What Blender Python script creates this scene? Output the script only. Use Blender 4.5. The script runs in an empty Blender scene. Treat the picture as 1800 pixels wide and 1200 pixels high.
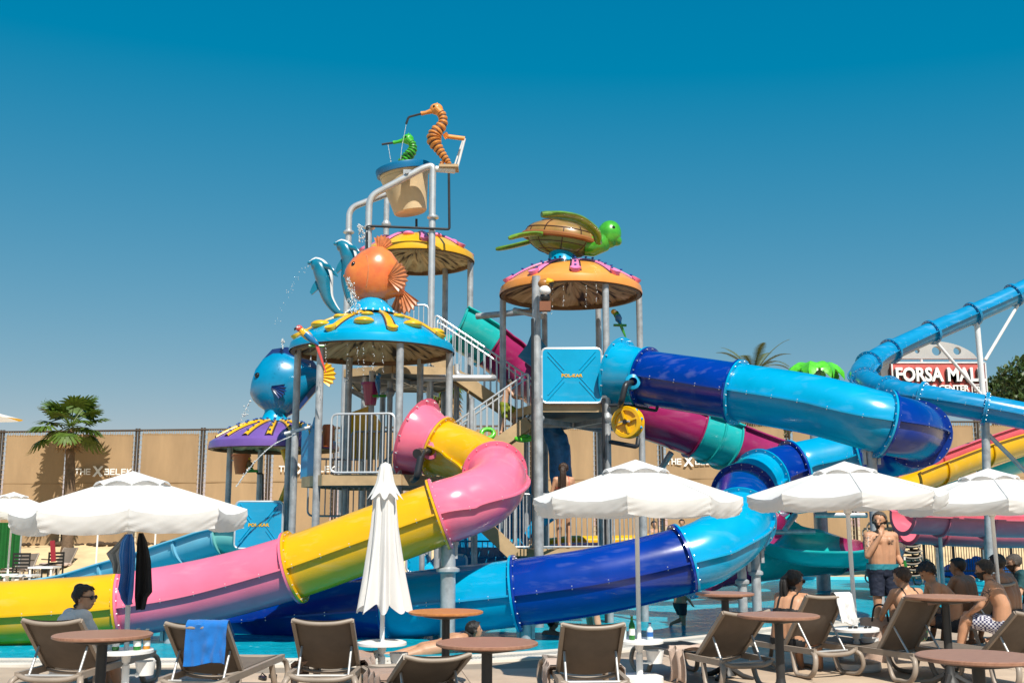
import bpy, bmesh, math, random
from mathutils import Vector, Matrix, Euler, noise
random.seed(7)
PI = math.pi
R = math.radians
scene = bpy.context.scene
C = scene.collection

# ------------------------------------------------------------------ camera
F = 1905.0                       # focal length in pixels of the 1800 px wide photograph
HORIZON = 924.0
CAM_H = 1.65
PITCH = math.atan((HORIZON - 600.0) / F)
cam_d = bpy.data.cameras.new('camera')
cam = bpy.data.objects.new('camera', cam_d); C.objects.link(cam)
cam.location = (0, 0, CAM_H)
cam.rotation_euler = (PI / 2 + PITCH, 0, 0)
cam_d.sensor_width = 36.0
cam_d.lens = 36.0 * F / 1800.0
cam_d.clip_start = 0.1
cam_d.clip_end = 5000
scene.camera = cam

# ------------------------------------------------------------------ light
SUN_DIR = Vector((-0.40, 1.14, -1.52)).normalized()        # the way the sunlight travels
sun_d = bpy.data.lights.new('sun', 'SUN')
sun_d.energy = 4.9; sun_d.angle = R(0.53); sun_d.color = (1.0, 0.935, 0.83)
sun = bpy.data.objects.new('sun', sun_d); C.objects.link(sun)
sun.rotation_euler = SUN_DIR.to_track_quat('-Z', 'Y').to_euler()
sun.location = (10, -20, 40)
world = bpy.data.worlds.new('World'); scene.world = world; world.use_nodes = True
wn = world.node_tree.nodes; wl = world.node_tree.links
sky = wn.new('ShaderNodeTexSky'); sky.sky_type = 'NISHITA'; sky.sun_disc = False
to_sun = -SUN_DIR
sky.sun_elevation = math.asin(to_sun.z)
sky.sun_rotation = math.atan2(to_sun.x, to_sun.y)
sky.air_density = 1.0; sky.dust_density = 0.0; sky.ozone_density = 3.0; sky.altitude = 0
# the photograph's film response to the sky: a curve per channel over the whole dome
SKY_K = 0.1
EXPO = 2 ** 0.42
def wmath(op, a, b=None, clamp=False):
    nd = wn.new('ShaderNodeMath'); nd.operation = op; nd.use_clamp = clamp
    for i, x in enumerate((a, b)):
        if x is None: continue
        if isinstance(x, (int, float)): nd.inputs[i].default_value = x
        else: wl.new(x, nd.inputs[i])
    return nd.outputs[0]
sp = wn.new('ShaderNodeSeparateColor'); wl.new(sky.outputs[0], sp.inputs[0])
r_ = wmath('MAXIMUM', wmath('MULTIPLY', wmath('SUBTRACT', wmath('MULTIPLY', sp.outputs[0], SKY_K), 0.124), 0.95 / EXPO / SKY_K), 0.0)
g_ = wmath('MULTIPLY', wmath('POWER', wmath('MULTIPLY', sp.outputs[1], SKY_K), 0.64), 0.612 / EXPO / SKY_K)
b_ = wmath('MULTIPLY', wmath('POWER', wmath('MULTIPLY', sp.outputs[2], SKY_K), 0.36), 0.606 / EXPO / SKY_K)
cb = wn.new('ShaderNodeCombineColor')
for i, x in enumerate((r_, g_, b_)): wl.new(x, cb.inputs[i])
wl.new(cb.outputs[0], wn['Background'].inputs['Color'])
wn['Background'].inputs['Strength'].default_value = SKY_K
scene.view_settings.view_transform = 'Standard'
scene.view_settings.look = 'None'
scene.view_settings.exposure = 0.42
scene.view_settings.gamma = 1.0
scene.view_settings.use_curve_mapping = False
scene.cycles.use_denoising = True
scene.cycles.max_bounces = 8
scene.cycles.transparent_max_bounces = 12
scene.cycles.caustics_reflective = False
scene.cycles.caustics_refractive = False

# ------------------------------------------------------------------ places
KD = 1.06
cP, sP = math.cos(PITCH), math.sin(PITCH)
def at(px, py, Y):
    """the point that lies Y units ahead on the ray of a pixel of the photograph"""
    u = (px - 900.0) / F; v = (600.0 - py) / F
    Y = Y * KD
    t = Y / (cP - v * sP)
    return Vector((u * t, Y, CAM_H + t * (sP + v * cP)))
def gp(px, py, z=0.0):
    u = (px - 900.0) / F; v = (600.0 - py) / F
    dz = sP + v * cP
    t = (z - CAM_H) / dz
    return Vector((u * t, t * (cP - v * sP), z))
def mpx(n, Y):                   # n pixels at depth Y in metres
    return n * Y * KD / F

# ------------------------------------------------------------------ materials
def lin(c):
    if isinstance(c, str):
        c = c.lstrip('#'); c = [int(c[i:i + 2], 16) / 255 for i in (0, 2, 4)]
        c = [x / 12.92 if x <= 0.04045 else ((x + 0.055) / 1.055) ** 2.4 for x in c]
    return (c[0], c[1], c[2], 1.0)
MATS = {}
def P(name, col, rough=0.5, metal=0.0, var=0.12, scale=2.0, bump=0.0, bscale=40.0, coat=0.0, col2=None, fade=None, spec=0.5, trans=0.0, sheen=0.0, stretch=None):
    m = bpy.data.materials.new(name); m.use_nodes = True
    n = m.node_tree.nodes; l = m.node_tree.links
    b = n['Principled BSDF']
    b.inputs['Roughness'].default_value = rough; b.inputs['Metallic'].default_value = metal
    b.inputs['Specular IOR Level'].default_value = spec
    b.inputs['Coat Weight'].default_value = coat; b.inputs['Coat Roughness'].default_value = 0.08
    if sheen: b.inputs['Sheen Weight'].default_value = sheen
    c = lin(col)
    tc = n.new('ShaderNodeTexCoord')
    src = tc.outputs['Object']
    if stretch:
        mp = n.new('ShaderNodeMapping'); mp.inputs['Scale'].default_value = stretch
        l.new(src, mp.inputs['Vector']); src = mp.outputs[0]
    nz = n.new('ShaderNodeTexNoise'); nz.inputs['Scale'].default_value = scale
    nz.inputs['Detail'].default_value = 6; nz.inputs['Roughness'].default_value = 0.62
    l.new(src, nz.inputs['Vector'])
    rp = n.new('ShaderNodeValToRGB')
    c2 = lin(col2) if col2 else tuple(max(0, x * (1 - var)) for x in c[:3]) + (1,)
    c1 = c if col2 else tuple(min(1, x * (1 + var * 0.6)) for x in c[:3]) + (1,)
    rp.color_ramp.elements[0].position = 0.32; rp.color_ramp.elements[0].color = c2
    rp.color_ramp.elements[1].position = 0.68; rp.color_ramp.elements[1].color = c1
    l.new(nz.outputs['Fac'], rp.inputs['Fac'])
    out = rp.outputs['Color']
    if fade:                      # sun-bleached, scuffed streaks
        n2 = n.new('ShaderNodeTexNoise'); n2.inputs['Scale'].default_value = scale * 6; n2.inputs['Detail'].default_value = 8
        mp2 = n.new('ShaderNodeMapping'); mp2.inputs['Scale'].default_value = (0.25, 1, 1)
        l.new(tc.outputs['Object'], mp2.inputs['Vector']); l.new(mp2.outputs[0], n2.inputs['Vector'])
        r2 = n.new('ShaderNodeValToRGB'); r2.color_ramp.elements[0].position = 0.55; r2.color_ramp.elements[1].position = 0.8
        r2.color_ramp.elements[1].color = (fade, fade, fade, 1)
        l.new(n2.outputs['Fac'], r2.inputs['Fac'])
        mx = n.new('ShaderNodeMixRGB'); mx.inputs['Color2'].default_value = tuple(min(1, x * 0.6 + 0.35) for x in c[:3]) + (1,)
        l.new(out, mx.inputs['Color1']); l.new(r2.outputs[0], mx.inputs['Fac']); out = mx.outputs[0]
        rr = n.new('ShaderNodeMath'); rr.operation = 'MULTIPLY_ADD'; rr.inputs[1].default_value = 0.14; rr.inputs[2].default_value = rough
        l.new(nz.outputs['Fac'], rr.inputs[0]); l.new(rr.outputs[0], b.inputs['Roughness'])
    l.new(out, b.inputs['Base Color'])
    if bump:
        nb = n.new('ShaderNodeTexNoise'); nb.inputs['Scale'].default_value = bscale; nb.inputs['Detail'].default_value = 4
        l.new(src, nb.inputs['Vector'])
        bp = n.new('ShaderNodeBump'); bp.inputs['Strength'].default_value = bump; bp.inputs['Distance'].default_value = 0.02
        l.new(nb.outputs['Fac'], bp.inputs['Height']); l.new(bp.outputs[0], b.inputs['Normal'])
    if trans:                     # light passing through cloth
        tr = n.new('ShaderNodeBsdfTranslucent'); l.new(out, tr.inputs['Color'])
        ms = n.new('ShaderNodeMixShader'); ms.inputs[0].default_value = trans
        l.new(b.outputs[0], ms.inputs[1]); l.new(tr.outputs[0], ms.inputs[2])
        l.new(ms.outputs[0], n['Material Output'].inputs['Surface'])
    MATS[name] = m
    return m

# ------------------------------------------------------------------ mesh building
def frames(pts, up=Vector((0, 0, 1)), closed=False):
    fr = []
    n = len(pts)
    prev = None
    for i in range(n):
        a = pts[max(i - 1, 0)]; b = pts[min(i + 1, n - 1)]
        if closed: a = pts[(i - 1) % n]; b = pts[(i + 1) % n]
        t = (b - a)
        t = t.normalized() if t.length > 1e-9 else Vector((0, 0, 1))
        if prev is None:
            u = up if abs(t.dot(up)) < 0.97 else Vector((0, 1, 0)) if abs(t.y) < 0.9 else Vector((1, 0, 0))
            s = t.cross(u).normalized()
        else:
            s = prev - t * prev.dot(t)
            s = s.normalized() if s.length > 1e-6 else t.cross(up).normalized()
        prev = s
        fr.append((t, s, s.cross(t)))
    return fr
def upframes(pts):
    fr = []; n = len(pts)
    for i in range(n):
        t = (pts[min(i + 1, n - 1)] - pts[max(i - 1, 0)]).normalized()
        s = t.cross(Vector((0, 0, 1)))
        s = s.normalized() if s.length > 1e-3 else Vector((1, 0, 0))
        fr.append((t, s, s.cross(t)))
    return fr
class MB:
    def __init__(self):
        self.v = []; self.f = []
    def add(self, vs, fs):
        o = len(self.v); self.v.extend([Vector(x) for x in vs]); self.f.extend([tuple(i + o for i in q) for q in fs]); return self
    def box(self, c, s, rot=None):
        c = Vector(c); hx, hy, hz = s[0] / 2, s[1] / 2, s[2] / 2
        vs = [Vector((x, y, z)) for z in (-hz, hz) for y in (-hy, hy) for x in (-hx, hx)]
        if rot is not None:
            if isinstance(rot, (int, float)): rot = Euler((0, 0, rot))
            M = rot.to_matrix() if isinstance(rot, Euler) else rot
            vs = [M @ v for v in vs]
        return self.add([v + c for v in vs], [(0, 2, 3, 1), (4, 5, 7, 6), (0, 1, 5, 4), (2, 6, 7, 3), (0, 4, 6, 2), (1, 3, 7, 5)])
    def beam(self, a, b, w, h, up=Vector((0, 0, 1))):
        a = Vector(a); b = Vector(b); t = (b - a).normalized()
        s = t.cross(up); s = s.normalized() if s.length > 1e-4 else Vector((1, 0, 0)); u = s.cross(t)
        vs = []
        for p in (a, b):
            for q in ((-1, -1), (1, -1), (1, 1), (-1, 1)): vs.append(p + s * q[0] * w / 2 + u * q[1] * h / 2)
        return self.add(vs, [(0, 1, 2, 3), (7, 6, 5, 4), (0, 4, 5, 1), (1, 5, 6, 2), (2, 6, 7, 3), (3, 7, 4, 0)])
    def tube(self, pts, r, n=8, caps=True, closed=False, sx=1.0, up=Vector((0, 0, 1))):
        pts = [Vector(p) for p in pts]; fr = frames(pts, up, closed); k = len(pts); vs = []; fs = []
        for i, p in enumerate(pts):
            ri = r[i] if isinstance(r, (list, tuple)) else r
            t, s, u = fr[i]
            for j in range(n):
                a = 2 * PI * j / n; vs.append(p + s * math.cos(a) * ri * sx + u * math.sin(a) * ri)
        m = k if closed else k - 1
        for i in range(m):
            i2 = (i + 1) % k
            for j in range(n):
                j2 = (j + 1) % n; fs.append((i * n + j, i * n + j2, i2 * n + j2, i2 * n + j))
        if caps and not closed:
            fs.append(tuple(range(n))[::-1]); fs.append(tuple((k - 1) * n + j for j in range(n)))
        return self.add(vs, fs)
    def lathe(self, prof, n=24, c=(0, 0, 0), M=None, arc=2 * PI, a0=0.0):
        c = Vector(c); vs = []; fs = []; k = len(prof); full = abs(arc - 2 * PI) < 1e-6
        m = n if full else n + 1
        for j in range(m):
            a = a0 + arc * j / n
            for (r, z) in prof:
                v = Vector((r * math.cos(a), r * math.sin(a), z))
                if M is not None: v = M @ v
                vs.append(v + c)
        for j in range(n):
            j2 = (j + 1) % m
            for i in range(k - 1):
                fs.append((j * k + i, j2 * k + i, j2 * k + i + 1, j * k + i + 1))
        return self.add(vs, fs)
    def grid(self, fn, nu, nv, wrap=False):
        vs = [fn(i / nu, j / nv) for j in range(nv + 1) for i in range(nu if wrap else nu + 1)]
        w = nu if wrap else nu + 1; fs = []
        for j in range(nv):
            for i in range(nu):
                i2 = (i + 1) % w if wrap else i + 1
                fs.append((j * w + i, j * w + i2, (j + 1) * w + i2, (j + 1) * w + i))
        return self.add(vs, fs)
    def ell(self, c, r, M=None, nu=16, nv=10):
        c = Vector(c)
        if isinstance(r, (int, float)): r = (r, r, r)
        vs = [Vector((0, 0, -r[2]))]; fs = []
        for j in range(1, nv):
            b = -PI / 2 + PI * j / nv
            for i in range(nu):
                a = 2 * PI * i / nu
                vs.append(Vector((r[0] * math.cos(a) * math.cos(b), r[1] * math.sin(a) * math.cos(b), r[2] * math.sin(b))))
        vs.append(Vector((0, 0, r[2]))); last = len(vs) - 1
        for i in range(nu):
            i2 = (i + 1) % nu
            fs.append((0, 1 + i2, 1 + i)); fs.append((last, last - nu + i, last - nu + i2))
            for j in range(nv - 2):
                a = 1 + j * nu; fs.append((a + i, a + i2, a + nu + i2, a + nu + i))
        if M is not None: vs = [M @ v for v in vs]
        return self.add([v + c for v in vs], fs)
    def plate(self, outline, thick, M=None, c=(0, 0, 0)):
        """flat outline in x,y given a thickness in z"""
        c = Vector(c); n = len(outline)
        vs = [Vector((p[0], p[1], -thick / 2)) for p in outline] + [Vector((p[0], p[1], thick / 2)) for p in outline]
        if M is not None: vs = [M @ v for v in vs]
        fs = [tuple(range(n))[::-1], tuple(range(n, 2 * n))] + [(i, (i + 1) % n, n + (i + 1) % n, n + i) for i in range(n)]
        return self.add([v + c for v in vs], fs)
    def xform(self, M):
        self.v = [M @ v for v in self.v]; return self
    def mesh(self, name, mat=None, smooth=40):
        me = bpy.data.meshes.new(name)
        me.from_pydata([tuple(v) for v in self.v], [], self.f)
        if mat is not None: me.materials.append(mat)
        me.validate(); me.update()
        if smooth:
            me.shade_smooth(); me.set_sharp_from_angle(angle=R(smooth))
        return me
    def fixn(self):
        return self
    def build(self, name, mat, parent=None, smooth=40, world=False, kind=None, norm=True):
        if world and parent is not None:
            o = org(parent); self.v = [v - o for v in self.v]
        me = self.mesh(name, mat, 0)
        if norm:
            bm = bmesh.new(); bm.from_mesh(me); bmesh.ops.recalc_face_normals(bm, faces=bm.faces); bm.to_mesh(me); bm.free()
        if smooth:
            me.shade_smooth(); me.set_sharp_from_angle(angle=R(smooth))
        return link(name, me, parent, kind)
def link(name, me, parent=None, kind=None):
    o = bpy.data.objects.new(name, me); C.objects.link(o)
    if parent is not None: o.parent = parent
    if kind: o['kind'] = kind
    return o
def org(o):
    p = Vector((0, 0, 0))
    while o is not None: p = p + o.location; o = o.parent
    return p
def tag(o, label=None, cat=None, group=None, kind=None):
    if label: o['label'] = label
    if cat: o['category'] = cat
    if group: o['group'] = group
    if kind: o['kind'] = kind
    return o
def thing(name, label, cat, loc=(0, 0, 0), rz=0.0, group=None):
    o = bpy.data.objects.new(name, None); C.objects.link(o); o.empty_display_size = 0.1
    o.location = loc; o.rotation_euler = (0, 0, rz)
    return tag(o, label, cat, group)
def copy_tree(o, parent=None):
    c = o.copy(); C.objects.link(c); c.parent = parent
    for ch in list(o.children): copy_tree(ch, c)
    return c
def cat_rom(p, n=8):
    out = []
    q = [p[0] * 2 - p[1]] + list(p) + [p[-1] * 2 - p[-2]]
    for i in range(1, len(q) - 2):
        a, b, c, d = q[i - 1], q[i], q[i + 1], q[i + 2]
        for k in range(n):
            t = k / n
            out.append(0.5 * ((2 * b) + (c - a) * t + (2 * a - 5 * b + 4 * c - d) * t * t + (3 * b - a - 3 * c + d) * t ** 3))
    out.append(q[-2].copy() if hasattr(q[-2], 'copy') else q[-2])
    return out
def bent(pts, rad=0.1, n=5):
    """a pipe run with rounded corners"""
    pts = [Vector(p) for p in pts]; out = [pts[0]]
    for i in range(1, len(pts) - 1):
        a, b, c = pts[i - 1], pts[i], pts[i + 1]
        d1 = (a - b); d2 = (c - b); r = min(rad, d1.length * 0.45, d2.length * 0.45)
        p1 = b + d1.normalized() * r; p2 = b + d2.normalized() * r
        for k in range(n + 1):
            t = k / n; out.append((1 - t) ** 2 * p1 + 2 * t * (1 - t) * b + t * t * p2)
    out.append(pts[-1]); return out
def Rz(a): return Matrix.Rotation(a, 3, 'Z')
def Rx(a): return Matrix.Rotation(a, 3, 'X')
def Ry(a): return Matrix.Rotation(a, 3, 'Y')

# palette
GALV = P('galvanised_steel', (0.42, 0.44, 0.46), 0.42, 0.35, 0.35, 5.0, 0.08, 30)
WHITE_METAL = P('white_painted_metal', (0.72, 0.73, 0.74), 0.35, 0.1, 0.1, 4)
RAILM = P('light_rail_steel', (0.66, 0.68, 0.70), 0.35, 0.5, 0.12, 6)
DARKPIPE = P('dark_pipe', (0.03, 0.032, 0.037), 0.4, 0.2, 0.3, 4)
BEIGE = P('beige_deck_paint', '#b79c76', 0.6, 0, 0.2, 3, 0.1)
CYAN = P('cyan_fibreglass', (0.0, 0.315, 0.56), 0.15, 0, 0.14, 1.2, 0.02, 8, 0.12, fade=0.12)
CYAN2 = P('sea_blue_fibreglass', (0.005, 0.235, 0.47), 0.15, 0, 0.15, 1.2, 0, 8, 0.12, fade=0.3)
NAVY = P('royal_blue_fibreglass', (0.0, 0.030, 0.27), 0.15, 0, 0.18, 1.2, 0.02, 8, 0.12, fade=0.17)
YEL = P('yellow_fibreglass', (0.71, 0.385, 0.001), 0.15, 0, 0.08, 1.2, 0.02, 8, 0.12, fade=0.2)
PINK = P('pink_fibreglass', (0.80, 0.165, 0.27), 0.15, 0, 0.1, 1.2, 0.02, 8, 0.12, fade=0.18)
TEAL = P('teal_fibreglass', (0.015, 0.42, 0.41), 0.15, 0, 0.15, 1.2, 0, 8, 0.12, fade=0.25)
AQUA = P('pale_aqua_fibreglass', (0.18, 0.50, 0.48), 0.3, 0, 0.15, 1.2, 0, 8, 0.2)
MAG = P('magenta_fibreglass', (0.33, 0.018, 0.11), 0.15, 0, 0.18, 1.2, 0, 8, 0.12, fade=0.2)
ROSE = P('rose_fibreglass', (0.66, 0.12, 0.17), 0.3, 0, 0.15, 1.2, 0, 8, 0.12, fade=0.2)
PURPLE = P('purple_paint', (0.17, 0.085, 0.35), 0.3, 0, 0.15, 2, 0, 8, 0.3)
ORANGE = P('orange_paint', (0.80, 0.30, 0.055), 0.35, 0, 0.12, 2, 0, 8, 0.25)
GOLD = P('golden_yellow_paint', (0.78, 0.42, 0.01), 0.3, 0, 0.12, 3, 0, 8, 0.3)
PINKP = P('pink_paint', (0.76, 0.20, 0.42), 0.35, 0, 0.15, 3, 0, 8, 0.2)
LIME = P('lime_plastic', (0.09, 0.52, 0.02), 0.35, 0, 0.25, 5, 0, 8, 0.3)
GREENP = P('leaf_green_paint', (0.04, 0.27, 0.02), 0.3, 0, 0.35, 6, 0, 8, 0.35)
BLACK = P('black_paint', (0.012, 0.012, 0.013), 0.4, 0, 0.2, 5)
WHITE = P('white_paint', (0.8, 0.8, 0.79), 0.35, 0, 0.05, 4)
# ================================================================== SETTING
# ground ----------------------------------------------------------
SAND = P('pale_sand', '#c9ae86', 0.9, 0, 0.22, 0.35, 0.3, 6)
POOLTILE = P('pool_floor_tile', (0.16, 0.70, 0.80), 0.5, 0, 0.2, 0.8)
PAVE = P('pale_paving', '#b5a89b', 0.75, 0, 0.15, 0.7, 0.1, 20)

# pool outline (near edge follows the photograph's curve)
near = [(-16, 13.9), (-9, 13.9), (-5, 13.9), (-1.6, 13.95), (0.1, 14.6), (1.6, 15.7), (3.0, 16.9), (4.6, 18.5), (6.3, 19.9), (9.0, 20.9), (12.5, 21.6), (15.5, 23.2)]
near = [Vector((x, y, 0)) for x, y in near]
near_s = cat_rom(near, 6)
far = [Vector(p) for p in ((17.0, 27.0, 0), (16.5, 34.0, 0), (12.0, 36.5, 0), (5.0, 36.0, 0), (0.0, 31.0, 0), (-3.0, 26.0, 0), (-8.0, 24.0, 0), (-16, 23.0, 0))]
far_s = cat_rom(far, 5)
pool = near_s + far_s
def poly_obj(name, pts, z, mat, kind='structure', flip=False):
    bm = bmesh.new()
    vs = [bm.verts.new((p.x, p.y, z)) for p in pts]
    f = bm.faces.new(vs)
    bmesh.ops.triangulate(bm, faces=[f])
    bmesh.ops.recalc_face_normals(bm, faces=bm.faces)
    me = bpy.data.meshes.new(name); bm.to_mesh(me); bm.free(); me.materials.append(mat)
    if len(me.polygons) and me.polygons[0].normal.z < 0: me.flip_normals()
    return link(name, me, None, kind)
# ground sheet with the pool cut out: ring of quads from the pool outline to the horizon
def ring_ground():
    m = MB(); n = len(pool); cx, cy = 1.0, 24.0
    levels = [1.0]
    for p in pool: m.v.append(Vector((p.x, p.y, 0)))
    k = 1
    for rad in (60.0, 3000.0):
        for p in pool:
            d = Vector((p.x - cx, p.y - cy, 0)).normalized()
            m.v.append(Vector((cx + d.x * rad, cy + d.y * rad, 0)))
    for lv in range(2):
        for i in range(n):
            j = (i + 1) % n
            m.f.append((lv * n + i, lv * n + j, (lv + 1) * n + j, (lv + 1) * n + i))
    return m
g = ring_ground().build('ground', SAND, None, 0, kind='structure')
for p in g.data.polygons:
    if p.normal.z < 0: p.flip()
g['label'] = 'pale sandy ground around the pool'

WATER_Z = -0.10
floor = poly_obj('pool_floor', pool, -0.75, POOLTILE)
m = MB(); n = len(pool)
for p in pool: m.v.append(Vector((p.x, p.y, 0)))
for p in pool: m.v.append(Vector((p.x, p.y, -0.75)))
for i in range(n): m.f.append((i, (i + 1) % n, n + (i + 1) % n, n + i))
pw = m.build('pool_wall', POOLTILE, None, 0, kind='structure')

def water_mat():
    m = bpy.data.materials.new('pool_water'); m.use_nodes = True
    n = m.node_tree.nodes; l = m.node_tree.links
    for x in list(n):
        if x.type != 'OUTPUT_MATERIAL': n.remove(x)
    out = [x for x in n if x.type == 'OUTPUT_MATERIAL'][0]
    tc = n.new('ShaderNodeTexCoord')
    mp = n.new('ShaderNodeMapping'); mp.inputs['Scale'].default_value = (1, 0.8, 1); l.new(tc.outputs['Object'], mp.inputs['Vector'])
    a = n.new('ShaderNodeTexNoise'); a.inputs['Scale'].default_value = 3.2; a.inputs['Detail'].default_value = 5; a.inputs['Roughness'].default_value = 0.6
    a.inputs['Distortion'].default_value = 0.9
    l.new(mp.outputs[0], a.inputs['Vector'])
    bp = n.new('ShaderNodeBump'); bp.inputs['Strength'].default_value = 0.55; bp.inputs['Distance'].default_value = 0.12
    l.new(a.outputs['Fac'], bp.inputs['Height'])
    fr = n.new('ShaderNodeFresnel'); fr.inputs['IOR'].default_value = 1.33; l.new(bp.outputs[0], fr.inputs['Normal'])
    gl = n.new('ShaderNodeBsdfGlossy'); gl.inputs['Roughness'].default_value = 0.06; l.new(bp.outputs[0], gl.inputs['Normal'])
    tr = n.new('ShaderNodeBsdfTransparent'); tr.inputs['Color'].default_value = (0.42, 0.86, 0.93, 1)
    df = n.new('ShaderNodeBsdfDiffuse'); df.inputs['Color'].default_value = (0.004, 0.36, 0.50, 1); l.new(bp.outputs[0], df.inputs['Normal'])
    body = n.new('ShaderNodeMixShader')
    # churned, aerated patches scatter more light
    b = n.new('ShaderNodeTexNoise'); b.inputs['Scale'].default_value = 0.9; b.inputs['Detail'].default_value = 7; b.inputs['Roughness'].default_value = 0.7
    l.new(tc.outputs['Object'], b.inputs['Vector'])
    rp = n.new('ShaderNodeMapRange'); rp.inputs[1].default_value = 0.42; rp.inputs[2].default_value = 0.7; rp.inputs[3].default_value = 0.62; rp.inputs[4].default_value = 0.93
    l.new(b.outputs['Fac'], rp.inputs[0]); l.new(rp.outputs[0], body.inputs[0])
    l.new(tr.outputs[0], body.inputs[1]); l.new(df.outputs[0], body.inputs[2])
    fq = n.new('ShaderNodeMath'); fq.operation = 'MULTIPLY'; fq.inputs[1].default_value = 0.38; l.new(fr.outputs[0], fq.inputs[0])
    ms = n.new('ShaderNodeMixShader'); l.new(fq.outputs[0], ms.inputs[0]); l.new(body.outputs[0], ms.inputs[1]); l.new(gl.outputs[0], ms.inputs[2])
    # small patches of foam
    ft = n.new('ShaderNodeTexNoise'); ft.inputs['Scale'].default_value = 7; ft.inputs['Detail'].default_value = 8; ft.inputs['Roughness'].default_value = 0.75
    l.new(mp.outputs[0], ft.inputs['Vector'])
    mul = n.new('ShaderNodeMath'); mul.operation = 'MULTIPLY'; l.new(ft.outputs['Fac'], mul.inputs[0]); l.new(b.outputs['Fac'], mul.inputs[1])
    fr2 = n.new('ShaderNodeMapRange'); fr2.inputs[1].default_value = 0.345; fr2.inputs[2].default_value = 0.47; fr2.inputs[4].default_value = 0.75
    l.new(mul.outputs[0], fr2.inputs[0])
    fm = n.new('ShaderNodeBsdfDiffuse'); fm.inputs['Color'].default_value = (0.55, 0.75, 0.78, 1)
    m2 = n.new('ShaderNodeMixShader'); l.new(fr2.outputs[0], m2.inputs[0]); l.new(ms.outputs[0], m2.inputs[1]); l.new(fm.outputs[0], m2.inputs[2])
    l.new(m2.outputs[0], out.inputs['Surface'])
    return m
water = poly_obj('pool_water', pool, WATER_Z, water_mat())
water['kind'] = 'structure'

# pool edge: pale coping, slotted overflow grate, second pale strip
COPING = P('pale_coping_stone', '#d8cfc2', 0.6, 0, 0.14, 2.5, 0.06)
GRATE = P('white_plastic_grate', '#c9c4ba', 0.5, 0, 0.1, 8)
edge = near_s[3:60]
def strip(pts, d0, d1, z, h, name, mat, parent=None):
    m = MB(); n = len(pts); fr = upframes(pts); q = []
    for i, p in enumerate(pts):
        s = fr[i][1]                      # points away from the water towards the camera
        for d, zz in ((d0, z), (d1, z), (d1, z + h), (d0, z + h)): m.v.append(Vector((p.x, p.y, 0)) + s * d + Vector((0, 0, zz)))
    for i in range(n - 1):
        for k in range(4): m.f.append((i * 4 + k, i * 4 + (k + 1) % 4, (i + 1) * 4 + (k + 1) % 4, (i + 1) * 4 + k))
    return m.build(name, mat, parent, 30, kind=None if parent else 'structure')
coping = strip(edge, -0.02, 0.16, 0.004, 0.035, 'pool_coping', COPING)
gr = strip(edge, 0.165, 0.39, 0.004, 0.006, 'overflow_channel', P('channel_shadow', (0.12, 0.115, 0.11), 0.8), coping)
outer = strip(edge, 0.395, 0.62, 0.004, 0.03, 'coping_strip', COPING, coping)
gm = MB(); fr = upframes(edge); run = 0.0
for i in range(len(edge) - 1):
    a, b = edge[i], edge[i + 1]
    if abs(a.x) > 9: continue
    L = (b - a).length; k = max(1, int(L / 0.042)); s = fr[i][1]
    for j in range(k):
        p = a.lerp(b, (j + 0.5) / k); t = (b - a).normalized()
        gm.beam(p + s * 0.17 + Vector((0, 0, 0.024)), p + s * 0.385 + Vector((0, 0, 0.024)), 0.026, 0.022)
gb = gm.build('grate_bars', GRATE, coping, 0); gb['kind'] = 'stuff'

# deck tiles: large porcelain slabs with recessed joints, each a piece
def tile_mat():
    m = P('grey_brown_porcelain', '#b9a48e', 0.55, 0, 0.16, 1.6, 0.05, 60)
    n = m.node_tree.nodes; l = m.node_tree.links
    oi = n.new('ShaderNodeObjectInfo'); b = n['Principled BSDF']
    src = b.inputs['Base Color'].links[0].from_socket
    hv = n.new('ShaderNodeHueSaturation'); mr = n.new('ShaderNodeMapRange'); mr.inputs[3].default_value = 0.9; mr.inputs[4].default_value = 1.1
    l.new(oi.outputs['Random'], mr.inputs[0]); l.new(mr.outputs[0], hv.inputs['Value']); l.new(src, hv.inputs['Color']); l.new(hv.outputs[0], b.inputs['Base Color'])
    return m
TILE = tile_mat()
deck = MB(); ys = near_s
for p in ys: deck.v.append(Vector((p.x, p.y - 0.62, 0.004)))
for p in ys: deck.v.append(Vector((p.x, 5.0, 0.004)))
nn = len(ys)
for i in range(nn - 1): deck.f.append((i, i + 1, nn + i + 1, nn + i))
deck_o = deck.build('pool_deck', P('deck_joint_grey', '#8d8072', 0.8), None, 0, kind='structure')
tm = MB().box((0, 0, 0), (0.892, 0.892, 0.016)).mesh('tile', TILE, 0)
fr_near = upframes(near_s)
def edge_y(x):
    for i in range(len(near_s) - 1):
        if near_s[i].x <= x <= near_s[i + 1].x:
            t = (x - near_s[i].x) / (near_s[i + 1].x - near_s[i].x); return near_s[i].y + t * (near_s[i + 1].y - near_s[i].y)
    return 13.9
rot = R(8)
for i in range(-14, 24):
    for j in range(0, 24):
        x0, y0 = i * 0.9, 9.0 + j * 0.9
        x = x0 * math.cos(rot) - (y0 - 12) * math.sin(rot); y = 12 + x0 * math.sin(rot) + (y0 - 12) * math.cos(rot)
        if abs(x) > 0.5 * y + 0.6 or y < 9.8: continue
        lim = min(edge_y(x - 0.45) - 0.62, edge_y(x + 0.45) - 0.62)
        slope = (edge_y(x + 0.4) - edge_y(x - 0.4)) / 0.8
        if y + 0.5 > min(lim, edge_y(x) - 0.62 * math.sqrt(1 + slope * slope) - 0.5 * abs(slope) * 0.6) + 0.05: continue
        o = link('tile', tm, deck_o); o.location = (x, y, 0.010 + random.uniform(0, 0.002)); o.rotation_euler = (0, 0, rot)

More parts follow.
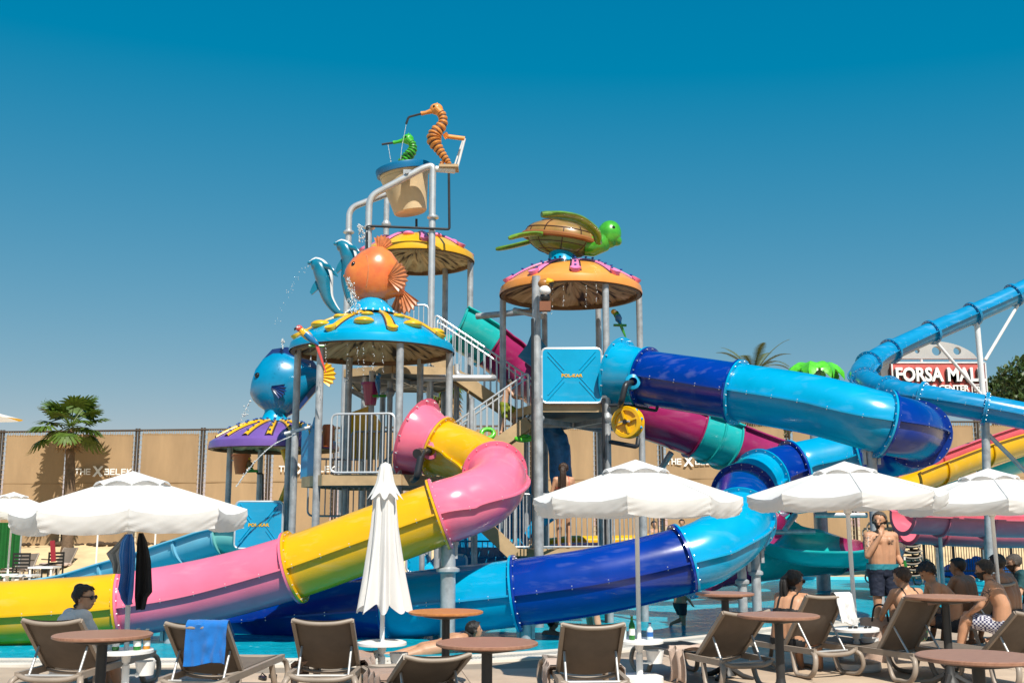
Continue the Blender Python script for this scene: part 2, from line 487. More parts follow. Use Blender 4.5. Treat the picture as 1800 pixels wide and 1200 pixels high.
# far bank that carries the fence
BANK_Y = 37.0
m = MB()
prof = [(0, -0.4), (2.2, 0.02), (4.2, 0.55), (5.4, 0.85), (7.0, 0.95), (30.0, 0.95)]
def bankp(u, v):
    x = -45 + 90 * u
    k = v * (len(prof) - 1); i = min(int(k), len(prof) - 2); t = k - i
    y = prof[i][0] * (1 - t) + prof[i + 1][0] * t; z = prof[i][1] * (1 - t) + prof[i + 1][1] * t
    z += 0.10 * noise.noise(Vector((x * 0.4, y * 0.5, 0))) * (1 if v < 0.8 else 0.2)
    return Vector((x, BANK_Y - 1 + y, z))
m.grid(bankp, 120, 20)
bank = m.build('sand_bank', P('bank_sand', '#d3b78d', 0.95, 0, 0.25, 0.8, 0.5, 5), None, 60, kind='structure')
# ================================================================== FENCE WITH BANNERS
BANNER = P('tan_windbreak_cloth', '#a68a68', 0.85, 0, 0.20, 1.1, 0.08, 160, trans=0.06, stretch=(1, 1, 0.22))
POSTM = P('weathered_fence_steel', '#4a3d31', 0.6, 0.3, 0.25, 6)
BANNERLET = P('white_print', (0.82, 0.80, 0.77), 0.7, 0, 0.04, 5)
posts_px = [-112, 5, 124, 243, 358, 475, 591, 707, 822, 936, 1050, 1162, 1274, 1385, 1495, 1606, 1717, 1828, 1938]
def fY(px): return 40.0 + 2.2 * px / 1800.0
def ftop(px): return 760.0 - 12.0 * max(0, px) / 1000.0 if px < 1500 else 742.0
fence = thing('banner_fence', 'tall tan cloth windbreak fence with white printed lettering along the far bank', 'fence', (at(900, 948, 41).x, 41 * KD, 0.9))
GL = {'T': [((0, 1), (1, 1)), ((0.45, 1), (0.45, 0))], 'H': [((0, 0), (0, 1)), ((0, 0.5), (0.9, 0.5)), ((0.9, 1), (0.9, 0))],
      'E': [((0, 0), (0, 1)), ((0, 1), (0.85, 1)), ((0, 0.5), (0.8, 0.5)), ((0, 0), (0.85, 0))],
      'B': [((0, 0), (0, 0.62)), ((0.05, 1), (0.8, 1)), ((0.8, 1), (0.9, 0.55)), ((0, 0.55), (0.9, 0.55)), ((0.9, 0.55), (0.9, 0)), ((0, 0), (0.9, 0))],
      'L': [((0, 1), (0, 0)), ((0, 0), (0.8, 0))], 'K': [((0, 0), (0, 1)), ((0.05, 0.5), (0.85, 1)), ((0.05, 0.5), (0.85, 0))],
      'X': [((0, 0), (1, 1)), ((0, 1), (1, 0))], 'N': [((0, 0), (0, 1)), ((0, 1), (0.8, 0)), ((0.8, 0), (0.8, 1))]}
def strokes(m, txt, org_, right, up, fwd, size, adv, w):
    x = 0
    for ch in txt:
        for a, b in GL.get(ch, []):
            p = org_ + right * ((x + a[0] * 0.8) * size) + up * (a[1] * size); q = org_ + right * ((x + b[0] * 0.8) * size) + up * (b[1] * size)
            d = (q - p).normalized() * w * 0.5
            m.beam(p - d, q + d, w, 0.012, fwd)
        x += adv
    return x * size
ties = MB()
panels = []
for i in range(len(posts_px) - 1):
    a, b = posts_px[i], posts_px[i + 1]
    g0, g1 = 7.5, 7.5
    A1 = at(a + g0, ftop(a), fY(a)); B1 = at(b - g1, ftop(b), fY(b)); zb = 0.75
    top = (A1.z + B1.z) / 2 - 0.12
    ph = random.random() * 10
    def pf(u, v):
        p = A1.lerp(B1, u); z = zb + (top - zb) * v
        bil = 0.05 * math.sin(PI * u) * math.sin(PI * v) + 0.025 * noise.noise(Vector((u * 3 + ph, v * 4, ph)))
        e = 0.035 * (math.cos(u * PI * 16)) * (1 if v in (0, 1) else 0)
        return Vector((p.x, p.y + bil, z + e * 0.4))
    m = MB(); m.grid(pf, 32, 10)
    k = len(m.v); m2 = [v + Vector((0, 0.012, 0)) for v in m.v]
    f2 = [tuple(x + k for x in reversed(f)) for f in m.f]; m.v += m2; m.f += f2
    pn = m.build('banner_panel', BANNER, fence, 60, True, norm=False); panels.append((pn, A1, B1, top))
    mm = MB(); zz = zb + (top - zb) * 0.57; mm.grid(lambda u, v: A1.lerp(B1, u) * 1.0 + Vector((0, -0.016 + 0.05 * math.sin(PI * u) * 0.97, zz - A1.lerp(B1, u).z + v * 0.03)), 12, 1)
    mm.build('seam', P('tan_seam', '#947856', 0.85) if 'tan_seam' not in MATS else MATS['tan_seam'], pn, 0, True)
    for j in range(24):
        v = (j + 0.5) / 24; z = zb + (top - zb) * v
        for q, sg in ((A1, -1), (B1, 1)):
            ties.tube([(q.x - sg * 0.02, q.y - 0.02, z), (q.x + sg * 0.10, q.y - 0.03, z + 0.03)], 0.012, 5)
        u = v; p = A1.lerp(B1, u); ties.tube([(p.x, p.y - 0.02, top - 0.02), (p.x + 0.02, p.y - 0.02, top + 0.13)], 0.012, 5)
for i, px in enumerate(posts_px):
    for d in (-3.4, 1.5):
        p = at(px + d, ftop(px), fY(px)); m = MB(); m.tube([(p.x, p.y + 0.03, 0.4), (p.x, p.y + 0.03, p.z + 0.1)], 0.045, 8); m.build('fence_post', POSTM, fence, 40, True)
for i in range(len(posts_px) - 1):
    a, b = posts_px[i], posts_px[i + 1]
    m = MB(); m.tube([at(a, ftop(a) - 1, fY(a)), at(b, ftop(b) - 1, fY(b))], 0.04, 8); m.build('top_rail', POSTM, fence, 40, True)
o = ties.build('lacing_ties', P('pale_cord', '#a18c70', 0.8), fence, 0, True); o['kind'] = 'stuff'
for (cx, base) in ((181, 833), (540, 828), (872, 823), (1221, 815), (1584, 811)):
    Y = fY(cx) ; p0 = at(cx - 49, base, fY(cx - 49) - 0.045); s = mpx(1, Y)
    pn = min(panels, key=lambda q: abs((q[1].x + q[2].x) / 2 - at(cx, base, Y).x))[0]
    m = MB(); r_, u_, f_ = Vector((1, 0.057, 0)).normalized(), Vector((0, 0, 1)), Vector((0, -1, 0))
    strokes(m, 'THE', p0, r_, u_, f_, 8.8 * s, 1.08, 2.0 * s)
    p1 = p0 + r_ * 30.5 * s - u_ * 4.0 * s
    for off in (0, 4.2):
        for a, b in (((0, 0), (14, 18)), ((0, 18), (14, 0))):
            q0 = p1 + r_ * (a[0] + off * 0.5) * s + u_ * a[1] * s; q1 = p1 + r_ * (b[0] + off * 0.5) * s + u_ * b[1] * s
            m.beam(q0, q1, 2.0 * s, 0.012 + off * 0.001, f_)
    strokes(m, 'BELEK', p0 + r_ * 51 * s, r_, u_, f_, 8.8 * s, 1.08, 2.0 * s)
    o = m.build('lettering', BANNERLET, pn, 0, True); o['kind'] = 'stuff'

# dark stones and low scrub along the foot of the fence
STONE = P('dark_bank_stone', '#4a3b2c', 0.9, 0, 0.4, 3, 0.4, 12)
m = MB()
for i in range(420):
    px = random.uniform(-60, 1860); Y = fY(px) - random.uniform(0.15, 0.7)
    p = at(px, 950, Y); r = random.uniform(0.05, 0.16)
    z = 0.93
    m.ell((p.x, p.y, z + r * 0.3), (r * random.uniform(0.9, 1.7), r, r * random.uniform(0.5, 0.9)), Rz(random.random() * 6), 7, 5)
o = m.build('bank_stones', STONE, None, 25); tag(o, 'line of dark stones at the foot of the banner fence', 'stones', kind='stuff')

# ================================================================== PALMS AND TREES
FROND = P('fan_palm_green', (0.10, 0.165, 0.02), 0.45, 0, 0.45, 5, trans=0.25)
FROND2 = P('date_palm_green', (0.13, 0.15, 0.05), 0.5, 0, 0.4, 5, trans=0.2)
DRYF = P('dry_palm_thatch', (0.33, 0.20, 0.085), 0.85, 0, 0.45, 6)
BARK = P('palm_bark', (0.16, 0.105, 0.065), 0.9, 0, 0.4, 8, 0.6, 25)
def fan_leaf(base, d, L, rad, droop, nseg=22):
    """petiole and a pleated fan of pointed segments"""
    m = MB(); d = d.normalized()
    tip = base + d * L + Vector((0, 0, -droop * L * 0.25))
    m.tube([base, base.lerp(tip, 0.5) + Vector((0, 0, 0.04)), tip], [0.022, 0.017, 0.012], 5)
    ax = (tip - base).normalized(); s = ax.cross(Vector((0, 0, 1))); s = s.normalized() if s.length > 0.1 else Vector((1, 0, 0)); u = s.cross(ax)
    for k in range(nseg):
        a = (k / (nseg - 1) - 0.5) * R(215)
        dirv = ax * math.cos(a) + s * math.sin(a)
        ln = rad * (1.0 - 0.16 * abs(a) / R(107)) * random.uniform(0.9, 1.08)
        w = rad * 0.085
        side = ax * -math.sin(a) + s * math.cos(a)
        pl = 0.03 * (1 if k % 2 else -1)
        p0 = tip; p1 = tip + dirv * ln * 0.55 + u * (pl - 0.06 * droop); p2 = tip + dirv * ln * 0.85 + u * (pl - 0.26 * droop * ln) + Vector((0, 0, -0.16 * droop * ln)); p3 = tip + dirv * ln + Vector((0, 0, -0.42 * droop * ln - random.random() * 0.06))
        m.add([p0 - side * 0.01, p0 + side * 0.01, p1 + side * w, p1 - side * w, p2 + side * w * 0.5, p2 - side * w * 0.5, p3], [(0, 1, 2, 3), (3, 2, 4, 5), (5, 4, 6)])
    return m
def trunk(pts, r0, r1, rings=26):
    m = MB(); p = cat_rom([Vector(x) for x in pts], 12); k = len(p)
    m.tube(p, [(r0 + (r1 - r0) * i / (k - 1)) * (1.07 if i % 2 else 0.95) for i in range(k)], 12)
    return m
b = at(118, 950, 38.6); cpt = at(124, 750, 38.6)
palm = thing('fan_palm', 'green fan palm in front of the tan fence at left', 'palm tree', (b.x, b.y, 0.6))
trunk([(b.x, b.y, 0.3), (b.x + 0.02, b.y, 2.2), cpt - Vector((0, 0, 0.2))], 0.22, 0.16).build('trunk', BARK, palm, 60, True)
for i in range(23):
    an = 2 * PI * i * 0.382 + 0.9; el = (1.45 - i * 0.083)
    d = Vector((math.cos(an), math.sin(an) * 0.9, el))
    dr = 0.30 + max(0, 0.5 - el) * 0.55
    fan_leaf(cpt + Vector((0, 0, 0.05)), d, random.uniform(0.6, 1.15), random.uniform(0.62, 0.85), dr).build('frond', FROND, palm, 0, True, norm=False)
for i in range(12):
    an = 2 * PI * i / 12 + random.random() * 0.4
    d = Vector((math.cos(an), math.sin(an), -0.8 - random.random() * 0.4)); fan_leaf(cpt - Vector((0, 0, 0.1)), d, 0.3, random.uniform(0.4, 0.55), 1.0, 12).build('dry_frond', DRYF, palm, 0, True, norm=False)
# palm with a dry thatch skirt behind the tower
b = at(782, 950, 46); cpt = at(783, 668, 46)
palm2 = thing('thatched_palm', 'palm with a thick skirt of dry thatch behind the stairs', 'palm tree', (b.x, b.y, 0.5))
trunk([(b.x, b.y, 0.3), (b.x, b.y, 4), cpt], 0.35, 0.28).build('trunk', BARK, palm2, 60, True)
for i in range(60):
    an = 2 * PI * random.random(); z = random.uniform(-0.2, -1.6)
    d = Vector((math.cos(an), math.sin(an), -1.6 - random.random())); fan_leaf(cpt + Vector((math.cos(an) * 0.25, math.sin(an) * 0.25, z + 0.6)), d, 0.45, random.uniform(0.55, 0.8), 0.9, 10).build('dry_frond', DRYF, palm2, 0, True, norm=False)
for i in range(9):
    an = 2 * PI * i / 9; d = Vector((math.cos(an), math.sin(an), random.uniform(-0.5, 0.25))); fan_leaf(cpt + Vector((0, 0, -0.15)), d, 0.5, 0.6, 0.9, 14).build('frond', FROND, palm2, 0, True, norm=False)
def feather(base, d, L, droop, n=30):
    m = MB(); d = d.normalized(); pts = []
    for k in range(9):
        t = k / 8; pts.append(base + d * L * t + Vector((0, 0, -droop * L * t ** 2.2)))
    m.tube(pts, [0.035 * (1 - 0.8 * k / 8) for k in range(9)], 5)
    P_ = cat_rom(pts, 4); fr = upframes(P_); k = len(P_)
    for i in range(3, k):
        t, s, u = fr[i]; w = 0.42 * L * 0.32 * math.sin(PI * min(1, (i / k) * 0.85 + 0.12)) + 0.05
        for sg in (-1, 1):
            for q in (0.0, 0.5):
                p = P_[i] if q == 0 or i == k - 1 else P_[i].lerp(P_[i + 1], 0.5)
                e = p + (s * sg * 0.8 + t * 0.65 + u * 0.12).normalized() * w * random.uniform(0.85, 1.1) + Vector((0, 0, -0.18 * w))
                m.add([p - t * 0.018, p + t * 0.018, e], [(0, 1, 2)])
    return m
b = at(1325, 950, 48); cpt = at(1325, 658, 48)
palm3 = thing('date_palm', 'feathery date palm rising behind the fence and blue tube', 'palm tree', (b.x, b.y, 0.5))
trunk([(b.x, b.y, 0.3), (b.x, b.y, 4), cpt], 0.32, 0.26).build('trunk', BARK, palm3, 60, True)
for i in range(26):
    an = 2 * PI * i * 0.382; el = 1.5 - i * 0.09
    feather(cpt, Vector((math.cos(an), math.sin(an), el)), random.uniform(2.4, 3.2), 0.30 + 0.02 * i).build('frond', FROND2, palm3, 0, True, norm=False)
for i in range(26):
    an = 2 * PI * random.random(); d = Vector((math.cos(an), math.sin(an), -1.0)); feather(cpt + Vector((0, 0, -0.9)), d, random.uniform(0.9, 1.3), 0.3).build('dry_frond', P('orange_dry_frond', (0.42, 0.24, 0.05), 0.8, 0, 0.3, 6) if 'orange_dry_frond' not in MATS else MATS['orange_dry_frond'], palm3, 0, True, norm=False)
LEAF = P('tree_leaf_green', (0.052, 0.095, 0.018), 0.5, 0, 0.5, 1.2, trans=0.15)
TBARK = P('tree_bark', (0.12, 0.09, 0.06), 0.9, 0, 0.3, 6, 0.4)
def leafy_tree(label, px, pyb, Y, crown, group='trees beyond the fence', n=26, dens=130):
    b = at(px, pyb, Y); b.z = 0
    t = thing('leafy_tree', label, 'tree', b, 0, group)
    c = at(px, crown[0], Y)
    mt = MB(); mt.tube([(b.x, b.y, 0), (b.x + 0.1, b.y, c.z * 0.5), (c.x, c.y, c.z)], [0.3, 0.22, 0.12], 8)
    for i in range(6):
        an = i * 1.05; mt.tube([(b.x, b.y, c.z * 0.55), (c.x + math.cos(an) * crown[1] * 0.5, c.y + math.sin(an) * crown[1] * 0.5, c.z + 0.3 * crown[2] * math.sin(i * 2.1))], [0.1, 0.04], 6)
    mt.build('trunk', TBARK, t, 50, True)
    m = MB()
    for i in range(n):
        while True:
            q = Vector((random.uniform(-1, 1), random.uniform(-1, 1), random.uniform(-1, 1)))
            if 0.25 < q.length < 1: break
        cc = Vector((c.x + q.x * crown[1], c.y + q.y * crown[1], c.z + q.z * crown[2])); rr = random.uniform(0.28, 0.5) * min(crown[1], crown[2])
        for k in range(dens):
            dv = Vector((random.gauss(0, 1), random.gauss(0, 1), random.gauss(0, 1))).normalized(); p = cc + dv * rr * random.uniform(0.6, 1.05)
            s = random.uniform(0.10, 0.20); M = Euler((random.random() * 6, random.random() * 6, random.random() * 6)).to_matrix()
            a = M @ Vector((s, 0, 0)); bb = M @ Vector((0, s * 0.55, 0))
            m.add([p - a, p + bb, p + a, p - bb], [(0, 1, 2, 3)])
    m.build('crown', LEAF, t, 0, True, norm=False)
leafy_tree('dense round green tree at the right edge beside the mall sign', 1792, 950, 62, (682, 2.0, 1.7))
leafy_tree('lower green tree just behind the right side of the mall sign', 1752, 950, 66, (694, 1.5, 1.1), n=18)
leafy_tree('low green tree top peeping over the fence left of the date palm', 1275, 950, 56, (750, 1.3, 0.55), n=12)
leafy_tree('low green tree top peeping over the fence under the narrow tube', 1365, 950, 56, (750, 1.0, 0.5), n=10)

# ================================================================== MALL SIGN
def text_mesh(name, txt, size, extrude, mat, bold=0.0, sx=1.0, align='CENTER'):
    cu = bpy.data.curves.new(name, 'FONT'); cu.body = txt; cu.size = size; cu.extrude = extrude; cu.offset = bold; cu.align_x = align
    cu.resolution_u = 3
    ob = bpy.data.objects.new(name, cu); C.objects.link(ob)
    dg = bpy.context.evaluated_depsgraph_get(); dg.update()
    me = bpy.data.meshes.new_from_object(ob.evaluated_get(dg))
    bpy.data.objects.remove(ob); bpy.data.curves.remove(cu)
    me.materials.clear(); me.materials.append(mat)
    for v in me.vertices: v.co.x *= sx
    me.name = name
    return me
SY = 64
p = at(1653, 694, SY); bx0 = at(1571, 694, SY).x; bx1 = at(1736, 694, SY).x; zt = at(1653, 637, SY).z; zb = at(1653, 722, SY).z
sign = thing('mall_sign', 'red roadside mall sign with raised white letters and arched white top', 'sign', (p.x, p.y, 0))
RED = P('faded_red_panel', (0.56, 0.115, 0.10), 0.5, 0, 0.12, 1.5)
MB().box(((bx0 + bx1) / 2, p.y + 0.5, (zt + zb) / 2), (bx1 - bx0, 0.9, zt - zb)).build('sign_panel', RED, sign, 0, True)
fm = MB(); w_ = 0.09
for (a, b) in (((bx0, zt), (bx1, zt)), ((bx0, zb), (bx1, zb)), ((bx0, zb), (bx0, zt)), ((bx1, zb), (bx1, zt))):
    fm.beam((a[0], p.y + 0.03, a[1]), (b[0], p.y + 0.03, b[1]), w_, w_)
fm.build('frame', WHITE_METAL, sign, 0, True)
MB().box((bx0 - 0.32, p.y + 0.75, (zt + zb) / 2), (0.55, 0.8, zt - zb - 0.05)).build('side_panel', P('sign_side_grey', (0.12, 0.13, 0.14), 0.5), sign, 0, True)
hw = (at(1722, 628, SY).x - at(1576, 628, SY).x) / 2; cx = (at(1722, 628, SY).x + at(1576, 628, SY).x) / 2; ab = at(1650, 629, SY).z; ah = at(1650, 599, SY).z - ab
bm = bmesh.new()
out = [(-hw, 0)] + [(-hw + 2 * hw * k / 24, ah * (1 - (1 - 2 * k / 24) ** 2) ** 0.75 + 0.02) for k in range(1, 24)] + [(hw, 0)]
outer_v = [bm.verts.new((x, 0, z)) for x, z in out]; edges = [bm.edges.new((outer_v[i], outer_v[(i + 1) % len(out)])) for i in range(len(out))]
for hx, hr in ((-0.45 * hw, 0.16), (0.02 * hw, 0.30), (0.52 * hw, 0.25)):
    hv = [bm.verts.new((hx + hr * math.cos(2 * PI * k / 20), 0, ah * 0.46 + hr * math.sin(2 * PI * k / 20))) for k in range(20)]
    edges += [bm.edges.new((hv[k], hv[(k + 1) % 20])) for k in range(20)]
bmesh.ops.triangle_fill(bm, use_beauty=True, edges=edges)
ret = bmesh.ops.extrude_face_region(bm, geom=list(bm.faces))
bmesh.ops.translate(bm, vec=(0, 0.35, 0), verts=[g for g in ret['geom'] if isinstance(g, bmesh.types.BMVert)])
bmesh.ops.recalc_face_normals(bm, faces=bm.faces)
me = bpy.data.meshes.new('arch_top'); bm.to_mesh(me); bm.free(); me.materials.append(P('sign_white', (0.42, 0.42, 0.42), 0.5, 0, 0.1, 1))
o = link('arch_top', me, sign); o.location = (cx - p.x, 0.3, ab)
for xx in (-0.35, 0.35):
    m = MB(); m.tube([(cx + xx * hw, p.y + 0.4, zt), (cx + xx * hw, p.y + 0.4, ab + 0.05)], 0.09, 8); m.build('arch_post', WHITE_METAL, sign, 40, True)
for xx in (bx0 + 0.6, bx1 - 0.6):
    m = MB(); m.tube([(xx, p.y + 0.5, 0), (xx, p.y + 0.5, zb + 0.1)], 0.2, 12); m.build('sign_post', GALV, sign, 40, True)
LET = P('white_letter_face', (0.85, 0.85, 0.84), 0.4, 0, 0.04, 3); LETS = P('letter_shadow_dark', (0.02, 0.018, 0.018), 0.5)  # white faces, and a near-black for their painted shadow
def sign_text(txt, x0px, x1px, ytop, ybot, name):
    L, R_ = at(x0px, ybot, SY), at(x1px, ybot, SY); H = at(x0px, ytop, SY).z - L.z
    me = text_mesh(name, txt, 1.0, 0.06, LET, 0.028)
    xs = [v.co.x for v in me.vertices]; ys = [v.co.y for v in me.vertices]
    sx = (R_.x - L.x) / (max(xs) - min(xs)); sy = H / (max(ys) - min(ys)); x0, y0 = min(xs), min(ys)
    for dx, dz, yo, mt, nm in ((0, 0, -0.16, LET, name), (-0.07, -0.09, -0.07, LETS, name + '_shadow')):  # second copy, dark and shifted down left, stands in for the letters' cast shadow
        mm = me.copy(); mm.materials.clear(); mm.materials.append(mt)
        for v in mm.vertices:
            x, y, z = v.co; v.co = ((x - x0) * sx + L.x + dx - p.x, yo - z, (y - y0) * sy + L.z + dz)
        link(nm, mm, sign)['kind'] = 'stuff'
sign_text('FORSA MALL', 1574, 1731, 646, 671, 'lettering')
sign_text('SHOPPING CENTER', 1576, 1702, 677, 688, 'lettering')
sign_text('NYT', 1711, 1727, 679, 688, 'lettering')
m = MB()
q0, q1 = at(1708, 691, SY), at(1730, 676, SY)
for a, b in (((q0.x, q0.z), (q1.x, q0.z)), ((q1.x, q0.z), (q1.x, q1.z)), ((q1.x, q1.z), (q0.x, q1.z)), ((q0.x, q1.z), (q0.x, q0.z))): m.beam((a[0], p.y - 0.1, a[1]), (b[0], p.y - 0.1, b[1]), 0.05, 0.05)
m.build('logo_box', LET, sign, 0, True)

# ================================================================== PLASTIC PALM ON A STEEL COLUMN
p = at(1430, 648, 28.9)
fp = thing('plastic_palm', 'artificial palm with glossy lime leaves on a thick steel column', 'decoration', (p.x, p.y, -0.1))
m = MB(); m.tube([(p.x, p.y, -0.75), (p.x, p.y, p.z)], 0.19, 20); zc = at(1432, 800, 28.9).z; m.lathe([(0.18, zc - 0.05), (0.25, zc - 0.04), (0.25, zc + 0.04), (0.16, zc + 0.05)], 20, (p.x, p.y, 0)); m.build('trunk', GALV, fp, 40, True)
for i in range(8):
    an = 2 * PI * i / 8 + 0.35; L = 0.92
    d = Vector((math.cos(an), math.sin(an), 0)); s = Vector((-math.sin(an), math.cos(an), 0))
    m = MB()
    def lf(u, v):
        t = v; w = 0.32 * math.sin(PI * min(1, 0.12 + t * 0.86)) ** 0.8
        x = (u - 0.5) * 2; jag = 1 + 0.10 * (1 if int(v * 22) % 2 else -1) * abs(x) ** 3
        zz = 0.30 * math.sin(t * PI * 0.62) - 0.46 * t * t - abs(x) * 0.14 * (0.4 + t)
        return p + d * L * t * (1 - 0.08 * t) + s * x * w * jag + Vector((0, 0, zz + 0.03 + 0.012 * (1 if int(v * 22) % 2 else 0)))
    m.grid(lf, 6, 22)
    k = len(m.v); m.v += [v + Vector((0, 0, -0.03)) for v in m.v]; m.f += [tuple(x + k for x in reversed(f)) for f in m.f]
    m.build('frond', LIME, fp, 35, True, norm=False)
MB().ell(p + Vector((0, 0, -0.05)), (0.17, 0.17, 0.14)).build('coconut_cluster', P('brown_plastic', (0.10, 0.045, 0.02), 0.5), fp, 40, True)
# ================================================================== WATER SLIDES
BOLT = P('zinc_bolt', (0.75, 0.76, 0.78), 0.3, 0.6, 0.1, 10)
SUB = 10
def world_path(nodes):
    return cat_rom([at(*q[:3]) for q in nodes], SUB)
def tube_prof(r):
    pr = []
    for k in range(0, 17):
        a = PI * k / 16; pr.append((r * math.cos(a), r * math.sin(a) + 0.016))
    lip = 0.06
    pr.append((-r - lip, 0.016)); pr.append((-r - lip, -0.014)); pr.append((-r * 0.985, -0.014))
    for k in range(1, 12):
        a = PI + PI * k / 12; q = 0.985 - 0.035 * (math.sin((a - PI) * 2) ** 2)
        pr.append((r * q * math.cos(a), r * q * math.sin(a) - 0.012))
    pr.append((r * 0.985, -0.014)); pr.append((r + lip, -0.014)); pr.append((r + lip, 0.016))
    return pr
def sweep(pts, prof, cap=False, rolls=None, closed=True):
    m = MB(); fr = upframes(pts); k = len(prof)
    for i, p in enumerate(pts):
        t, s, u = fr[i]
        if rolls:
            a = rolls[i]; s, u = s * math.cos(a) + u * math.sin(a), u * math.cos(a) - s * math.sin(a)
        for (x, y) in prof: m.v.append(p + s * x + u * y)
    for i in range(len(pts) - 1):
        for j in range(k if closed else k - 1):
            j2 = (j + 1) % k; m.f.append((i * k + j, i * k + j2, (i + 1) * k + j2, (i + 1) * k + j))
    if cap:
        m.f.append(tuple(range(k))[::-1]); m.f.append(tuple((len(pts) - 1) * k + j for j in range(k)))
    return m
def ring_at(m, p, t, s, u, r0, r1, th, n=32):
    vs = []
    for d in (-th / 2, th / 2):
        for r in (r0, r1):
            for j in range(n):
                a = 2 * PI * j / n; vs.append(p + t * d + (s * math.cos(a) + u * math.sin(a)) * r)
    fs = []
    for j in range(n):
        k = (j + 1) % n
        fs += [(j, k, n + k, n + j), (2 * n + j, 3 * n + j, 3 * n + k, 2 * n + k), (n + j, n + k, 3 * n + k, 3 * n + j), (j, 2 * n + j, 2 * n + k, k)]
    m.add(vs, fs)
def slide_root(name, label, group, nodes):
    p = at(*nodes[len(nodes) // 2][:3])
    return thing(name, label, 'water slide', (p.x, p.y, 0), 0, group)
def tube_slide(root, nodes, secs, r, bolts=True):
    path = world_path(nodes); frp = upframes(path); prof = tube_prof(r)
    for (a, b, mat) in secs:
        i0, i1 = int(round(a * SUB)), int(round(b * SUB))
        pts = path[i0:i1 + 1]
        sec = sweep(pts, prof).build('tube_section', mat, root, 35, True)
        for e, sg in ((i0, 1), (i1, -1)):
            fm = MB(); t, s, u = frp[e]; ring_at(fm, path[e] + t * sg * 0.021, t, s, u, r * 0.97, r + 0.088, 0.036)
            fm.build('flange', mat, sec, 30, True)
        if bolts:
            bm_ = MB(); run = 0
            for i in range(i0, i1):
                p, q = path[i], path[i + 1]; L = (q - p).length; t, s, u = frp[i]
                run += L
                if run > 0.42:
                    run = 0
                    for sg in (-1, 1):
                        c = p + s * sg * (r + 0.035)
                        bm_.tube([c + u * -0.032, c + u * 0.03], 0.009, 6)
            for e, sg in ((i0, 1), (i1, -1)):
                t, s, u = frp[e]
                for j in range(18):
                    aa = 2 * PI * (j + 0.5) / 18; c = path[e] + (s * math.cos(aa) + u * math.sin(aa)) * (r + 0.055)
                    bm_.tube([c + t * sg * 0.03, c + t * sg * 0.052], 0.010, 6)
            o = bm_.build('bolts', BOLT, sec, 0, True); o['kind'] = 'stuff'
    return path, frp
def half_prof(r, th=0.045, a0=-5, a1=185, lip=0.09, deep=0.0):
    pr = []; n = 20
    # from the far lip down through the trough and up to the near lip (outer skin), then back along the inner skin
    A = [R(a0) + (R(a1) - R(a0)) * k / n for k in range(n + 1)]
    out = [(r * math.cos(a), -r * math.sin(a) * 1.0) for a in A]
    inn = [((r - th) * math.cos(a), -(r - th) * math.sin(a)) for a in A]
    o0, oN = out[0], out[-1]
    pr = [(o0[0] + lip, o0[1] + 0.03), (o0[0] + lip, o0[1])] + out + [(oN[0] - lip, oN[1]), (oN[0] - lip, oN[1] + 0.03)] + inn[::-1]
    # close the lips on the inner side
    return pr
def open_slide(root, nodes, secs, r, rolls=0.0, a0=-5, a1=185, lip=0.09, fl=True):
    path = world_path(nodes); frp = upframes(path); prof = half_prof(r, a0=a0, a1=a1, lip=lip)
    if isinstance(rolls, (int, float)): rl = [rolls] * len(path)
    else:
        rl = []
        for i in range(len(path)):
            k = min(i / SUB, len(rolls) - 1.001); j = int(k); rl.append(rolls[j] * (1 - (k - j)) + rolls[j + 1] * (k - j))
    for (a, b, mat) in secs:
        i0, i1 = int(round(a * SUB)), int(round(b * SUB))
        sec = sweep(path[i0:i1 + 1], prof, True, rl[i0:i1 + 1]).build('trough_section', mat, root, 35, True)
        if fl:
            fp = half_prof(r + 0.05, 0.06, a0, a1, lip * 0.6)
            for e in (i0, i1):
                m = MB()
                t = frp[e][0]; sg = 1 if e == i0 else -1
                c0 = path[e] + t * 0.004 * sg; c1 = path[e] + t * 0.03 * sg
                s, u = frp[e][1], frp[e][2]; aa = rl[e]
                s, u = s * math.cos(aa) + u * math.sin(aa), u * math.cos(aa) - s * math.sin(aa)
                k = len(fp); o = len(m.v)
                for c in (c0, c1):
                    for x, y in fp: m.v.append(c + s * x + u * (y - 0.006))
                for j in range(k): m.f.append((o + j, o + (j + 1) % k, o + k + (j + 1) % k, o + k + j))
                m.f.append(tuple(o + j for j in range(k))); m.f.append(tuple(o + k + j for j in range(k)))
                m.build('joint_flange', mat, sec, 30, True)
    return path, frp
def support(root, top, r=0.075, base=None, clamp=True, name='support_post'):
    """a steel post from the pool floor or ground up to the slide, with a bolted flange collar and saddle"""
    z0 = -0.7 if base is None else base
    m = MB(); m.tube([(top.x, top.y, z0), (top.x, top.y, top.z)], r, 14)
    if clamp:
        z = top.z - 0.42
        m.lathe([(r, z - 0.05), (r * 1.55, z - 0.02), (r * 1.55, z + 0.02), (r, z + 0.05)], 14, (top.x, top.y, 0))
        m.box((top.x, top.y, top.z - 0.02), (0.32, 0.12, 0.05))
        m.box((top.x - 0.12, top.y, top.z - 0.14), (0.05, 0.07, 0.22)); m.box((top.x + 0.12, top.y, top.z - 0.14), (0.05, 0.07, 0.22))
    return m.build(name, GALV, root, 40, True)

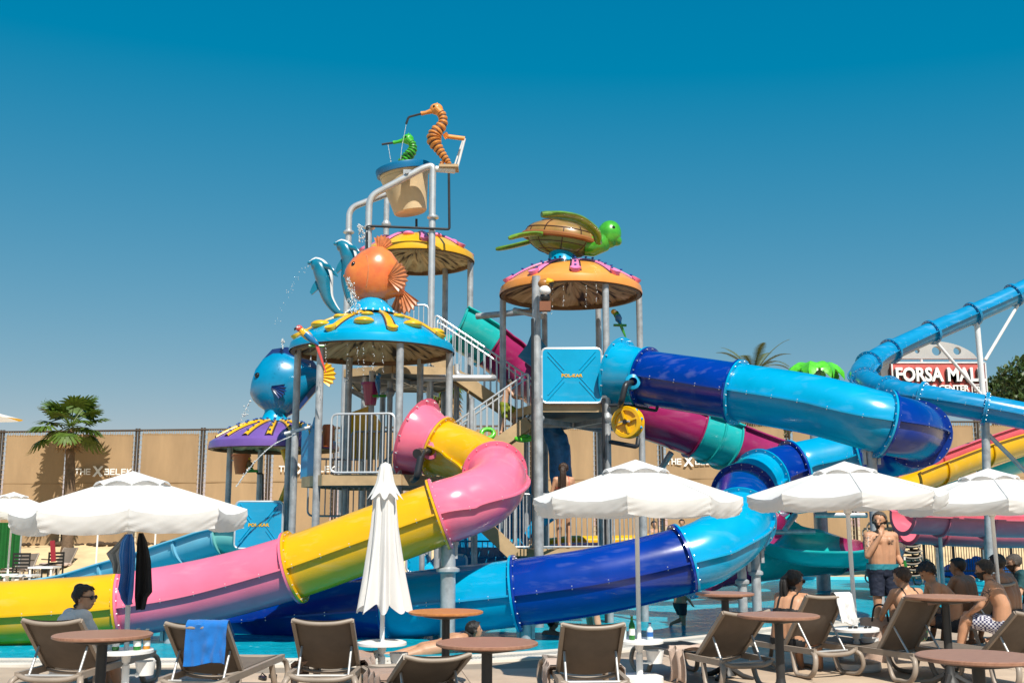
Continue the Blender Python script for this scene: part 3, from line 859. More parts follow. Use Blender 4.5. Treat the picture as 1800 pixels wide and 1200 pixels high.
# --- pink and yellow tube ----------------------------------------
N1 = [(738, 771, 18.35), (772, 785, 18.25), (820, 804, 18.0), (862, 826, 17.45), (875, 847, 16.75), (857, 870, 16.2), (815, 889, 15.95), (772, 903, 15.85), (640, 952, 15.9), (517, 996, 16.0), (370, 1036, 16.1), (216, 1063, 16.0), (60, 1076, 15.9), (-140, 1086, 15.8)]
r1 = slide_root('tube_slide', 'pink and yellow tube slide looping down from the tower to the pool at left', None, N1)
path1, fr1 = tube_slide(r1, N1, [(1, 3.3, YEL), (3.3, 7, PINK), (7, 9, YEL), (9, 11, PINK), (11, 13, YEL)], 0.475)
# flared pink mouth on the platform
def funnel(root, path, fr, i0, i1, r, mat, wide=1.75, ln=0.4):
    m = MB(); n = 28; k = 10
    p0 = path[i1]; t, s, u = fr[i1]
    pts = []
    for j in range(k + 1):
        q = j / k
        p = path[i1] - t * (0.03 + ln * q)
        rr = r * (1 + (wide - 1) * (q ** 1.1 * (1.6 - 0.6 * q)))
        for a in range(n):
            an = 2 * PI * a / n
            sq = 1.0 + 0.10 * q * (math.cos(2 * an) * 0.3 + abs(math.sin(2 * an)) * 0.6)
            m.v.append(p + (s * math.cos(an) + u * math.sin(an)) * rr * sq)
    e = len(m.v)
    p = path[i1] - t * (ln + 0.05)
    for a in range(n):
        an = 2 * PI * a / n
        m.v.append(p + (s * math.cos(an) + u * math.sin(an)) * r * wide * 1.17)
    for j in range(k + 1):
        for a in range(n):
            b = (a + 1) % n; m.f.append((j * n + a, j * n + b, (j + 1) * n + b, (j + 1) * n + a))
    o = m.build('slide_mouth', mat, root, 50, True)
    b = MB()
    for a in range(0, n, 2):
        an = 2 * PI * a / n; c = p + (s * math.cos(an) + u * math.sin(an)) * r * wide * 1.10
        b.tube([c, c + t * 0.05], 0.012, 6)
    x = b.build('bolts', BOLT, o, 0, True); x['kind'] = 'stuff'
    fm = MB(); ring_at(fm, path[i1] - t * 0.022, t, s, u, r * 0.97, r + 0.088, 0.036); fm.build('flange', mat, o, 30, True)
    return o
mouth1 = funnel(r1, path1, fr1, 0, SUB, 0.475, PINK, 1.36, 0.42)
# dark water feed pipe on the mouth
a = at(752, 800, 17.75)
m = MB(); m.tube(bent([at(755, 793, 17.85), at(741, 795, 17.55), at(733, 838, 17.5), at(726, 843, 17.8)], 0.1), 0.062, 10)
m.tube([at(739, 795, 17.62), at(733, 797, 17.5)], 0.085, 12)
m.build('feed_pipe', DARKPIPE, r1, 40, True)
m = MB(); m.lathe([(0.16, 0), (0.15, 0.05), (0.09, 0.07)], 16, at(757, 792, 17.85), Rz(0) @ Rx(R(90)))
m.build('pipe_boss', PINK, r1, 40, True)
support(r1, at(788, 952, 15.9), 0.115)
support(r1, at(300, 1096, 16.05), 0.09)

# --- wide blue tube -----------------------------------------------
N2 = [(1085, 655, 19.7), (1135, 664, 19.3), (1215, 676, 18.8), (1296, 689, 18.3), (1430, 712, 17.6), (1552, 744, 17.15), (1604, 758, 17.75), (1614, 772, 18.8), (1580, 788, 19.75), (1512, 800, 20.1), (1450, 814, 20.2), (1395, 826, 20.2), (1340, 842, 19.8), (1310, 864, 19.0), (1303, 893, 18.0), (1297, 930, 17.1), (1258, 962, 16.65), (1200, 986, 16.45), (1050, 1021, 16.4), (908, 1042, 16.5), (790, 1055, 16.7), (690, 1066, 16.95), (560, 1077, 17.3), (470, 1086, 17.7), (392, 1094, 18.1)]
r2 = slide_root('tube_slide', 'wide two-tone blue tube slide winding from the orange-domed tower into the pool', None, N2)
path2, fr2 = tube_slide(r2, N2, [(1, 3, NAVY), (3, 5, CYAN), (5, 6.3, NAVY), (6.3, 9, NAVY), (9, 11, CYAN), (11, 12, NAVY), (12, 13.2, CYAN), (13.2, 14.6, NAVY), (14.6, 17, CYAN), (17, 19, NAVY), (19, 21, CYAN), (21, 24, NAVY)], 0.51)
mouth2 = funnel(r2, path2, fr2, 0, SUB, 0.51, CYAN, 1.2, 0.55)
m = MB(); m.tube(bent([at(1110, 672, 18.85), at(1100, 674, 18.6), at(1092, 706, 18.6), at(1090, 712, 18.9)], 0.1), 0.055, 10)
m.build('feed_pipe', DARKPIPE, r2, 40, True)
m = MB(); m.lathe([(0.15, 0), (0.14, 0.05), (0.08, 0.07)], 16, at(1112, 671, 18.85), Rx(R(90))); m.build('pipe_boss', CYAN, r2, 40, True)
support(r2, at(1531, 790, 17.3), 0.085); support(r2, at(924, 1093, 16.45), 0.10)
support(r2, at(1303, 976, 17.0), 0.075); support(r2, at(1327, 962, 17.6), 0.08)

# --- narrow blue tube high on the right ----------------------------
N3 = [(1860, 478, 31.4), (1782, 519, 31.0), (1710, 552, 30.7), (1637, 584, 30.3), (1566, 617, 29.6), (1527, 640, 28.8), (1513, 660, 27.2), (1530, 676, 25.2), (1562, 688, 24.0), (1622, 699, 23.3), (1732, 718, 22.8), (1860, 743, 22.4)]
r3 = slide_root('tube_slide', 'narrow sea-blue tube slide hairpinning high in front of the mall sign', None, N3)
path3, fr3 = tube_slide(r3, N3, [(0, 1, CYAN2), (1, 2, CYAN2), (2, 3, CYAN2), (3, 4, CYAN2), (4, 5, CYAN2), (5, 6.6, CYAN2), (6.6, 8, CYAN2), (8, 9, CYAN2), (9, 10, CYAN2), (10, 11, CYAN2)], 0.292)
m = MB(); m.tube([at(1717, 566, 30.7), at(1729, 700, 30.7), at(1735, 760, 30.7), at(1742, 1010, 30.7)], 0.085, 12); m.build('support_post', WHITE_METAL, r3, 40, True)
m = MB(); m.tube([at(1732, 742, 22.9), at(1734, 820, 22.9), at(1742, 1020, 22.9)], 0.09, 12); m.build('support_post', GALV, r3, 40, True)
for a, b in (((1644, 599, 30.3), (1727, 696, 30.7)), ((1791, 533, 31), (1732, 632, 30.7)), ((1736, 762, 22.9), (1812, 838, 23.2))):
    m = MB(); m.tube([at(*a), at(*b)], 0.05, 10); m.build('brace', WHITE_METAL if a[1] < 700 else GALV, r3, 40, True)

# --- magenta and teal open spiral slide ------------------------------
N4 = [(798, 566, 23.0), (835, 586, 23.2), (880, 616, 23.4), (925, 655, 23.5), (985, 690, 23.0), (1060, 706, 22.0), (1150, 728, 21.4), (1222, 754, 21.5), (1268, 772, 21.7), (1345, 800, 22.3), (1415, 820, 23.5), (1470, 836, 25.6), (1450, 856, 28.0), (1370, 872, 28.6), (1335, 892, 27.4), (1345, 925, 25.8), (1400, 948, 25.2), (1475, 955, 25.4), (1535, 954, 26.4), (1548, 958, 27.6), (1490, 966, 28.0), (1400, 974, 27.2), (1320, 982, 26.2), (1245, 991, 25.2)]
r4 = slide_root('open_slide', 'magenta and teal open trough slide spiralling from the upper landing behind the blue tube', None, N4)
rol = [0.35] * 9 + [0.3, 0.2, 0.5, 0.5, 0.4, 0.3, -0.4, -0.5, -0.4, 0.0, -0.1, -0.2, -0.25, -0.25, -0.25]
path4, fr4 = open_slide(r4, N4, [(0, 1.6, TEAL), (1.6, 7, MAG), (7, 7.6, TEAL), (7.6, 8.1, TEAL), (8.1, 10, MAG), (10, 13, TEAL), (13, 15, MAG), (15, 17.5, TEAL), (17.5, 20.3, MAG), (20.3, 22.3, TEAL), (22.3, 23, MAG)], 0.58, rol)
for a, b in (((1340, 935, 24.9), (1432, 934, 25.0)), ((1432, 905, 24.9), (1524, 905, 24.9)), ((1380, 930, 24.8), (1398, 905, 25.6)), ((1180, 795, 21.6), (1158, 830, 21.8))):
    m = MB(); m.tube([at(*a), at(*b)], 0.065, 10); m.build('brace', GALV, r4, 40, True)
support(r4, at(1303, 1015, 25.5), 0.07, clamp=False)

# --- pale blue open slide on the far left ----------------------------
N5 = [(452, 945, 20.4), (395, 940, 20.6), (330, 960, 21.0), (265, 982, 21.6), (200, 1000, 22.2), (135, 1018, 22.7), (60, 1030, 23.0), (20, 1036, 23.2)]
r5 = slide_root('open_slide', 'pale blue open slide running down to the left behind the yellow tube', None, N5)
open_slide(r5, N5, [(0, 1, AQUA), (1, 2, P('light_blue_fibreglass', (0.17, 0.46, 0.62), 0.3, 0, 0.15, 1.2, 0, 8, 0.2)), (2, 3, MATS['light_blue_fibreglass']), (3, 4, MATS['light_blue_fibreglass']), (4, 5, MATS['light_blue_fibreglass']), (5, 7, MATS['light_blue_fibreglass'])], 0.36, -0.25, 0, 180)
for q in ((330, 968, 21.0), (265, 990, 21.6), (395, 950, 20.6)): support(r5, at(*q), 0.045, clamp=False)

# --- racing slides on the right ---------------------------------------
for nodes, mat, r, lab, roll in (
    ([(1590, 842, 28.2), (1640, 822, 28.8), (1720, 792, 29.8), (1800, 768, 30.8), (1900, 742, 32)], YEL, 0.52, 'yellow open slide climbing to the right edge below the narrow tube', 0.2),
    ([(1590, 826, 29.6), (1640, 806, 30.0), (1720, 776, 31), (1800, 750, 32), (1900, 722, 33)], ROSE, 0.40, 'salmon pink open slide lying just behind the yellow one', 0.2),
    ([(1600, 878, 29.0), (1640, 862, 29.6), (1720, 834, 30.6), (1800, 806, 31.6), (1900, 776, 32.8)], TEAL, 0.38, 'teal open slide lying just below the yellow one', 0.25),
    ([(1586, 905, 24.0), (1650, 908, 24.3), (1730, 912, 24.6), (1850, 914, 25)], ROSE, 0.42, 'rose pink open slide crossing level behind the rightmost parasol', -0.15),
    ([(1596, 926, 26.0), (1650, 930, 26.3), (1730, 934, 26.6), (1850, 936, 27)], ROSE, 0.40, 'lower rose pink open slide above the black railing', 0.15)):
    rr_ = slide_root('open_slide', lab, 'racing slides at the right', nodes)
    open_slide(rr_, nodes, [(i, i + 1, mat) for i in range(len(nodes) - 1)], r, roll)
    for i in (1, 2):
        p = at(*nodes[i]); support(rr_, p - Vector((0, 0, r * 0.9)), 0.045, -0.1, False)
# ================================================================== PLAY TOWERS
def thatch_mat():
    m = P('carved_wood_underside', (0.30, 0.19, 0.09), 0.7, 0, 0.3, 4)
    n = m.node_tree.nodes; l = m.node_tree.links; b = n['Principled BSDF']
    tc = n.new('ShaderNodeTexCoord'); gr = n.new('ShaderNodeTexGradient'); gr.gradient_type = 'RADIAL'; l.new(tc.outputs['UV'], gr.inputs['Vector'])
    sx = n.new('ShaderNodeSeparateXYZ'); l.new(tc.outputs['UV'], sx.inputs[0])
    mp = n.new('ShaderNodeMapping'); mp.inputs['Scale'].default_value = (34, 2.0, 1); l.new(tc.outputs['UV'], mp.inputs['Vector'])
    nz = n.new('ShaderNodeTexNoise'); nz.inputs['Scale'].default_value = 1.0; nz.inputs['Detail'].default_value = 3; nz.inputs['Distortion'].default_value = 1.6
    l.new(mp.outputs[0], nz.inputs['Vector'])
    rp = n.new('ShaderNodeValToRGB')
    e = rp.color_ramp.elements; e[0].position = 0.38; e[0].color = (0.05, 0.025, 0.012, 1); e[1].position = 0.48; e[1].color = (0.62, 0.38, 0.17, 1)
    e2 = e.new(0.66); e2.color = (0.88, 0.62, 0.32, 1)
    l.new(nz.outputs['Fac'], rp.inputs['Fac']); l.new(rp.outputs[0], b.inputs['Base Color'])
    return m
THATCH = thatch_mat()
LGALV = P('bright_galvanised_steel', (0.60, 0.61, 0.62), 0.38, 0.55, 0.15, 5)
DOT = P('blue_dot_paint', (0.02, 0.08, 0.3), 0.3)
OUTL = P('dark_outline_paint', (0.03, 0.02, 0.03), 0.5)
def dome(root, cx, cy, zr, Rr, h, mat, arm_mat, narm=8, knobs=None, knob_mat=None, dots=False, a0=0.0, top=0.22, arm_w=0.10, flare=True, band_mat=None, reach=0.93):
    """a moulded fibreglass roof: shell, carved underside, raised arms with cupped ends, knobs"""
    band = 0.15
    def zdome(r): return zr + band + h * max(0.0, 1 - (r / (Rr * 0.985)) ** 2.1)
    prof = [(Rr, zr), (Rr * 1.004, zr + 0.03), (Rr * 0.985, zr + band)] + [(Rr * 0.985 * (1 - k / 12), zdome(Rr * 0.985 * (1 - k / 12))) for k in range(1, 13)]
    prof = prof[:-1] + [(0.01, zdome(0))]
    inner = [(0.01, zdome(0) - 0.12)] + [(Rr * 0.95 * k / 6, zr + 0.05 + (h * 0.55) * max(0, 1 - (k / 6) ** 1.6)) for k in range(1, 7)] + [(Rr * 0.975, zr + 0.04)]
    shell = MB(); shell.lathe(prof, 64, (cx, cy, 0)); d = shell.build('roof_shell', mat, root, 30, True)
    um = MB(); n = 96; k = len(inner)
    for j in range(n):
        a = 2 * PI * j / n
        for i, (r, z) in enumerate(inner):
            zz = z + (0.022 if (j // 3) % 2 else -0.008) * (1 if 0 < i < k - 1 else 0)
            um.v.append(Vector((cx + r * math.cos(a), cy + r * math.sin(a), zz)))
    for j in range(n):
        j2 = (j + 1) % n
        for i in range(k - 1): um.f.append((j * k + i, j * k + i + 1, j2 * k + i + 1, j2 * k + i))
    u = um.build('carved_underside', THATCH, root, 60, True, norm=False)
    uv = u.data.uv_layers.new(name='UVMap')
    for poly in u.data.polygons:
        for li in poly.loop_indices:
            vi = u.data.loops[li].vertex_index; j, i = divmod(vi, k)
            uv.data[li].uv = (j / n, i / (k - 1))
    rim = MB(); rim.lathe([(Rr * 0.925, zr + 0.07), (Rr * 0.975, zr + 0.07), (Rr * 0.98, zr - 0.012), (Rr * 0.93, zr - 0.015), (Rr * 0.925, zr + 0.07)], 64, (cx, cy, 0)); rim.build('rim_board', P('rim_wood', (0.17, 0.085, 0.035), 0.6, 0, 0.4, 5) if 'rim_wood' not in MATS else MATS['rim_wood'], root, 30, True)
    for i in range(narm):
        a = a0 + 2 * PI * i / narm; dv = Vector((math.cos(a), math.sin(a), 0)); sv = Vector((-math.sin(a), math.cos(a), 0))
        m = MB(); m3 = MB(); pts = []; steps = 12
        for q in range(steps + 1):
            r = Rr * (0.10 + (reach - 0.10) * q / steps); pts.append(Vector((cx, cy, zdome(r))) + dv * r + sv * 0.03 * math.sin(q / steps * PI * 1.3))
        ws = [arm_w * (0.55 + 0.65 * q / steps) for q in range(steps + 1)]
        for mm, ex, lift in ((m, 0.0, 1.0), (m3, 0.026, 0.35)):
            o = len(mm.v)
            for q, p in enumerate(pts):
                w = ws[q] + ex
                for x, z in ((-1, -0.02), (-0.75, 0.55), (0, 0.85), (0.75, 0.55), (1, -0.02)): mm.v.append(p + sv * x * w + Vector((0, 0, z * 0.06 * lift)))
            for q in range(steps):
                for x in range(4): mm.f.append((o + q * 5 + x, o + q * 5 + x + 1, o + (q + 1) * 5 + x + 1, o + (q + 1) * 5 + x))
        if flare:
            e = pts[-1]
            for q, (ww, dd, zz) in enumerate(((0.10, 0.0, 0.03), (0.14, 0.07, 0.10), (0.17, 0.12, 0.14))): pass
            m.lathe([(0.02, 0.02), (0.07, 0.0), (0.105, 0.07), (0.11, 0.11), (0.075, 0.10), (0.02, 0.07)], 10, e - dv * 0.04 - Vector((0, 0, 0.02)), (Matrix.Rotation(R(28), 3, sv)))
        arm = m.build('raised_arm', arm_mat, root, 40, True, norm=False)
        m3.build('arm_outline', OUTL, arm, 40, True, norm=False)
        if dots:
            dm = MB()
            for q in range(3, steps, 2): dm.ell(pts[q] + Vector((0, 0, 0.075)) , (0.03, 0.03, 0.02), None, 8, 6)
            dm.build('arm_dots', DOT, arm, 40, True)['kind'] = 'stuff'
        if knobs:
            for rr, sz in knobs:
                a2 = a + PI / narm; c = Vector((cx + math.cos(a2) * Rr * rr, cy + math.sin(a2) * Rr * rr, zdome(Rr * rr)))
                MB().ell(c, (sz * 1.2, sz * 1.2, sz * 0.55), None, 14, 8).build('knob', knob_mat or arm_mat, root, 40, True)
    return zdome(0)
def post(root, px, Y, pytop, r=0.068, base=-0.72, flanges=(), name='post', mat=None):
    p = at(px, pytop, Y); m = MB(); m.tube([(p.x, p.y, base), (p.x, p.y, p.z)], r, 14)
    for fpy in flanges:
        z = at(px, fpy, Y).z; m.lathe([(r, z - 0.10), (r * 1.7, z - 0.02), (r * 1.7, z + 0.02), (r, z + 0.10)], 14, (p.x, p.y, 0))
    return m.build(name, mat or GALV, root, 40, True)
def pipe(root, pts, r=0.05, mat=None, rad=0.12, name='pipe'):
    m = MB(); m.tube(bent(pts, rad), r, 12); return m.build(name, mat or GALV, root, 40, True)
def railing(root, A, B, h, n, r=0.02, mat=None, gap=0.06, rounded=True, shear=True):
    """welded panel: rounded outer frame with a child for every bar"""
    mat = mat or RAILM; up = Vector((0, 0, 1))
    c = [A + up * gap, B + up * gap, B + up * h, A + up * h]
    pts = []; mid = (c[0] + c[1]) / 2
    loop = bent([mid, c[1], c[2], c[3], c[0], mid], 0.12 if rounded else 0.02, 5)[:-1]
    m = MB(); m.tube(loop, r, 8, closed=True); fr = m.build('railing', mat, root, 40, True)
    bme = None
    for i in range(1, n + 1):
        p = A.lerp(B, i / (n + 1)) + up * gap
        if bme is None:
            bme = MB().tube([(0, 0, 0), (0, 0, h - gap)], r * 0.62, 6).mesh('baluster', mat, 40)
        o = link('baluster', bme, fr); o.location = p - org(root)
    return fr
def xpanel(root, c, w, h, mat, text=True, tilt=0.0):
    """moulded blue guard panel with a white tubular edge, raised cross and maker's name"""
    o = []; rr = 0.09
    for (sx_, sz_, a) in ((1, 1, 0), (-1, 1, 90), (-1, -1, 180), (1, -1, 270)):
        for k in range(6):
            an = R(a + 90 * k / 5); o.append((sx_ * (w / 2 - rr) + rr * math.cos(an), sz_ * (h / 2 - rr) + rr * math.sin(an)))
    m = MB(); M = Rx(R(90)); m.plate(o, 0.04, M, c); pn = m.build('guard_panel', mat, root, 30, True)
    e = MB(); e.tube([c + Vector((x, -0.005, z)) for x, z in o], 0.022, 8, closed=True); e.build('panel_edge', RAILM, pn, 40, True)
    for sg in (-1, 1):
        for s2 in (-1, 1):
            x = MB()
            for d in (-0.045, 0.045):
                a = Vector((sg * (0.10 + abs(d)), 0, s2 * (0.07 - d))); b = Vector((sg * (w * 0.40), 0, s2 * (h * 0.40 - d)))
                x.tube([c + a + Vector((0, -0.022, 0)), c + b + Vector((0, -0.022, 0))], 0.012, 6)
            x.build('raised_cross', mat, pn, 40, True)['kind'] = 'stuff'
    if text:
        me = text_mesh('maker_name', 'POL-KAR', 0.085, 0.004, GOLD if False else MATS['golden_yellow_paint'], 0.003)
        for v in me.vertices: x, y, z = v.co; v.co = (x * 1.15, -z, y)
        t = link('maker_name', me, pn); t.location = c + Vector((0, -0.026, -0.03)) - org(pn)
    return pn
def stairs(root, A, B, wv, n, rail=True, bars=14, hr=0.92):
    """A bottom, B top of the near stringer, wv points across the flight"""
    up = Vector((0, 0, 1)); d = (B - A); hd = Vector((d.x, d.y, 0))
    for k in (0, 1):
        m = MB(); m.beam(A + wv * k, B + wv * k, 0.05, 0.24); m.build('stringer', BEIGE, root, 0, True)
    q = hd.length / n
    sm = None
    for i in range(n):
        p = A + hd * ((i + 0.5) / n) + up * (d.z * (i + 0.7) / n) + wv * 0.5
        if sm is None:
            sm = MB().box((0, 0, 0), (q * 1.08, max(0.3, wv.length - 0.06), 0.045)).mesh('tread', BEIGE, 0)
        o = link('tread', sm, root); o.location = p - org(root); o.rotation_euler = (0, 0, math.atan2(hd.y, hd.x))
    if rail:
        for k in (0, 1):
            railing(root, A + wv * k + up * 0.06, B + wv * k + up * 0.06, hr, bars, 0.02)

# ---------------------------------------------------------------- left tower, blue roof
c = at(655, 606, 19.5)
zrim1 = (at(655, 600, 18.0).z + at(655, 640, 21.0).z) / 2
t1 = thing('play_tower', 'play tower under the bright blue roof with yellow arms', 'play tower', (c.x, c.y, -0.72), 0, 'towers of the water playground')
R1 = mpx(146, 19.5)
ztop1 = dome(t1, c.x, c.y, zrim1, R1, 0.62, MATS['cyan_fibreglass'], GOLD, 8, [(0.50, 0.10), (0.76, 0.16)], GOLD, a0=R(22), arm_w=0.07)
for px, Y in ((703, 18.3), (790, 19.4), (563, 18.5), (523, 19.5), (614, 20.6), (739, 20.7)):
    p = at(px, 640, Y); m = MB(); m.tube([(p.x, p.y, -0.72), (p.x, p.y, zrim1 + 0.10)], 0.068, 14)
    for z in ((2.55,) if px in (614, 739) else ()): m.lathe([(0.068, z - 0.1), (0.115, z - 0.02), (0.115, z + 0.02), (0.068, z + 0.1)], 14, (p.x, p.y, 0))
    m.build('post', GALV, t1, 40, True)
zp = at(620, 846, 18.2).z
A, B = at(528, 846, 18.4), at(800, 846, 18.2)
m = MB()
hexa = [at(532, 846, 19.2), at(568, 846, 18.3), at(706, 846, 18.15), at(800, 846, 19.3), at(745, 846, 20.9), at(612, 846, 20.9)]
m.plate([(q.x, q.y) for q in hexa], 0.07, None, (0, 0, zp)); m.build('platform_deck', P('deck_grating', (0.10, 0.095, 0.09), 0.7) , t1, 0, True)
for i in range(6):
    a, b = hexa[i].copy(), hexa[(i + 1) % 6].copy(); a.z = b.z = zp + 0.03
    m = MB(); m.beam(a, b, 0.05, 0.19); m.build('edge_beam', BEIGE, t1, 0, True)
    u = MB(); u.tube([a - Vector((0, 0, 0.16)), (hexa[(i + 3) % 6] + a) / 2 * 1.0 - Vector((0, 0, 0))], 0.02, 6)
a, b = at(580, 838, 18.25), at(692, 838, 18.12); a.z = b.z = zp + 0.10
railing(t1, a, b, at(640, 727, 18.2).z - a.z, 10, 0.02)
a, b = at(706, 838, 19.0), at(790, 838, 20.2); a.z = b.z = zp + 0.1
a, b = at(616, 838, 20.8), at(735, 838, 20.8); a.z = b.z = zp + 0.1
railing(t1, a, b, 1.02, 10, 0.02, GALV)
# notched blue panel on the left side, net of yellow play bars behind
for q0, q1 in (((528, 832, 19.3), (555, 732, 18.9)), ):
    w_ = at(q1[0], 832, q1[2]) - at(*q0); zz0 = zp + 0.1; H = at(q1[0], q1[1], q1[2]).z - zz0
    out = [(0, 0), (1, 0), (1, 1.0), (0.78, 1.0), (0.52, 0.70), (0.28, 0.92), (0, 0.92)]
    vs = [at(*q0) + w_ * x for x, z in out]
    m = MB(); n_ = len(out); th = Vector((0.0, 0.05, 0))
    base = [Vector((v.x, v.y, zz0 + H * out[i][1])) for i, v in enumerate(vs)]
    m.add(base + [v + th for v in base], [tuple(range(n_)), tuple(range(2 * n_ - 1, n_ - 1, -1))] + [(i, n_ + i, n_ + (i + 1) % n_, (i + 1) % n_) for i in range(n_)])
    m.build('notched_panel', MATS['sea_blue_fibreglass'], t1, 0, True)
m = MB(); m.lathe([(0.10, 0), (0.11, 0.4), (0.09, 0.42), (0.09, 0.02), (0.0, 0.02)], 16, at(576, 785, 19.4)); m.build('spray_canister', P('orange_red_plastic', (0.62, 0.13, 0.03), 0.4), t1, 40, True)
pipe(t1, [at(500, 762, 19.0), at(546, 750, 19.0)], 0.03, WHITE_METAL, name='water_cannon')

# guard panel, yellow climbing hoop and small panels at water level
post(t1, 480, 20.2, 880, 0.06); post(t1, 508, 20.4, 760, 0.06)
xpanel(t1, at(455, 922, 20.0), mpx(82, 20), mpx(80, 20), CYAN)
pipe(t1, [at(497, 790, 20.6), at(506, 815, 20.6), at(506, 850, 20.6), at(494, 880, 20.6)], 0.055, MATS['yellow_fibreglass'], 0.3, 'yellow_hoop')
for q, mt in (((640, 760, 20.9), MATS['yellow_fibreglass']),):
    m = MB(); m.plate([(-0.3, -0.55), (0.3, -0.55), (0.34, 0.2), (0.1, 0.55), (-0.3, 0.4)], 0.05, Rx(R(90)), at(*q)); m.build('play_panel', mt, t1, 30, True)
for i, px in enumerate((545, 566, 587, 608, 629)):
    pass
A = at(540, 915, 19.8); B = at(640, 905, 20.2); A.z = B.z = at(590, 912, 20).z
railing(t1, A, B, 1.15, 9, 0.02, GALV)
railing(t1, at(640, 935, 20.2), at(705, 860, 20.4), 0.95, 6, 0.02, GALV)

# ---------------------------------------------------------------- small purple roof
c = at(482, 790, 21.6); R2 = mpx(112, 21.6)
t2 = thing('spray_canopy', 'low spray canopy with a purple roof and yellow ribs at left', 'canopy', (c.x, c.y, -0.72), 0, 'towers of the water playground')
zr2 = at(482, 791, 21.6).z
ztop2 = dome(t2, c.x, c.y, zr2, R2, mpx(38, 21.6), PURPLE, GOLD, 16, None, None, True, a0=R(8), arm_w=0.05, flare=False, reach=0.92)
for px, Y in ((404, 21.4), (458, 22.5), (509, 20.8), (560, 21.8)):
    p = at(px, 800, Y); m = MB(); m.tube([(p.x, p.y, -0.72), (p.x, p.y, zr2 + 0.08)], 0.062, 14); m.build('post', GALV, t2, 40, True)
pipe(t2, [at(452, 826, 21.4), at(452, 832, 21.4), at(462, 832, 21.4), at(462, 880, 21.4)], 0.022, DARKPIPE, 0.05)
def pot(label, q, col, h=0.36, r0=0.11, r1=0.17):
    p = at(*q); t = thing('tipping_pot', label, 'pot', p, 0, 'tipping pots')
    m = MB(); m.lathe([(0.0, 0), (r0, 0.0), (r1, h), (r1 + 0.025, h), (r1 + 0.025, h + 0.05), (r1 - 0.02, h + 0.05), (r0 - 0.02, 0.03), (0, 0.03)], 20); m.build('pot_body', col, t, 40)
    m = MB(); m.tube([(-r1 - 0.04, 0, h * 0.8), (r1 + 0.04, 0, h * 0.8)], 0.015, 6); m.build('pivot_rod', GALV, t, 40)
    return t
TERRA = P('terracotta_plastic', (0.62, 0.16, 0.05), 0.45, 0, 0.15, 5)
pot('terracotta coloured tipping pot hanging below the purple roof', (423, 833, 21.3), TERRA)
pot('dark red tipping pot hanging beside the blue macaw', (651, 712, 20.2), MATS['magenta_fibreglass'], 0.40)

# ---------------------------------------------------------------- middle tower, yellow roof and bucket frame
c = at(733, 440, 23.0); R3 = mpx(104, 23.0)
zr3 = (at(733, 434, 21.8).z + at(733, 486, 24.2).z) / 2
t3 = thing('play_tower', 'tallest play tower with the yellow roof and the bucket frame on top', 'play tower', (c.x, c.y, -0.72), 0, 'towers of the water playground')
ztop3 = dome(t3, c.x, c.y, zr3, R3, 0.50, GOLD, PINKP, 8, [(0.62, 0.11)], PINKP, a0=R(14), arm_w=0.08)
yF, yB = 21.6, 24.0
pA = at(760, 292, yF); pB = at(650, 350, yF)
for px, Y, topy, fl in ((827, 23.0, 455, ()), (783, 24.0, 470, ()), (680, 24.2, 345, (395,))):
    post(t3, px, Y, topy, 0.07, flanges=fl)
# two pipe frames that carry the bucket: up, over and down again
for Y, q in ((21.7, ((649, 700), (649, 346), (745, 295), (761, 291), (761, 700))), (23.4, ((613, 700), (614, 366), (694, 336)))):
    pts = [at(px, py, Y) for px, py in q]
    if len(pts) == 5:
        pts[0] = Vector((pts[1].x, pts[1].y, -0.72)); pts[-1] = Vector((pts[3].x, pts[3].y, -0.72))
    else:
        pts[0] = Vector((pts[1].x, pts[1].y, -0.72))
    m = MB(); m.tube(bent(pts, 0.22, 6), 0.075, 14)
    for px, py in ((649, 400), (761, 382)) if len(q) == 5 else ((613, 408),):
        p = at(px, py, Y); m.lathe([(0.075, -0.05), (0.13, -0.02), (0.13, 0.02), (0.075, 0.05)], 14, p)
    m.build('bucket_frame', LGALV, t3, 40, True)
pipe(t3, [at(766, 297, 21.7), at(800, 300, 21.7)], 0.07, WHITE_METAL, name='bracket_arm')
MB().box(at(785, 297, 21.7) + Vector((0.05, 0.05, 0.03)), (0.42, 0.42, 0.06)).build('statue_shelf', BEIGE, t3, 0, True)
pipe(t3, [at(789, 305, 21.6), at(790, 403, 21.6), at(645, 397, 21.6), at(645, 520, 21.6)], 0.028, DARKPIPE, 0.05)
pipe(t3, [at(732, 385, 22.6), at(732, 402, 22.6)], 0.028, DARKPIPE)
pipe(t3, [at(786, 240, 21.8), at(817, 244, 21.8)], 0.05, ORANGE, name='statue_stay')
pipe(t3, [at(817, 244, 21.8), at(803, 297, 21.8)], 0.028, WHITE_METAL, name='statue_stay'); pipe(t3, [at(814, 246, 22.0), at(797, 297, 22.0)], 0.02, WHITE_METAL, name='statue_stay')
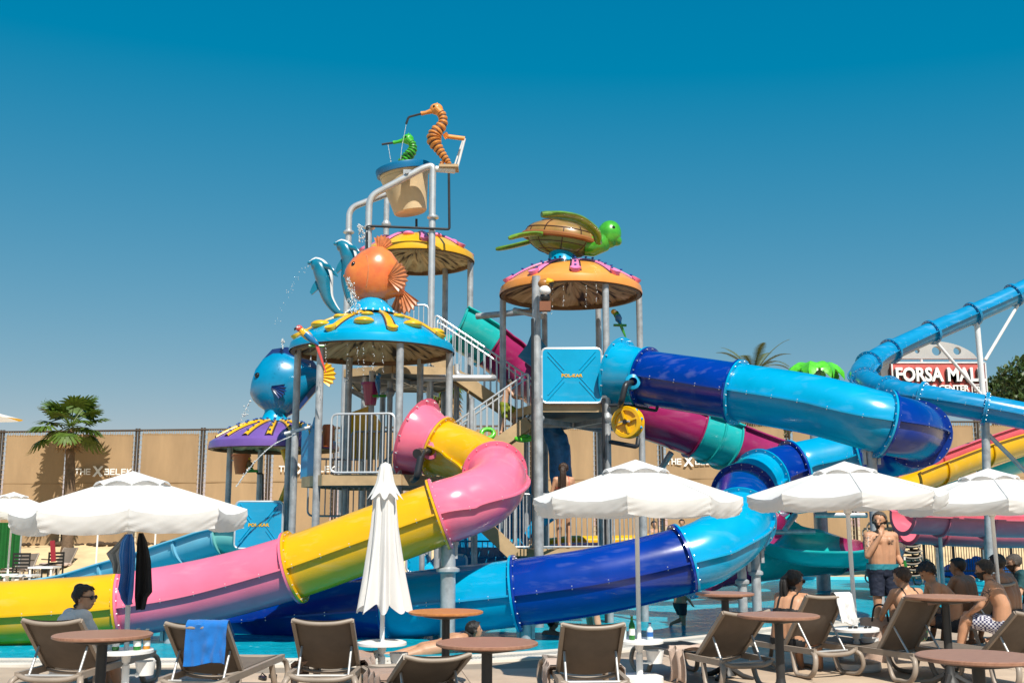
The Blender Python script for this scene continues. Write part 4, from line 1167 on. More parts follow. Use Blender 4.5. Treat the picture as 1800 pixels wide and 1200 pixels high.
# upper landing
zl = at(690, 655, 21.4).z
hx = [at(606, 655, 21.6), at(690, 655, 21.0), at(790, 655, 21.4), at(832, 655, 22.6), at(770, 655, 24.2), at(630, 655, 24.0)]
m = MB(); m.plate([(q.x, q.y) for q in hx], 0.08, None, (0, 0, zl)); m.build('landing_deck', MATS['deck_grating'], t3, 0, True)
for i in range(6):
    a, b = hx[i].copy(), hx[(i + 1) % 6].copy(); a.z = b.z = zl + 0.02
    m = MB(); m.beam(a, b, 0.05, 0.17); m.build('edge_beam', BEIGE, t3, 0, True)
for i in range(3):
    a, b = hx[i].copy(), hx[i + 3].copy(); a.z = b.z = zl - 0.12; m = MB(); m.beam(a, b, 0.05, 0.09); m.build('joist', GALV, t3, 0, True)
a, b = at(700, 640, 21.2), at(752, 640, 21.2); a.z = b.z = zl + 0.1
railing(t3, a, b, at(720, 536, 21.2).z - a.z, 5, 0.018); 
a, b = at(768, 640, 21.6), at(785, 640, 22.0); a.z = b.z = zl + 0.1
railing(t3, a, b, 1.1, 2, 0.018)
pipe(t3, [at(745, 664, 20.4), at(862, 664, 20.4), at(868, 664, 20.5)], 0.068, LGALV)
pipe(t3, [at(803, 640, 20.6), at(803, 660, 20.6), at(830, 664, 20.4)], 0.055, LGALV, 0.2)
for px, Y, ty in ((654, 20.9, 652), (686, 21.6, 670), (803, 22.2, 640), (829, 21.8, 700)):
    post(t3, px, Y, ty, 0.06, flanges=(690,) if px == 686 else ())
pipe(t3, [at(618, 686, 20.7), at(654, 706, 20.9)], 0.055, GALV)

# ---------------------------------------------------------------- right tower, orange roof
c = at(1003, 510, 20.5); R4_ = mpx(128, 20.5)
zr4 = (at(1003, 497, 19.3).z + at(1003, 545, 21.9).z) / 2
t4 = thing('play_tower', 'play tower under the orange roof with pink dotted arms', 'play tower', (c.x, c.y, -0.72), 0, 'towers of the water playground')
ztop4 = dome(t4, c.x, c.y, zr4, R4_, 0.56, ORANGE, PINKP, 10, None, None, True, a0=R(20), arm_w=0.08)
for px, Y, fl in ((943, 19.3, (735,)), (1065, 19.4, (735,)), (884, 20.9, ()), (1124, 21.0, ()), (957, 22.0, ()), (1052, 22.0, ())):
    p = at(px, 560, Y); r = 0.085 if px == 943 else 0.066; m = MB(); m.tube([(p.x, p.y, -0.72), (p.x, p.y, zr4 + 0.12)], r, 14)
    for f in fl:
        z = at(px, f, Y).z; m.lathe([(r, z - 0.10), (r * 1.75, z - 0.02), (r * 1.75, z + 0.02), (r, z + 0.10)], 14, (p.x, p.y, 0))
    m.build('post', GALV, t4, 40, True)
for px, Y, y0, y1 in ((936, 19.15, 560, 980), (1060, 19.3, 700, 960)):
    p = at(px, y0, Y); m = MB(); m.tube([(p.x, p.y, -0.72), (p.x, p.y, p.z)], 0.028, 8); m.build('riser_pipe', DARKPIPE, t4, 40, True)
zq = at(1005, 718, 19.4).z
hx = [at(900, 718, 20.6), at(945, 718, 19.45), at(1066, 718, 19.45), at(1122, 718, 20.6), at(1068, 718, 22.0), at(950, 718, 22.0)]
m = MB(); m.plate([(q.x, q.y) for q in hx], 0.07, None, (0, 0, zq)); m.build('platform_deck', MATS['deck_grating'], t4, 0, True)
for i in range(6):
    a, b = hx[i].copy(), hx[(i + 1) % 6].copy(); a.z = b.z = zq + 0.02
    m = MB(); m.beam(a, b, 0.05, 0.16); m.build('edge_beam', BEIGE, t4, 0, True)
for i in range(3):
    a, b = hx[i].copy(), hx[i + 3].copy(); a.z = b.z = zq - 0.2; m = MB(); m.beam(a, b, 0.05, 0.10); m.build('joist', GALV, t4, 0, True)
xpanel(t4, at(1005, 660, 19.35), mpx(106, 19.35), mpx(97, 19.35), CYAN)
for y_ in (627, 697):
    for px in (949, 1062): MB().box(at(px, y_, 19.35), (0.10, 0.05, 0.05)).build('panel_clamp', WHITE_METAL, t4, 0, True)
pipe(t4, [at(838, 556, 22.2), at(945, 546, 21.6)], 0.07, GALV); pipe(t4, [at(905, 545, 21.6), at(952, 556, 20.6)], 0.06, GALV)
# blue fin-shaped panels behind the near post
for q, fl_ in (((925, 610, 21.6), 1), ((955, 605, 21.4), -1)):
    p = at(*q); m = MB(); m.plate([(-0.18 * fl_, -0.2), (0.10 * fl_, -0.42), (0.20 * fl_, -0.1), (0.16 * fl_, 0.42), (0.02 * fl_, 0.05)], 0.07, Rx(R(90)), p); m.build('blue_fin', MATS['sea_blue_fibreglass'], t4, 30, True)
# twisting dark blue chute below the platform
def chute(u, v):
    a = at(960 + 38 * v + 6 * math.sin(v * 6), 742 + 125 * v, 21.2)
    an = -1.2 + 2.4 * u + 0.5 * math.sin(3 * v)
    return a + Vector((math.sin(an) * 0.28, -math.cos(an) * 0.28, 0.03 * math.sin(v * 40)))
m = MB(); m.grid(chute, 12, 30); k = len(m.v); m.v += [v + Vector((0, 0.03, 0)) for v in m.v]; m.f += [tuple(x + k for x in reversed(f)) for f in m.f]
m.build('carved_chute', P('carved_deep_blue', (0.02, 0.17, 0.40), 0.4, 0, 0.5, 6, 0.6, 14), t4, 50, True)

# water wheel on pipe arms
p = at(1103, 742, 19.0)
ww = thing('water_wheel', 'yellow spoked water wheel on black pipe arms beside the steel post', 'water wheel', p)
Mw = Rz(R(-28)) @ Rx(R(90))
wm = MB(); wm.lathe([(0.0, 0.10), (0.05, 0.12), (0.06, 0.06), (0.21, 0.06), (0.22, 0.10), (0.285, 0.10), (0.30, 0.07), (0.27, 0.02), (0.27, -0.06), (0.30, -0.10), (0.28, -0.13), (0.0, -0.13)], 40, (0, 0, 0), Mw); wm.build('wheel_disc', MATS['yellow_fibreglass'], ww, 30)
for i in range(4):
    a = i * PI / 2 + 0.3; s = MB(); s.beam(Mw @ Vector((0.06 * math.cos(a), 0.06 * math.sin(a), 0.085)), Mw @ Vector((0.22 * math.cos(a), 0.22 * math.sin(a), 0.085)), 0.035, 0.06, Mw @ Vector((0, 0, 1))); s.build('spoke', MATS['yellow_fibreglass'], ww, 0)
MB().lathe([(0, 0.15), (0.04, 0.15), (0.04, 0.1)], 12, (0, 0, 0), Mw).build('hub', BLACK, ww, 30)
for a in (0.2, 0.9, 5.9): MB().ell(Mw @ Vector((0.28 * math.cos(a), 0.28 * math.sin(a), -0.02)), 0.03, None, 8, 6).build('peg', CYAN, ww, 40)
pp = lambda *q: at(*q) - p
for pts, mt, rr in (((pp(1072, 745, 19.2), pp(1106, 740, 18.85)), GALV, 0.022), ((pp(1070, 712, 19.3), pp(1100, 712, 19.2), pp(1155, 722, 19.2), pp(1155, 710, 19.2)), DARKPIPE, 0.03), ((pp(1072, 776, 19.2), pp(1120, 785, 18.9), pp(1122, 770, 18.95)), DARKPIPE, 0.042)):
    m = MB(); m.tube(bent(pts, 0.06), rr, 8); m.build('pipe_arm', mt, ww, 40)

# ---------------------------------------------------------------- stairs
sA, sB = at(938, 757, 22.0), at(768, 642, 22.2)
st1 = thing('staircase', 'upper flight of beige stairs descending to the right below the yellow roof', 'stairs', (sA.x, sA.y, sA.z), 0, 'stairs of the water playground')
stairs(st1, sA, sB, Vector((0, -0.85, 0)), 9, True, 15)
sA, sB = at(790, 838, 19.9), at(930, 741, 19.9)
st2 = thing('staircase', 'lower flight of beige stairs rising to the right with the climbing child', 'stairs', (sA.x, sA.y, sA.z), 0, 'stairs of the water playground')
stairs(st2, sA, sB, Vector((0, 0.85, 0)), 8, True, 12)
for px, Y, ty in ((829, 19.9, 700), (925, 20.8, 745)): post(st2, px, Y, ty, 0.05)
sA, sB = at(905, 975, 18.6), at(815, 890, 18.6)
st3 = thing('staircase', 'lowest beige stairs under the pink bend with grey railings', 'stairs', (sA.x, sA.y, -0.6), 0, 'stairs of the water playground')
stairs(st3, sA, sB, Vector((0, 0.8, 0)), 7, True, 9)
zb_ = at(920, 972, 18.6).z
MB().box((at(975, 972, 19.2).x, 19.4 * KD, zb_), (1.7, 1.2, 0.14)).build('landing', BEIGE, st3, 0, True)
for a, b, n_ in (((890, 968, 18.7), (938, 968, 18.7), 7), ((945, 968, 18.7), (1080, 960, 19.2), 13), ((1090, 960, 19.4), (1165, 955, 20), 9)):
    A, B = at(*a), at(*b); A.z = B.z = zb_ + 0.05; railing(st3, A, B, 1.0, n_, 0.018, GALV)
post(st3, 946, 18.5, 700, 0.085); post(st3, 1130, 19.6, 905, 0.075)
post(st3, 834, 18.4, 930, 0.055); post(st3, 768, 17.6, 950, 0.05); post(st3, 742, 17.6, 960, 0.045)

# ---------------------------------------------------------------- blue family slide and low walls between the tubes
N6 = [(975, 850, 21.6), (930, 880, 21.4), (890, 905, 20.8), (865, 940, 20.0), (840, 985, 19.0), (800, 1030, 18.2)]
r6 = slide_root('open_slide', 'broad deep blue open slide half hidden behind the pink bend and stairs', None, N6)
open_slide(r6, N6, [(0, 2, CYAN), (2, 4, MATS['sea_blue_fibreglass']), (4, 5, CYAN)], 0.62, 0.25)
for lab, q, w, h in (('small blue guard panel with pale edge behind the lower blue tube', (735, 990, 18.8), 0.42, 0.30), ('second small blue guard panel just left of the yellow tube support', (800, 990, 18.8), 0.42, 0.30)):
    g_ = thing('guard_fence', lab, 'guard panel', (at(*q).x, at(*q).y, -0.6), 0, 'low guard panels in the pool')
    xpanel(g_, at(*q), w, h, CYAN, False)
    for d in (-1, 1): m = MB(); m.tube([(at(*q).x + d * w * 0.4, at(*q).y + 0.05, -0.72), (at(*q).x + d * w * 0.4, at(*q).y + 0.05, at(*q).z + 0.1)], 0.02, 8); m.build('leg', GALV, g_, 40, True)
p = at(870, 985, 19.6)
wl_ = thing('pool_wall_block', 'low dark blue moulded wall standing in the pool behind the tube', 'wall block', (p.x, p.y, -0.7))
MB().box((p.x, p.y, p.z - 0.3), (2.2, 0.3, 1.1)).build('moulded_block', MATS['sea_blue_fibreglass'], wl_, 0, True)
A, B = at(800, 985, 19.0), at(905, 985, 19.0); A.z = B.z = p.z + 0.02
railing(wl_, A, B, 0.35, 10, 0.015, MATS['sea_blue_fibreglass'])
# warm coloured low slides seen through the railings
for lab, q, mt, w in (('yellow low wall of the toddler slide seen through the railings', (1060, 953, 24.5), YEL, 3.2), ('pink low wall of the toddler slide seen through the railings', (1060, 966, 24.0), PINK, 3.4)):
    p = at(*q); o = thing('toddler_slide', lab, 'water slide', (p.x, p.y, -0.1), 0, 'toddler slides behind the railings')
    m = MB(); m.tube([p + Vector((-w / 2, 0, -0.1)), p + Vector((-w / 4, 0, 0)), p + Vector((w / 4, 0, 0.02)), p + Vector((w / 2, 0, 0.1))], 0.16, 12); m.build('side_wall', mt, o, 40, True)
    m = MB(); m.box(p + Vector((0, 0.1, -0.35)), (w * 0.9, 0.1, 0.5)); m.build('skirt', mt, o, 0, True)
# ================================================================== FIBREGLASS FIGURES
FORANGE = P('orange_fish_paint', (0.76, 0.235, 0.045), 0.28, 0, 0.2, 2.2, 0, 8, 0.4, col2=(0.62, 0.12, 0.04))
FFIN = P('brown_orange_fin', (0.55, 0.20, 0.08), 0.35, 0, 0.35, 8, 0, 8, 0.3)
FDARK = P('dark_brown_trim', (0.05, 0.018, 0.012), 0.4)
FBLUE = P('blue_fish_paint', (0.0, 0.22, 0.42), 0.28, 0, 0.2, 2, 0, 8, 0.4)
FBLUE2 = P('deep_blue_fish_paint', (0.004, 0.028, 0.14), 0.3, 0, 0.2, 2, 0, 8, 0.4)
DOLPH = P('dolphin_blue_paint', (0.005, 0.16, 0.26), 0.25, 0, 0.25, 3, 0, 8, 0.5)
DBELLY = P('dolphin_belly_white', (0.70, 0.72, 0.72), 0.3, 0, 0.08, 3, 0, 8, 0.3)
EYEW = P('eye_dark_glass', (0.01, 0.01, 0.012), 0.08, 0, 0, 3)
def loft(m, secs, n=20, flat=1.0):
    """secs: (centre, half height, half width, axis dir) rings joined into one skin"""
    k = len(secs); o = len(m.v)
    for i, (c, hh, hw, ang) in enumerate(secs):
        d = Vector((math.cos(ang), 0, math.sin(ang))); u = Vector((-math.sin(ang), 0, math.cos(ang))); s = Vector((0, 1, 0))
        for j in range(n):
            a = 2 * PI * j / n; m.v.append(Vector(c) + u * math.sin(a) * hh + s * math.cos(a) * hw)
    for i in range(k - 1):
        for j in range(n):
            j2 = (j + 1) % n; m.f.append((o + i * n + j, o + i * n + j2, o + (i + 1) * n + j2, o + (i + 1) * n + j))
    m.f.append(tuple(o + j for j in range(n))[::-1]); m.f.append(tuple(o + (k - 1) * n + j for j in range(n)))
    return m
def fan_fin(base, dir0, a0, a1, L, normal, nray=8, th=0.03, wob=0.06):
    """ribbed fan fin: rays spread from a base point"""
    m = MB(); normal = normal.normalized(); d0 = (dir0 - normal * dir0.dot(normal)).normalized(); s = normal.cross(d0)
    N = nray * 2; rows = 5
    for side in (1, -1):
        o = len(m.v)
        for r in range(rows + 1):
            for k in range(N + 1):
                a = a0 + (a1 - a0) * k / N; t = r / rows
                rad = L * (0.10 + 0.90 * t) * (1 - 0.10 * (k % 2) * t) * (0.88 + 0.12 * math.sin(PI * k / N))
                z = (0.5 + 0.5 * (1 if k % 2 == 0 else -0.4)) * th * (0.6 + 0.8 * t)
                m.v.append(base + (d0 * math.cos(a) + s * math.sin(a)) * rad + normal * side * z * 0.6 + normal * wob * math.sin(t * 2.0) * L)
        for r in range(rows):
            for k in range(N):
                q = (o + r * (N + 1) + k, o + r * (N + 1) + k + 1, o + (r + 1) * (N + 1) + k + 1, o + (r + 1) * (N + 1) + k)
                m.f.append(q if side == 1 else q[::-1])
    M1 = (rows + 1) * (N + 1)
    for k in range(N):
        a = rows * (N + 1) + k; m.f.append((a, a + 1, M1 + a + 1, M1 + a))
    return m
# --- plain orange reef fish on the blue roof ---------------------------
c = at(655, 480, 19.5); z0 = ztop1
f1 = thing('fish_statue', 'plain orange fish statue on the bright blue roof', 'statue', (c.x, c.y, z0), 0, 'fish statues')
k = mpx(1, 19.5); cz = at(655, 484, 19.5).z - z0
m = MB()
prof = [(-50, 4, 6, 4), (-46, 16, 18, 3), (-38, 30, 26, 2), (-24, 44, 34, 1), (-6, 53, 38, 1), (12, 53, 37, 0), (28, 45, 32, -2), (42, 33, 24, -8), (52, 22, 16, -16), (58, 15, 10, -22)]
loft(m, [((x * k, 0, cz + zz * k), hh * k, hw * k, -0.12) for x, hh, hw, zz in prof], 28)
body = m.build('body', FORANGE, f1, 60)
for s in (-1,):
    MB().ell((-30 * k, -26 * k, cz + 14 * k), (5 * k, 3 * k, 5 * k), None, 14, 10).build('eye', EYEW, body, 60)
for hh, xx in ((0.86, 2), ):
    m = MB(); m.tube([Vector(((-12 + 9 * math.cos(a)) * k, -(36.5 + 0.5) * k * math.cos(a * 0.62), cz + 34 * math.sin(a) * k)) for a in [-1.15 + 2.3 * q / 14 for q in range(15)]], 0.013, 6); m.build('gill_line', FFIN, body, 40)
m = MB(); m.tube([Vector((-49.5 * k, -7 * k, cz - 2 * k)), Vector((-51.5 * k, 0, cz - 1 * k)), Vector((-49.5 * k, 7 * k, cz - 2 * k))], 0.02, 8); m.build('mouth', FFIN, body, 40)
fan_fin(Vector((10 * k, 0, cz + 42 * k)), Vector((0.25, 0, 1)), -0.55, 0.75, 34 * k, Vector((0, 1, 0)), 6, 0.05).build('dorsal_fin', FFIN, f1, 25)
fan_fin(Vector((30 * k, -30 * k, cz - 12 * k)), Vector((1, -0.25, 0.0)), -0.95, 0.85, 40 * k, Vector((0.25, 1, 0.05)), 8, 0.05, -0.05).build('pectoral_fin', FFIN, f1, 25)
fan_fin(Vector((-4 * k, 36 * k, cz - 10 * k)), Vector((1, 0.4, -0.2)), -0.8, 0.8, 30 * k, Vector((0.25, -1, 0.05)), 7, 0.05, -0.05).build('pectoral_fin', FFIN, f1, 25)
fan_fin(Vector((50 * k, 0, cz - 22 * k)), Vector((0.35, 0, -1)), -0.6, 0.75, 50 * k, Vector((0.2, 1, 0)), 7, 0.06).build('tail_fin', FFIN, f1, 25)
m = MB(); m.lathe([(46 * k, 0.0), (40 * k, 10 * k), (24 * k, 24 * k), (14 * k, 34 * k)], 28); m.build('wave_base', MATS['cyan_fibreglass'], f1, 40)
m = MB()
for i in range(26):
    a = 2 * PI * i / 26 + random.random() * 0.1; h = random.uniform(14, 28) * k
    r0, r1 = 47 * k, 24 * k; m.tube([(r0 * math.cos(a), r0 * math.sin(a), 0), (r1 * math.cos(a + 0.12) * 1.12, r1 * math.sin(a + 0.12) * 1.12, h * 0.85)], [0.02, 0.008], 5)
m.build('wave_lines', WHITE, f1, 40)['kind'] = 'stuff'
# --- plain blue fish on the purple roof ----------------------------------
c = at(485, 680, 21.6); z0 = ztop2
f2 = thing('fish_statue', 'plain blue fish statue with a yellow tail on the purple roof', 'statue', (c.x, c.y, z0), 0, 'fish statues')
k = mpx(1, 21.6); cz = at(490, 675, 21.6).z - z0
m = MB()
prof = [(-44, 5, 6, -16), (-40, 18, 16, -12), (-32, 34, 26, -6), (-18, 48, 34, -2), (0, 56, 36, 0), (20, 54, 34, 2), (38, 42, 27, 6), (54, 28, 19, 10), (66, 17, 12, 13), (74, 12, 8, 15)]
loft(m, [((x * k, 0, cz + zz * k), hh * k, hw * k, 0.1) for x, hh, hw, zz in prof], 28)
body = m.build('body', FBLUE, f2, 60)
MB().ell((-27 * k, -28 * k, cz + 12 * k), (5 * k, 3 * k, 5 * k), None, 14, 10).build('eye', EYEW, body, 60)
m = MB()
out = [(-22, 46), (-8, 62), (18, 66), (44, 58), (66, 40), (76, 26), (58, 30), (36, 44), (10, 50)]
m.plate([(x * k, y * k) for x, y in out], 9 * k, Rx(R(90)), (0, 0, cz)); m.build('dorsal_fin', FBLUE2, f2, 30)
m = MB(); out = [(0, -52), (16, -60), (44, -46), (70, -14), (72, 0), (50, -22), (24, -46)]
m.plate([(x * k, y * k) for x, y in out], 7 * k, Rx(R(90)), (0, 0, cz)); m.build('anal_fin', FBLUE2, f2, 30)
fan_fin(Vector((68 * k, 0, cz + 15 * k)), Vector((1, 0, 0.12)), -0.75, 0.75, 38 * k, Vector((0, 1, 0)), 6, 0.05).build('tail_fin', GOLD, f2, 25)
fan_fin(Vector((-2 * k, -35 * k, cz - 8 * k)), Vector((0.7, -0.5, -0.4)), -0.5, 0.5, 32 * k, Vector((0.4, 1, 0.1)), 5, 0.04).build('pectoral_fin', FBLUE2, f2, 25)
m = MB(); m.lathe([(26 * k, 0.0), (22 * k, 6 * k), (18 * k, 16 * k), (20 * k, 26 * k)], 24); m.build('pedestal', MATS['cyan_fibreglass'], f2, 40)
# --- dolphins ------------------------------------------------------------
def dolphin(label, pts, Y, rmax, zbase):
    P0 = [at(px, py, Y) for px, py in pts]; b = P0[-1]
    t = thing('dolphin_statue', label, 'statue', (b.x, b.y, zbase), 0, 'dolphin statues')
    path = cat_rom(P0, 8); n = len(path); rad = []
    for i in range(n):
        q = i / (n - 1)
        if q < 0.08: r = 0.16 + q * 1.4
        elif q < 0.16: r = 0.30 + (q - 0.08) * 5.2
        elif q < 0.42: r = 0.72 + 0.28 * math.sin((q - 0.16) / 0.26 * PI / 2)
        else: r = 1.0 - 0.78 * ((q - 0.42) / 0.58) ** 1.05
        rad.append(max(0.06, r) * rmax)
    m = MB(); m.tube(path, rad, 18); m.build('body', DOLPH, t, 60, True)
    fr = frames(path); i = n // 3
    m = MB(); bel = MB()
    side = []; 
    for j in range(int(n * 0.04), int(n * 0.92)):
        tt = (path[min(j + 1, n - 1)] - path[j - 1]).normalized(); inn = tt.cross(Vector((0, 1, 0))).normalized()
        side.append((path[j] + inn * rad[j] * 0.42, rad[j] * 0.70))
    bel.tube([s_[0] for s_ in side], [s_[1] for s_ in side], 14); bel.build('belly', DBELLY, t, 60, True)
    tt = (path[i + 4] - path[i]).normalized(); back = -tt.cross(Vector((0, 1, 0))).normalized()
    p = path[int(n * 0.46)] + back * rad[int(n * 0.46)] * 0.8
    M = Matrix((tt, back, tt.cross(back))).transposed()
    MB().plate([(-0.10, -0.03), (0.12, 0), (0.20, 0.20), (0.14, 0.22), (0.02, 0.12)], 0.05, M, p).build('dorsal_fin', DOLPH, t, 30, True)
    for sg in (-1, 1):
        p = path[int(n * 0.30)] - back * rad[i] * 0.5 + Vector((0, sg * rad[i] * 0.7, 0))
        m = MB(); m.tube([p, p - back * 0.12 + tt * 0.10 + Vector((0, sg * 0.1, 0)), p - back * 0.18 + tt * 0.22 + Vector((0, sg * 0.12, 0))], [0.06, 0.05, 0.012], 8, sx=0.4); m.build('flipper', DOLPH, t, 40, True)
    MB().ell(path[int(n * 0.13)] + Vector((0, -rad[int(n * 0.13)] * 0.9, 0)), 0.018, None, 8, 6).build('eye', EYEW, t, 40, True)
    # tail fluke
    e = path[-1]; m = MB()
    m.plate([(0, -0.02), (0.10, -0.24), (0.16, -0.22), (0.08, 0), (0.16, 0.22), (0.10, 0.24), (0, 0.02)], 0.04, Rz(R(20)), e); m.build('tail_fluke', DOLPH, t, 30, True)
    return t
dolphin('leaping blue dolphin statue nearest the sky, left of the orange fish', [(541, 462), (551, 463), (562, 470), (569, 488), (572, 508), (577, 526), (590, 545), (604, 554)], 20.3, 0.175, zrim1 + 0.35)
dolphin('leaping blue dolphin statue partly hidden behind the orange fish', [(587, 428), (596, 430), (607, 437), (613, 452), (612, 470), (608, 492), (612, 520), (622, 545)], 20.9, 0.165, zrim1 + 0.35)

# --- tipping bucket ---------------------------------------------------------
CREAM = P('cream_bucket_plastic', (0.66, 0.50, 0.30), 0.45, 0, 0.18, 1.6, 0, 8, 0.1, fade=0.15)
BY = 22.4; k = mpx(1, BY)
b = at(722, 375, BY)
bk = thing('tipping_bucket', 'giant cream tipping bucket with a blue rim in the pipe frame', 'bucket', b)
tilt = Ry(R(-10)) @ Rx(R(4)); H = 84 * k; r0, r1 = 30 * k, 47 * k
m = MB(); m.lathe([(0.0, 0), (r0 * 0.9, 0), (r0, 0.03), (r1, H), (r1 - 0.03, H), (r0 - 0.03, 0.06), (0, 0.06)], 40, (0, 0, 0), tilt); m.build('bucket_body', CREAM, bk, 30)
m = MB(); m.lathe([(r1 * 0.96, H - 0.13), (r1 * 1.06, H - 0.13), (r1 * 1.085, H - 0.02), (r1 * 1.07, H + 0.02), (r1 * 0.97, H + 0.02), (r1 * 0.96, H - 0.13)], 40, (0, 0, 0), tilt); m.build('rim', P('blue_rim_plastic', (0.0, 0.13, 0.30), 0.35, 0, 0.12, 2, 0, 8, 0.2), bk, 30)
m = MB(); m.lathe([(0, H - 0.2), (r1 * 0.95, H - 0.2)], 40, (0, 0, 0), tilt); m.build('water_fill', P('bucket_inside', (0.10, 0.28, 0.34), 0.2), bk, 0)
for s in (-1, 1):
    m = MB(); m.tube([tilt @ Vector((0.1, s * (r1 - 0.1), H * 0.72)), tilt @ Vector((0.1, s * (r1 + 0.22), H * 0.72))], 0.05, 10); m.build('trunnion', GALV, bk, 40)
    m = MB(); m.box(tilt @ Vector((0.1, s * (r1 + 0.02), H * 0.72)), (0.18, 0.05, 0.18)); m.build('trunnion_plate', GALV, bk, 0)
# --- seahorses ----------------------------------------------------------------
def seahorse(label, pts, rads, snout, Y, col, dark, pipe_pts, fin=None, base=None):
    k = mpx(1, Y); P0 = [at(px, py, Y) for px, py in pts]
    t = thing('seahorse_statue', label, 'statue', base if base is not None else P0[-1], 0, 'seahorse statues')
    path = cat_rom(P0, 9); R0 = cat_rom([Vector((r, 0, 0)) for r in rads], 9); n = len(path)
    # evenly spaced bony rings
    dense = []; rad = []
    acc = 0; step = 0.022
    for i in range(n - 1):
        L = (path[i + 1] - path[i]).length; q = max(1, int(L / step))
        for j in range(q): dense.append(path[i].lerp(path[i + 1], j / q)); rad.append((R0[i].x * (1 - j / q) + R0[i + 1].x * j / q) * k * 1.22)
    ring = [1.10, 1.10, 0.93, 0.88]
    rr = [r * (ring[i % 4] if i > 6 else 1) for i, r in enumerate(rad)]
    m = MB(); m.tube(dense, rr, 16, sx=0.8, up=Vector((0, 1, 0))); bd = m.build('body', col, t, 25, True)
    m = MB(); m.tube(dense[6:-2], [r * 0.95 for r in rad[6:-2]], 16, sx=0.8, up=Vector((0, 1, 0))); m.build('groove_bands', dark, bd, 60, True)
    h = path[0]; hr = rads[0] * k * 1.1
    m = MB(); m.ell(h, (hr * 1.25, hr * 0.85, hr * 1.1), None, 16, 12)
    s0, s1 = at(*snout[0], Y), at(*snout[1], Y)
    m.tube([h, s0.lerp(h, 0.4), s0.lerp(s1, 0.5), s1], [hr * 0.9, hr * 0.55, hr * 0.34, hr * 0.42], 12)
    m.build('head', col, t, 60, True)
    m = MB()
    for i, (dx, dz) in enumerate(((-2, 9), (1.5, 11), (5, 9), (8, 5))): m.tube([h + Vector((dx * k * 0.4, 0, dz * k * 0.5)), h + Vector((dx * k, 0, dz * k * 1.15))], [hr * 0.35, hr * 0.06], 7)
    m.build('crest', col, t, 40, True)
    MB().ell(h + Vector((-hr * 0.4, -hr * 0.75, hr * 0.25)), hr * 0.22, None, 10, 8).build('eye', EYEW, t, 40, True)
    if fin: fan_fin(at(*fin, Y), Vector((1, 0, -0.1)), -0.9, 0.9, 11 * k, Vector((0, 1, 0)), 5, 0.03).build('dorsal_fin', col, t, 25, True)
    m = MB(); m.tube(bent([at(px, py, Y) for px, py in pipe_pts], 0.05), 0.026, 8); m.build('spout_pipe', DARKPIPE, t, 40, True)
    return t
SHO = P('seahorse_orange', (0.66, 0.25, 0.045), 0.4, 0, 0.25, 6, 0, 8, 0.2); SHD = P('seahorse_brown', (0.09, 0.03, 0.012), 0.6)
SHG = P('seahorse_green', (0.05, 0.42, 0.02), 0.35, 0, 0.25, 6, 0, 8, 0.2); SHGD = P('seahorse_dark_green', (0.01, 0.08, 0.01), 0.6)
seahorse('tall orange seahorse statue curled on the shelf beside the bucket', [(767, 192), (777, 203), (778, 218), (766, 234), (763, 247), (771, 262), (780, 275), (788, 286), (788, 293), (781, 294), (776, 288), (780, 283)], [9, 8, 9, 12, 13, 9, 7, 5, 4.5, 4, 3.6, 2.6], ((757, 197), (740, 200)), 21.75, SHO, SHD, [(741, 200), (718, 206), (714, 218)], (778, 238), at(785, 298, 21.75))
seahorse('small green seahorse statue rising out of the bucket', [(717, 245), (725, 254), (725, 264), (718, 274), (710, 285), (706, 296)], [8, 7, 8.5, 10, 10.5, 10], ((707, 248), (691, 251)), 22.4, SHG, SHGD, [(692, 251), (671, 254)])
# --- sea turtle ------------------------------------------------------------------
c = at(988, 425, 20.5); z0 = ztop4; k = mpx(1, 20.5)
TSH = P('turtle_shell_brown', (0.40, 0.19, 0.05), 0.28, 0, 0.4, 2.5, 0, 8, 0.4, col2=(0.20, 0.14, 0.03)); TBEL = P('turtle_belly_green', (0.13, 0.19, 0.03), 0.3, 0, 0.35, 3, 0, 8, 0.4)
TGR = P('turtle_skin_green', (0.055, 0.36, 0.02), 0.28, 0, 0.35, 5, 0, 8, 0.4); TFL = P('turtle_flipper_olive', (0.13, 0.27, 0.015), 0.3, 0, 0.4, 4, 0, 8, 0.4)
tu = thing('turtle_statue', 'green sea turtle statue with brown shell flying over the orange roof', 'statue', (c.x, c.y, z0), 0)
cz = at(988, 420, 20.5).z - z0
def egg(x): return 0.86 + 0.14 * x
def shellp(u, v):
    a = 2 * PI * u; r = math.sin(v * PI / 2)
    x = math.cos(a) * r; y = math.sin(a) * r
    z = math.cos(v * PI / 2) ** 0.9 * 34
    ridge = 1.5 if abs(math.sin(3 * a)) < 0.12 and v > 0.3 else 0
    return Vector((x * 64 * (1.0 if x > 0 else 1.06), y * 46 * egg(x), z + 1.5 * (1 if v > 0.97 else 0))) * k
tl = Ry(R(9))
def place(m): return m.xform(tl)
m = MB(); m.grid(shellp, 48, 12, True); place(m); m.v = [v + Vector((0, 0, cz)) for v in m.v]; sh = m.build('carapace', TSH, tu, 50)
m = MB(); pts = []
for i in range(48):
    a = 2 * PI * i / 48; x = math.cos(a); pts.append(tl @ (Vector((x * 65 * (1 if x > 0 else 1.08), math.sin(a) * 47 * egg(x), -2)) * k) + Vector((0, 0, cz)))
m.tube(pts, 5 * k, 8, closed=True); m.build('shell_edge', P('shell_edge_brown', (0.27, 0.10, 0.025), 0.35), tu, 40)
def bellyp(u, v):
    a = 2 * PI * u; r = math.sin(v * PI / 2); x = math.cos(a) * r
    return tl @ (Vector((x * 62, math.sin(a) * r * 44 * egg(x), -math.cos(v * PI / 2) * 31 - 2)) * k) + Vector((0, 0, cz))
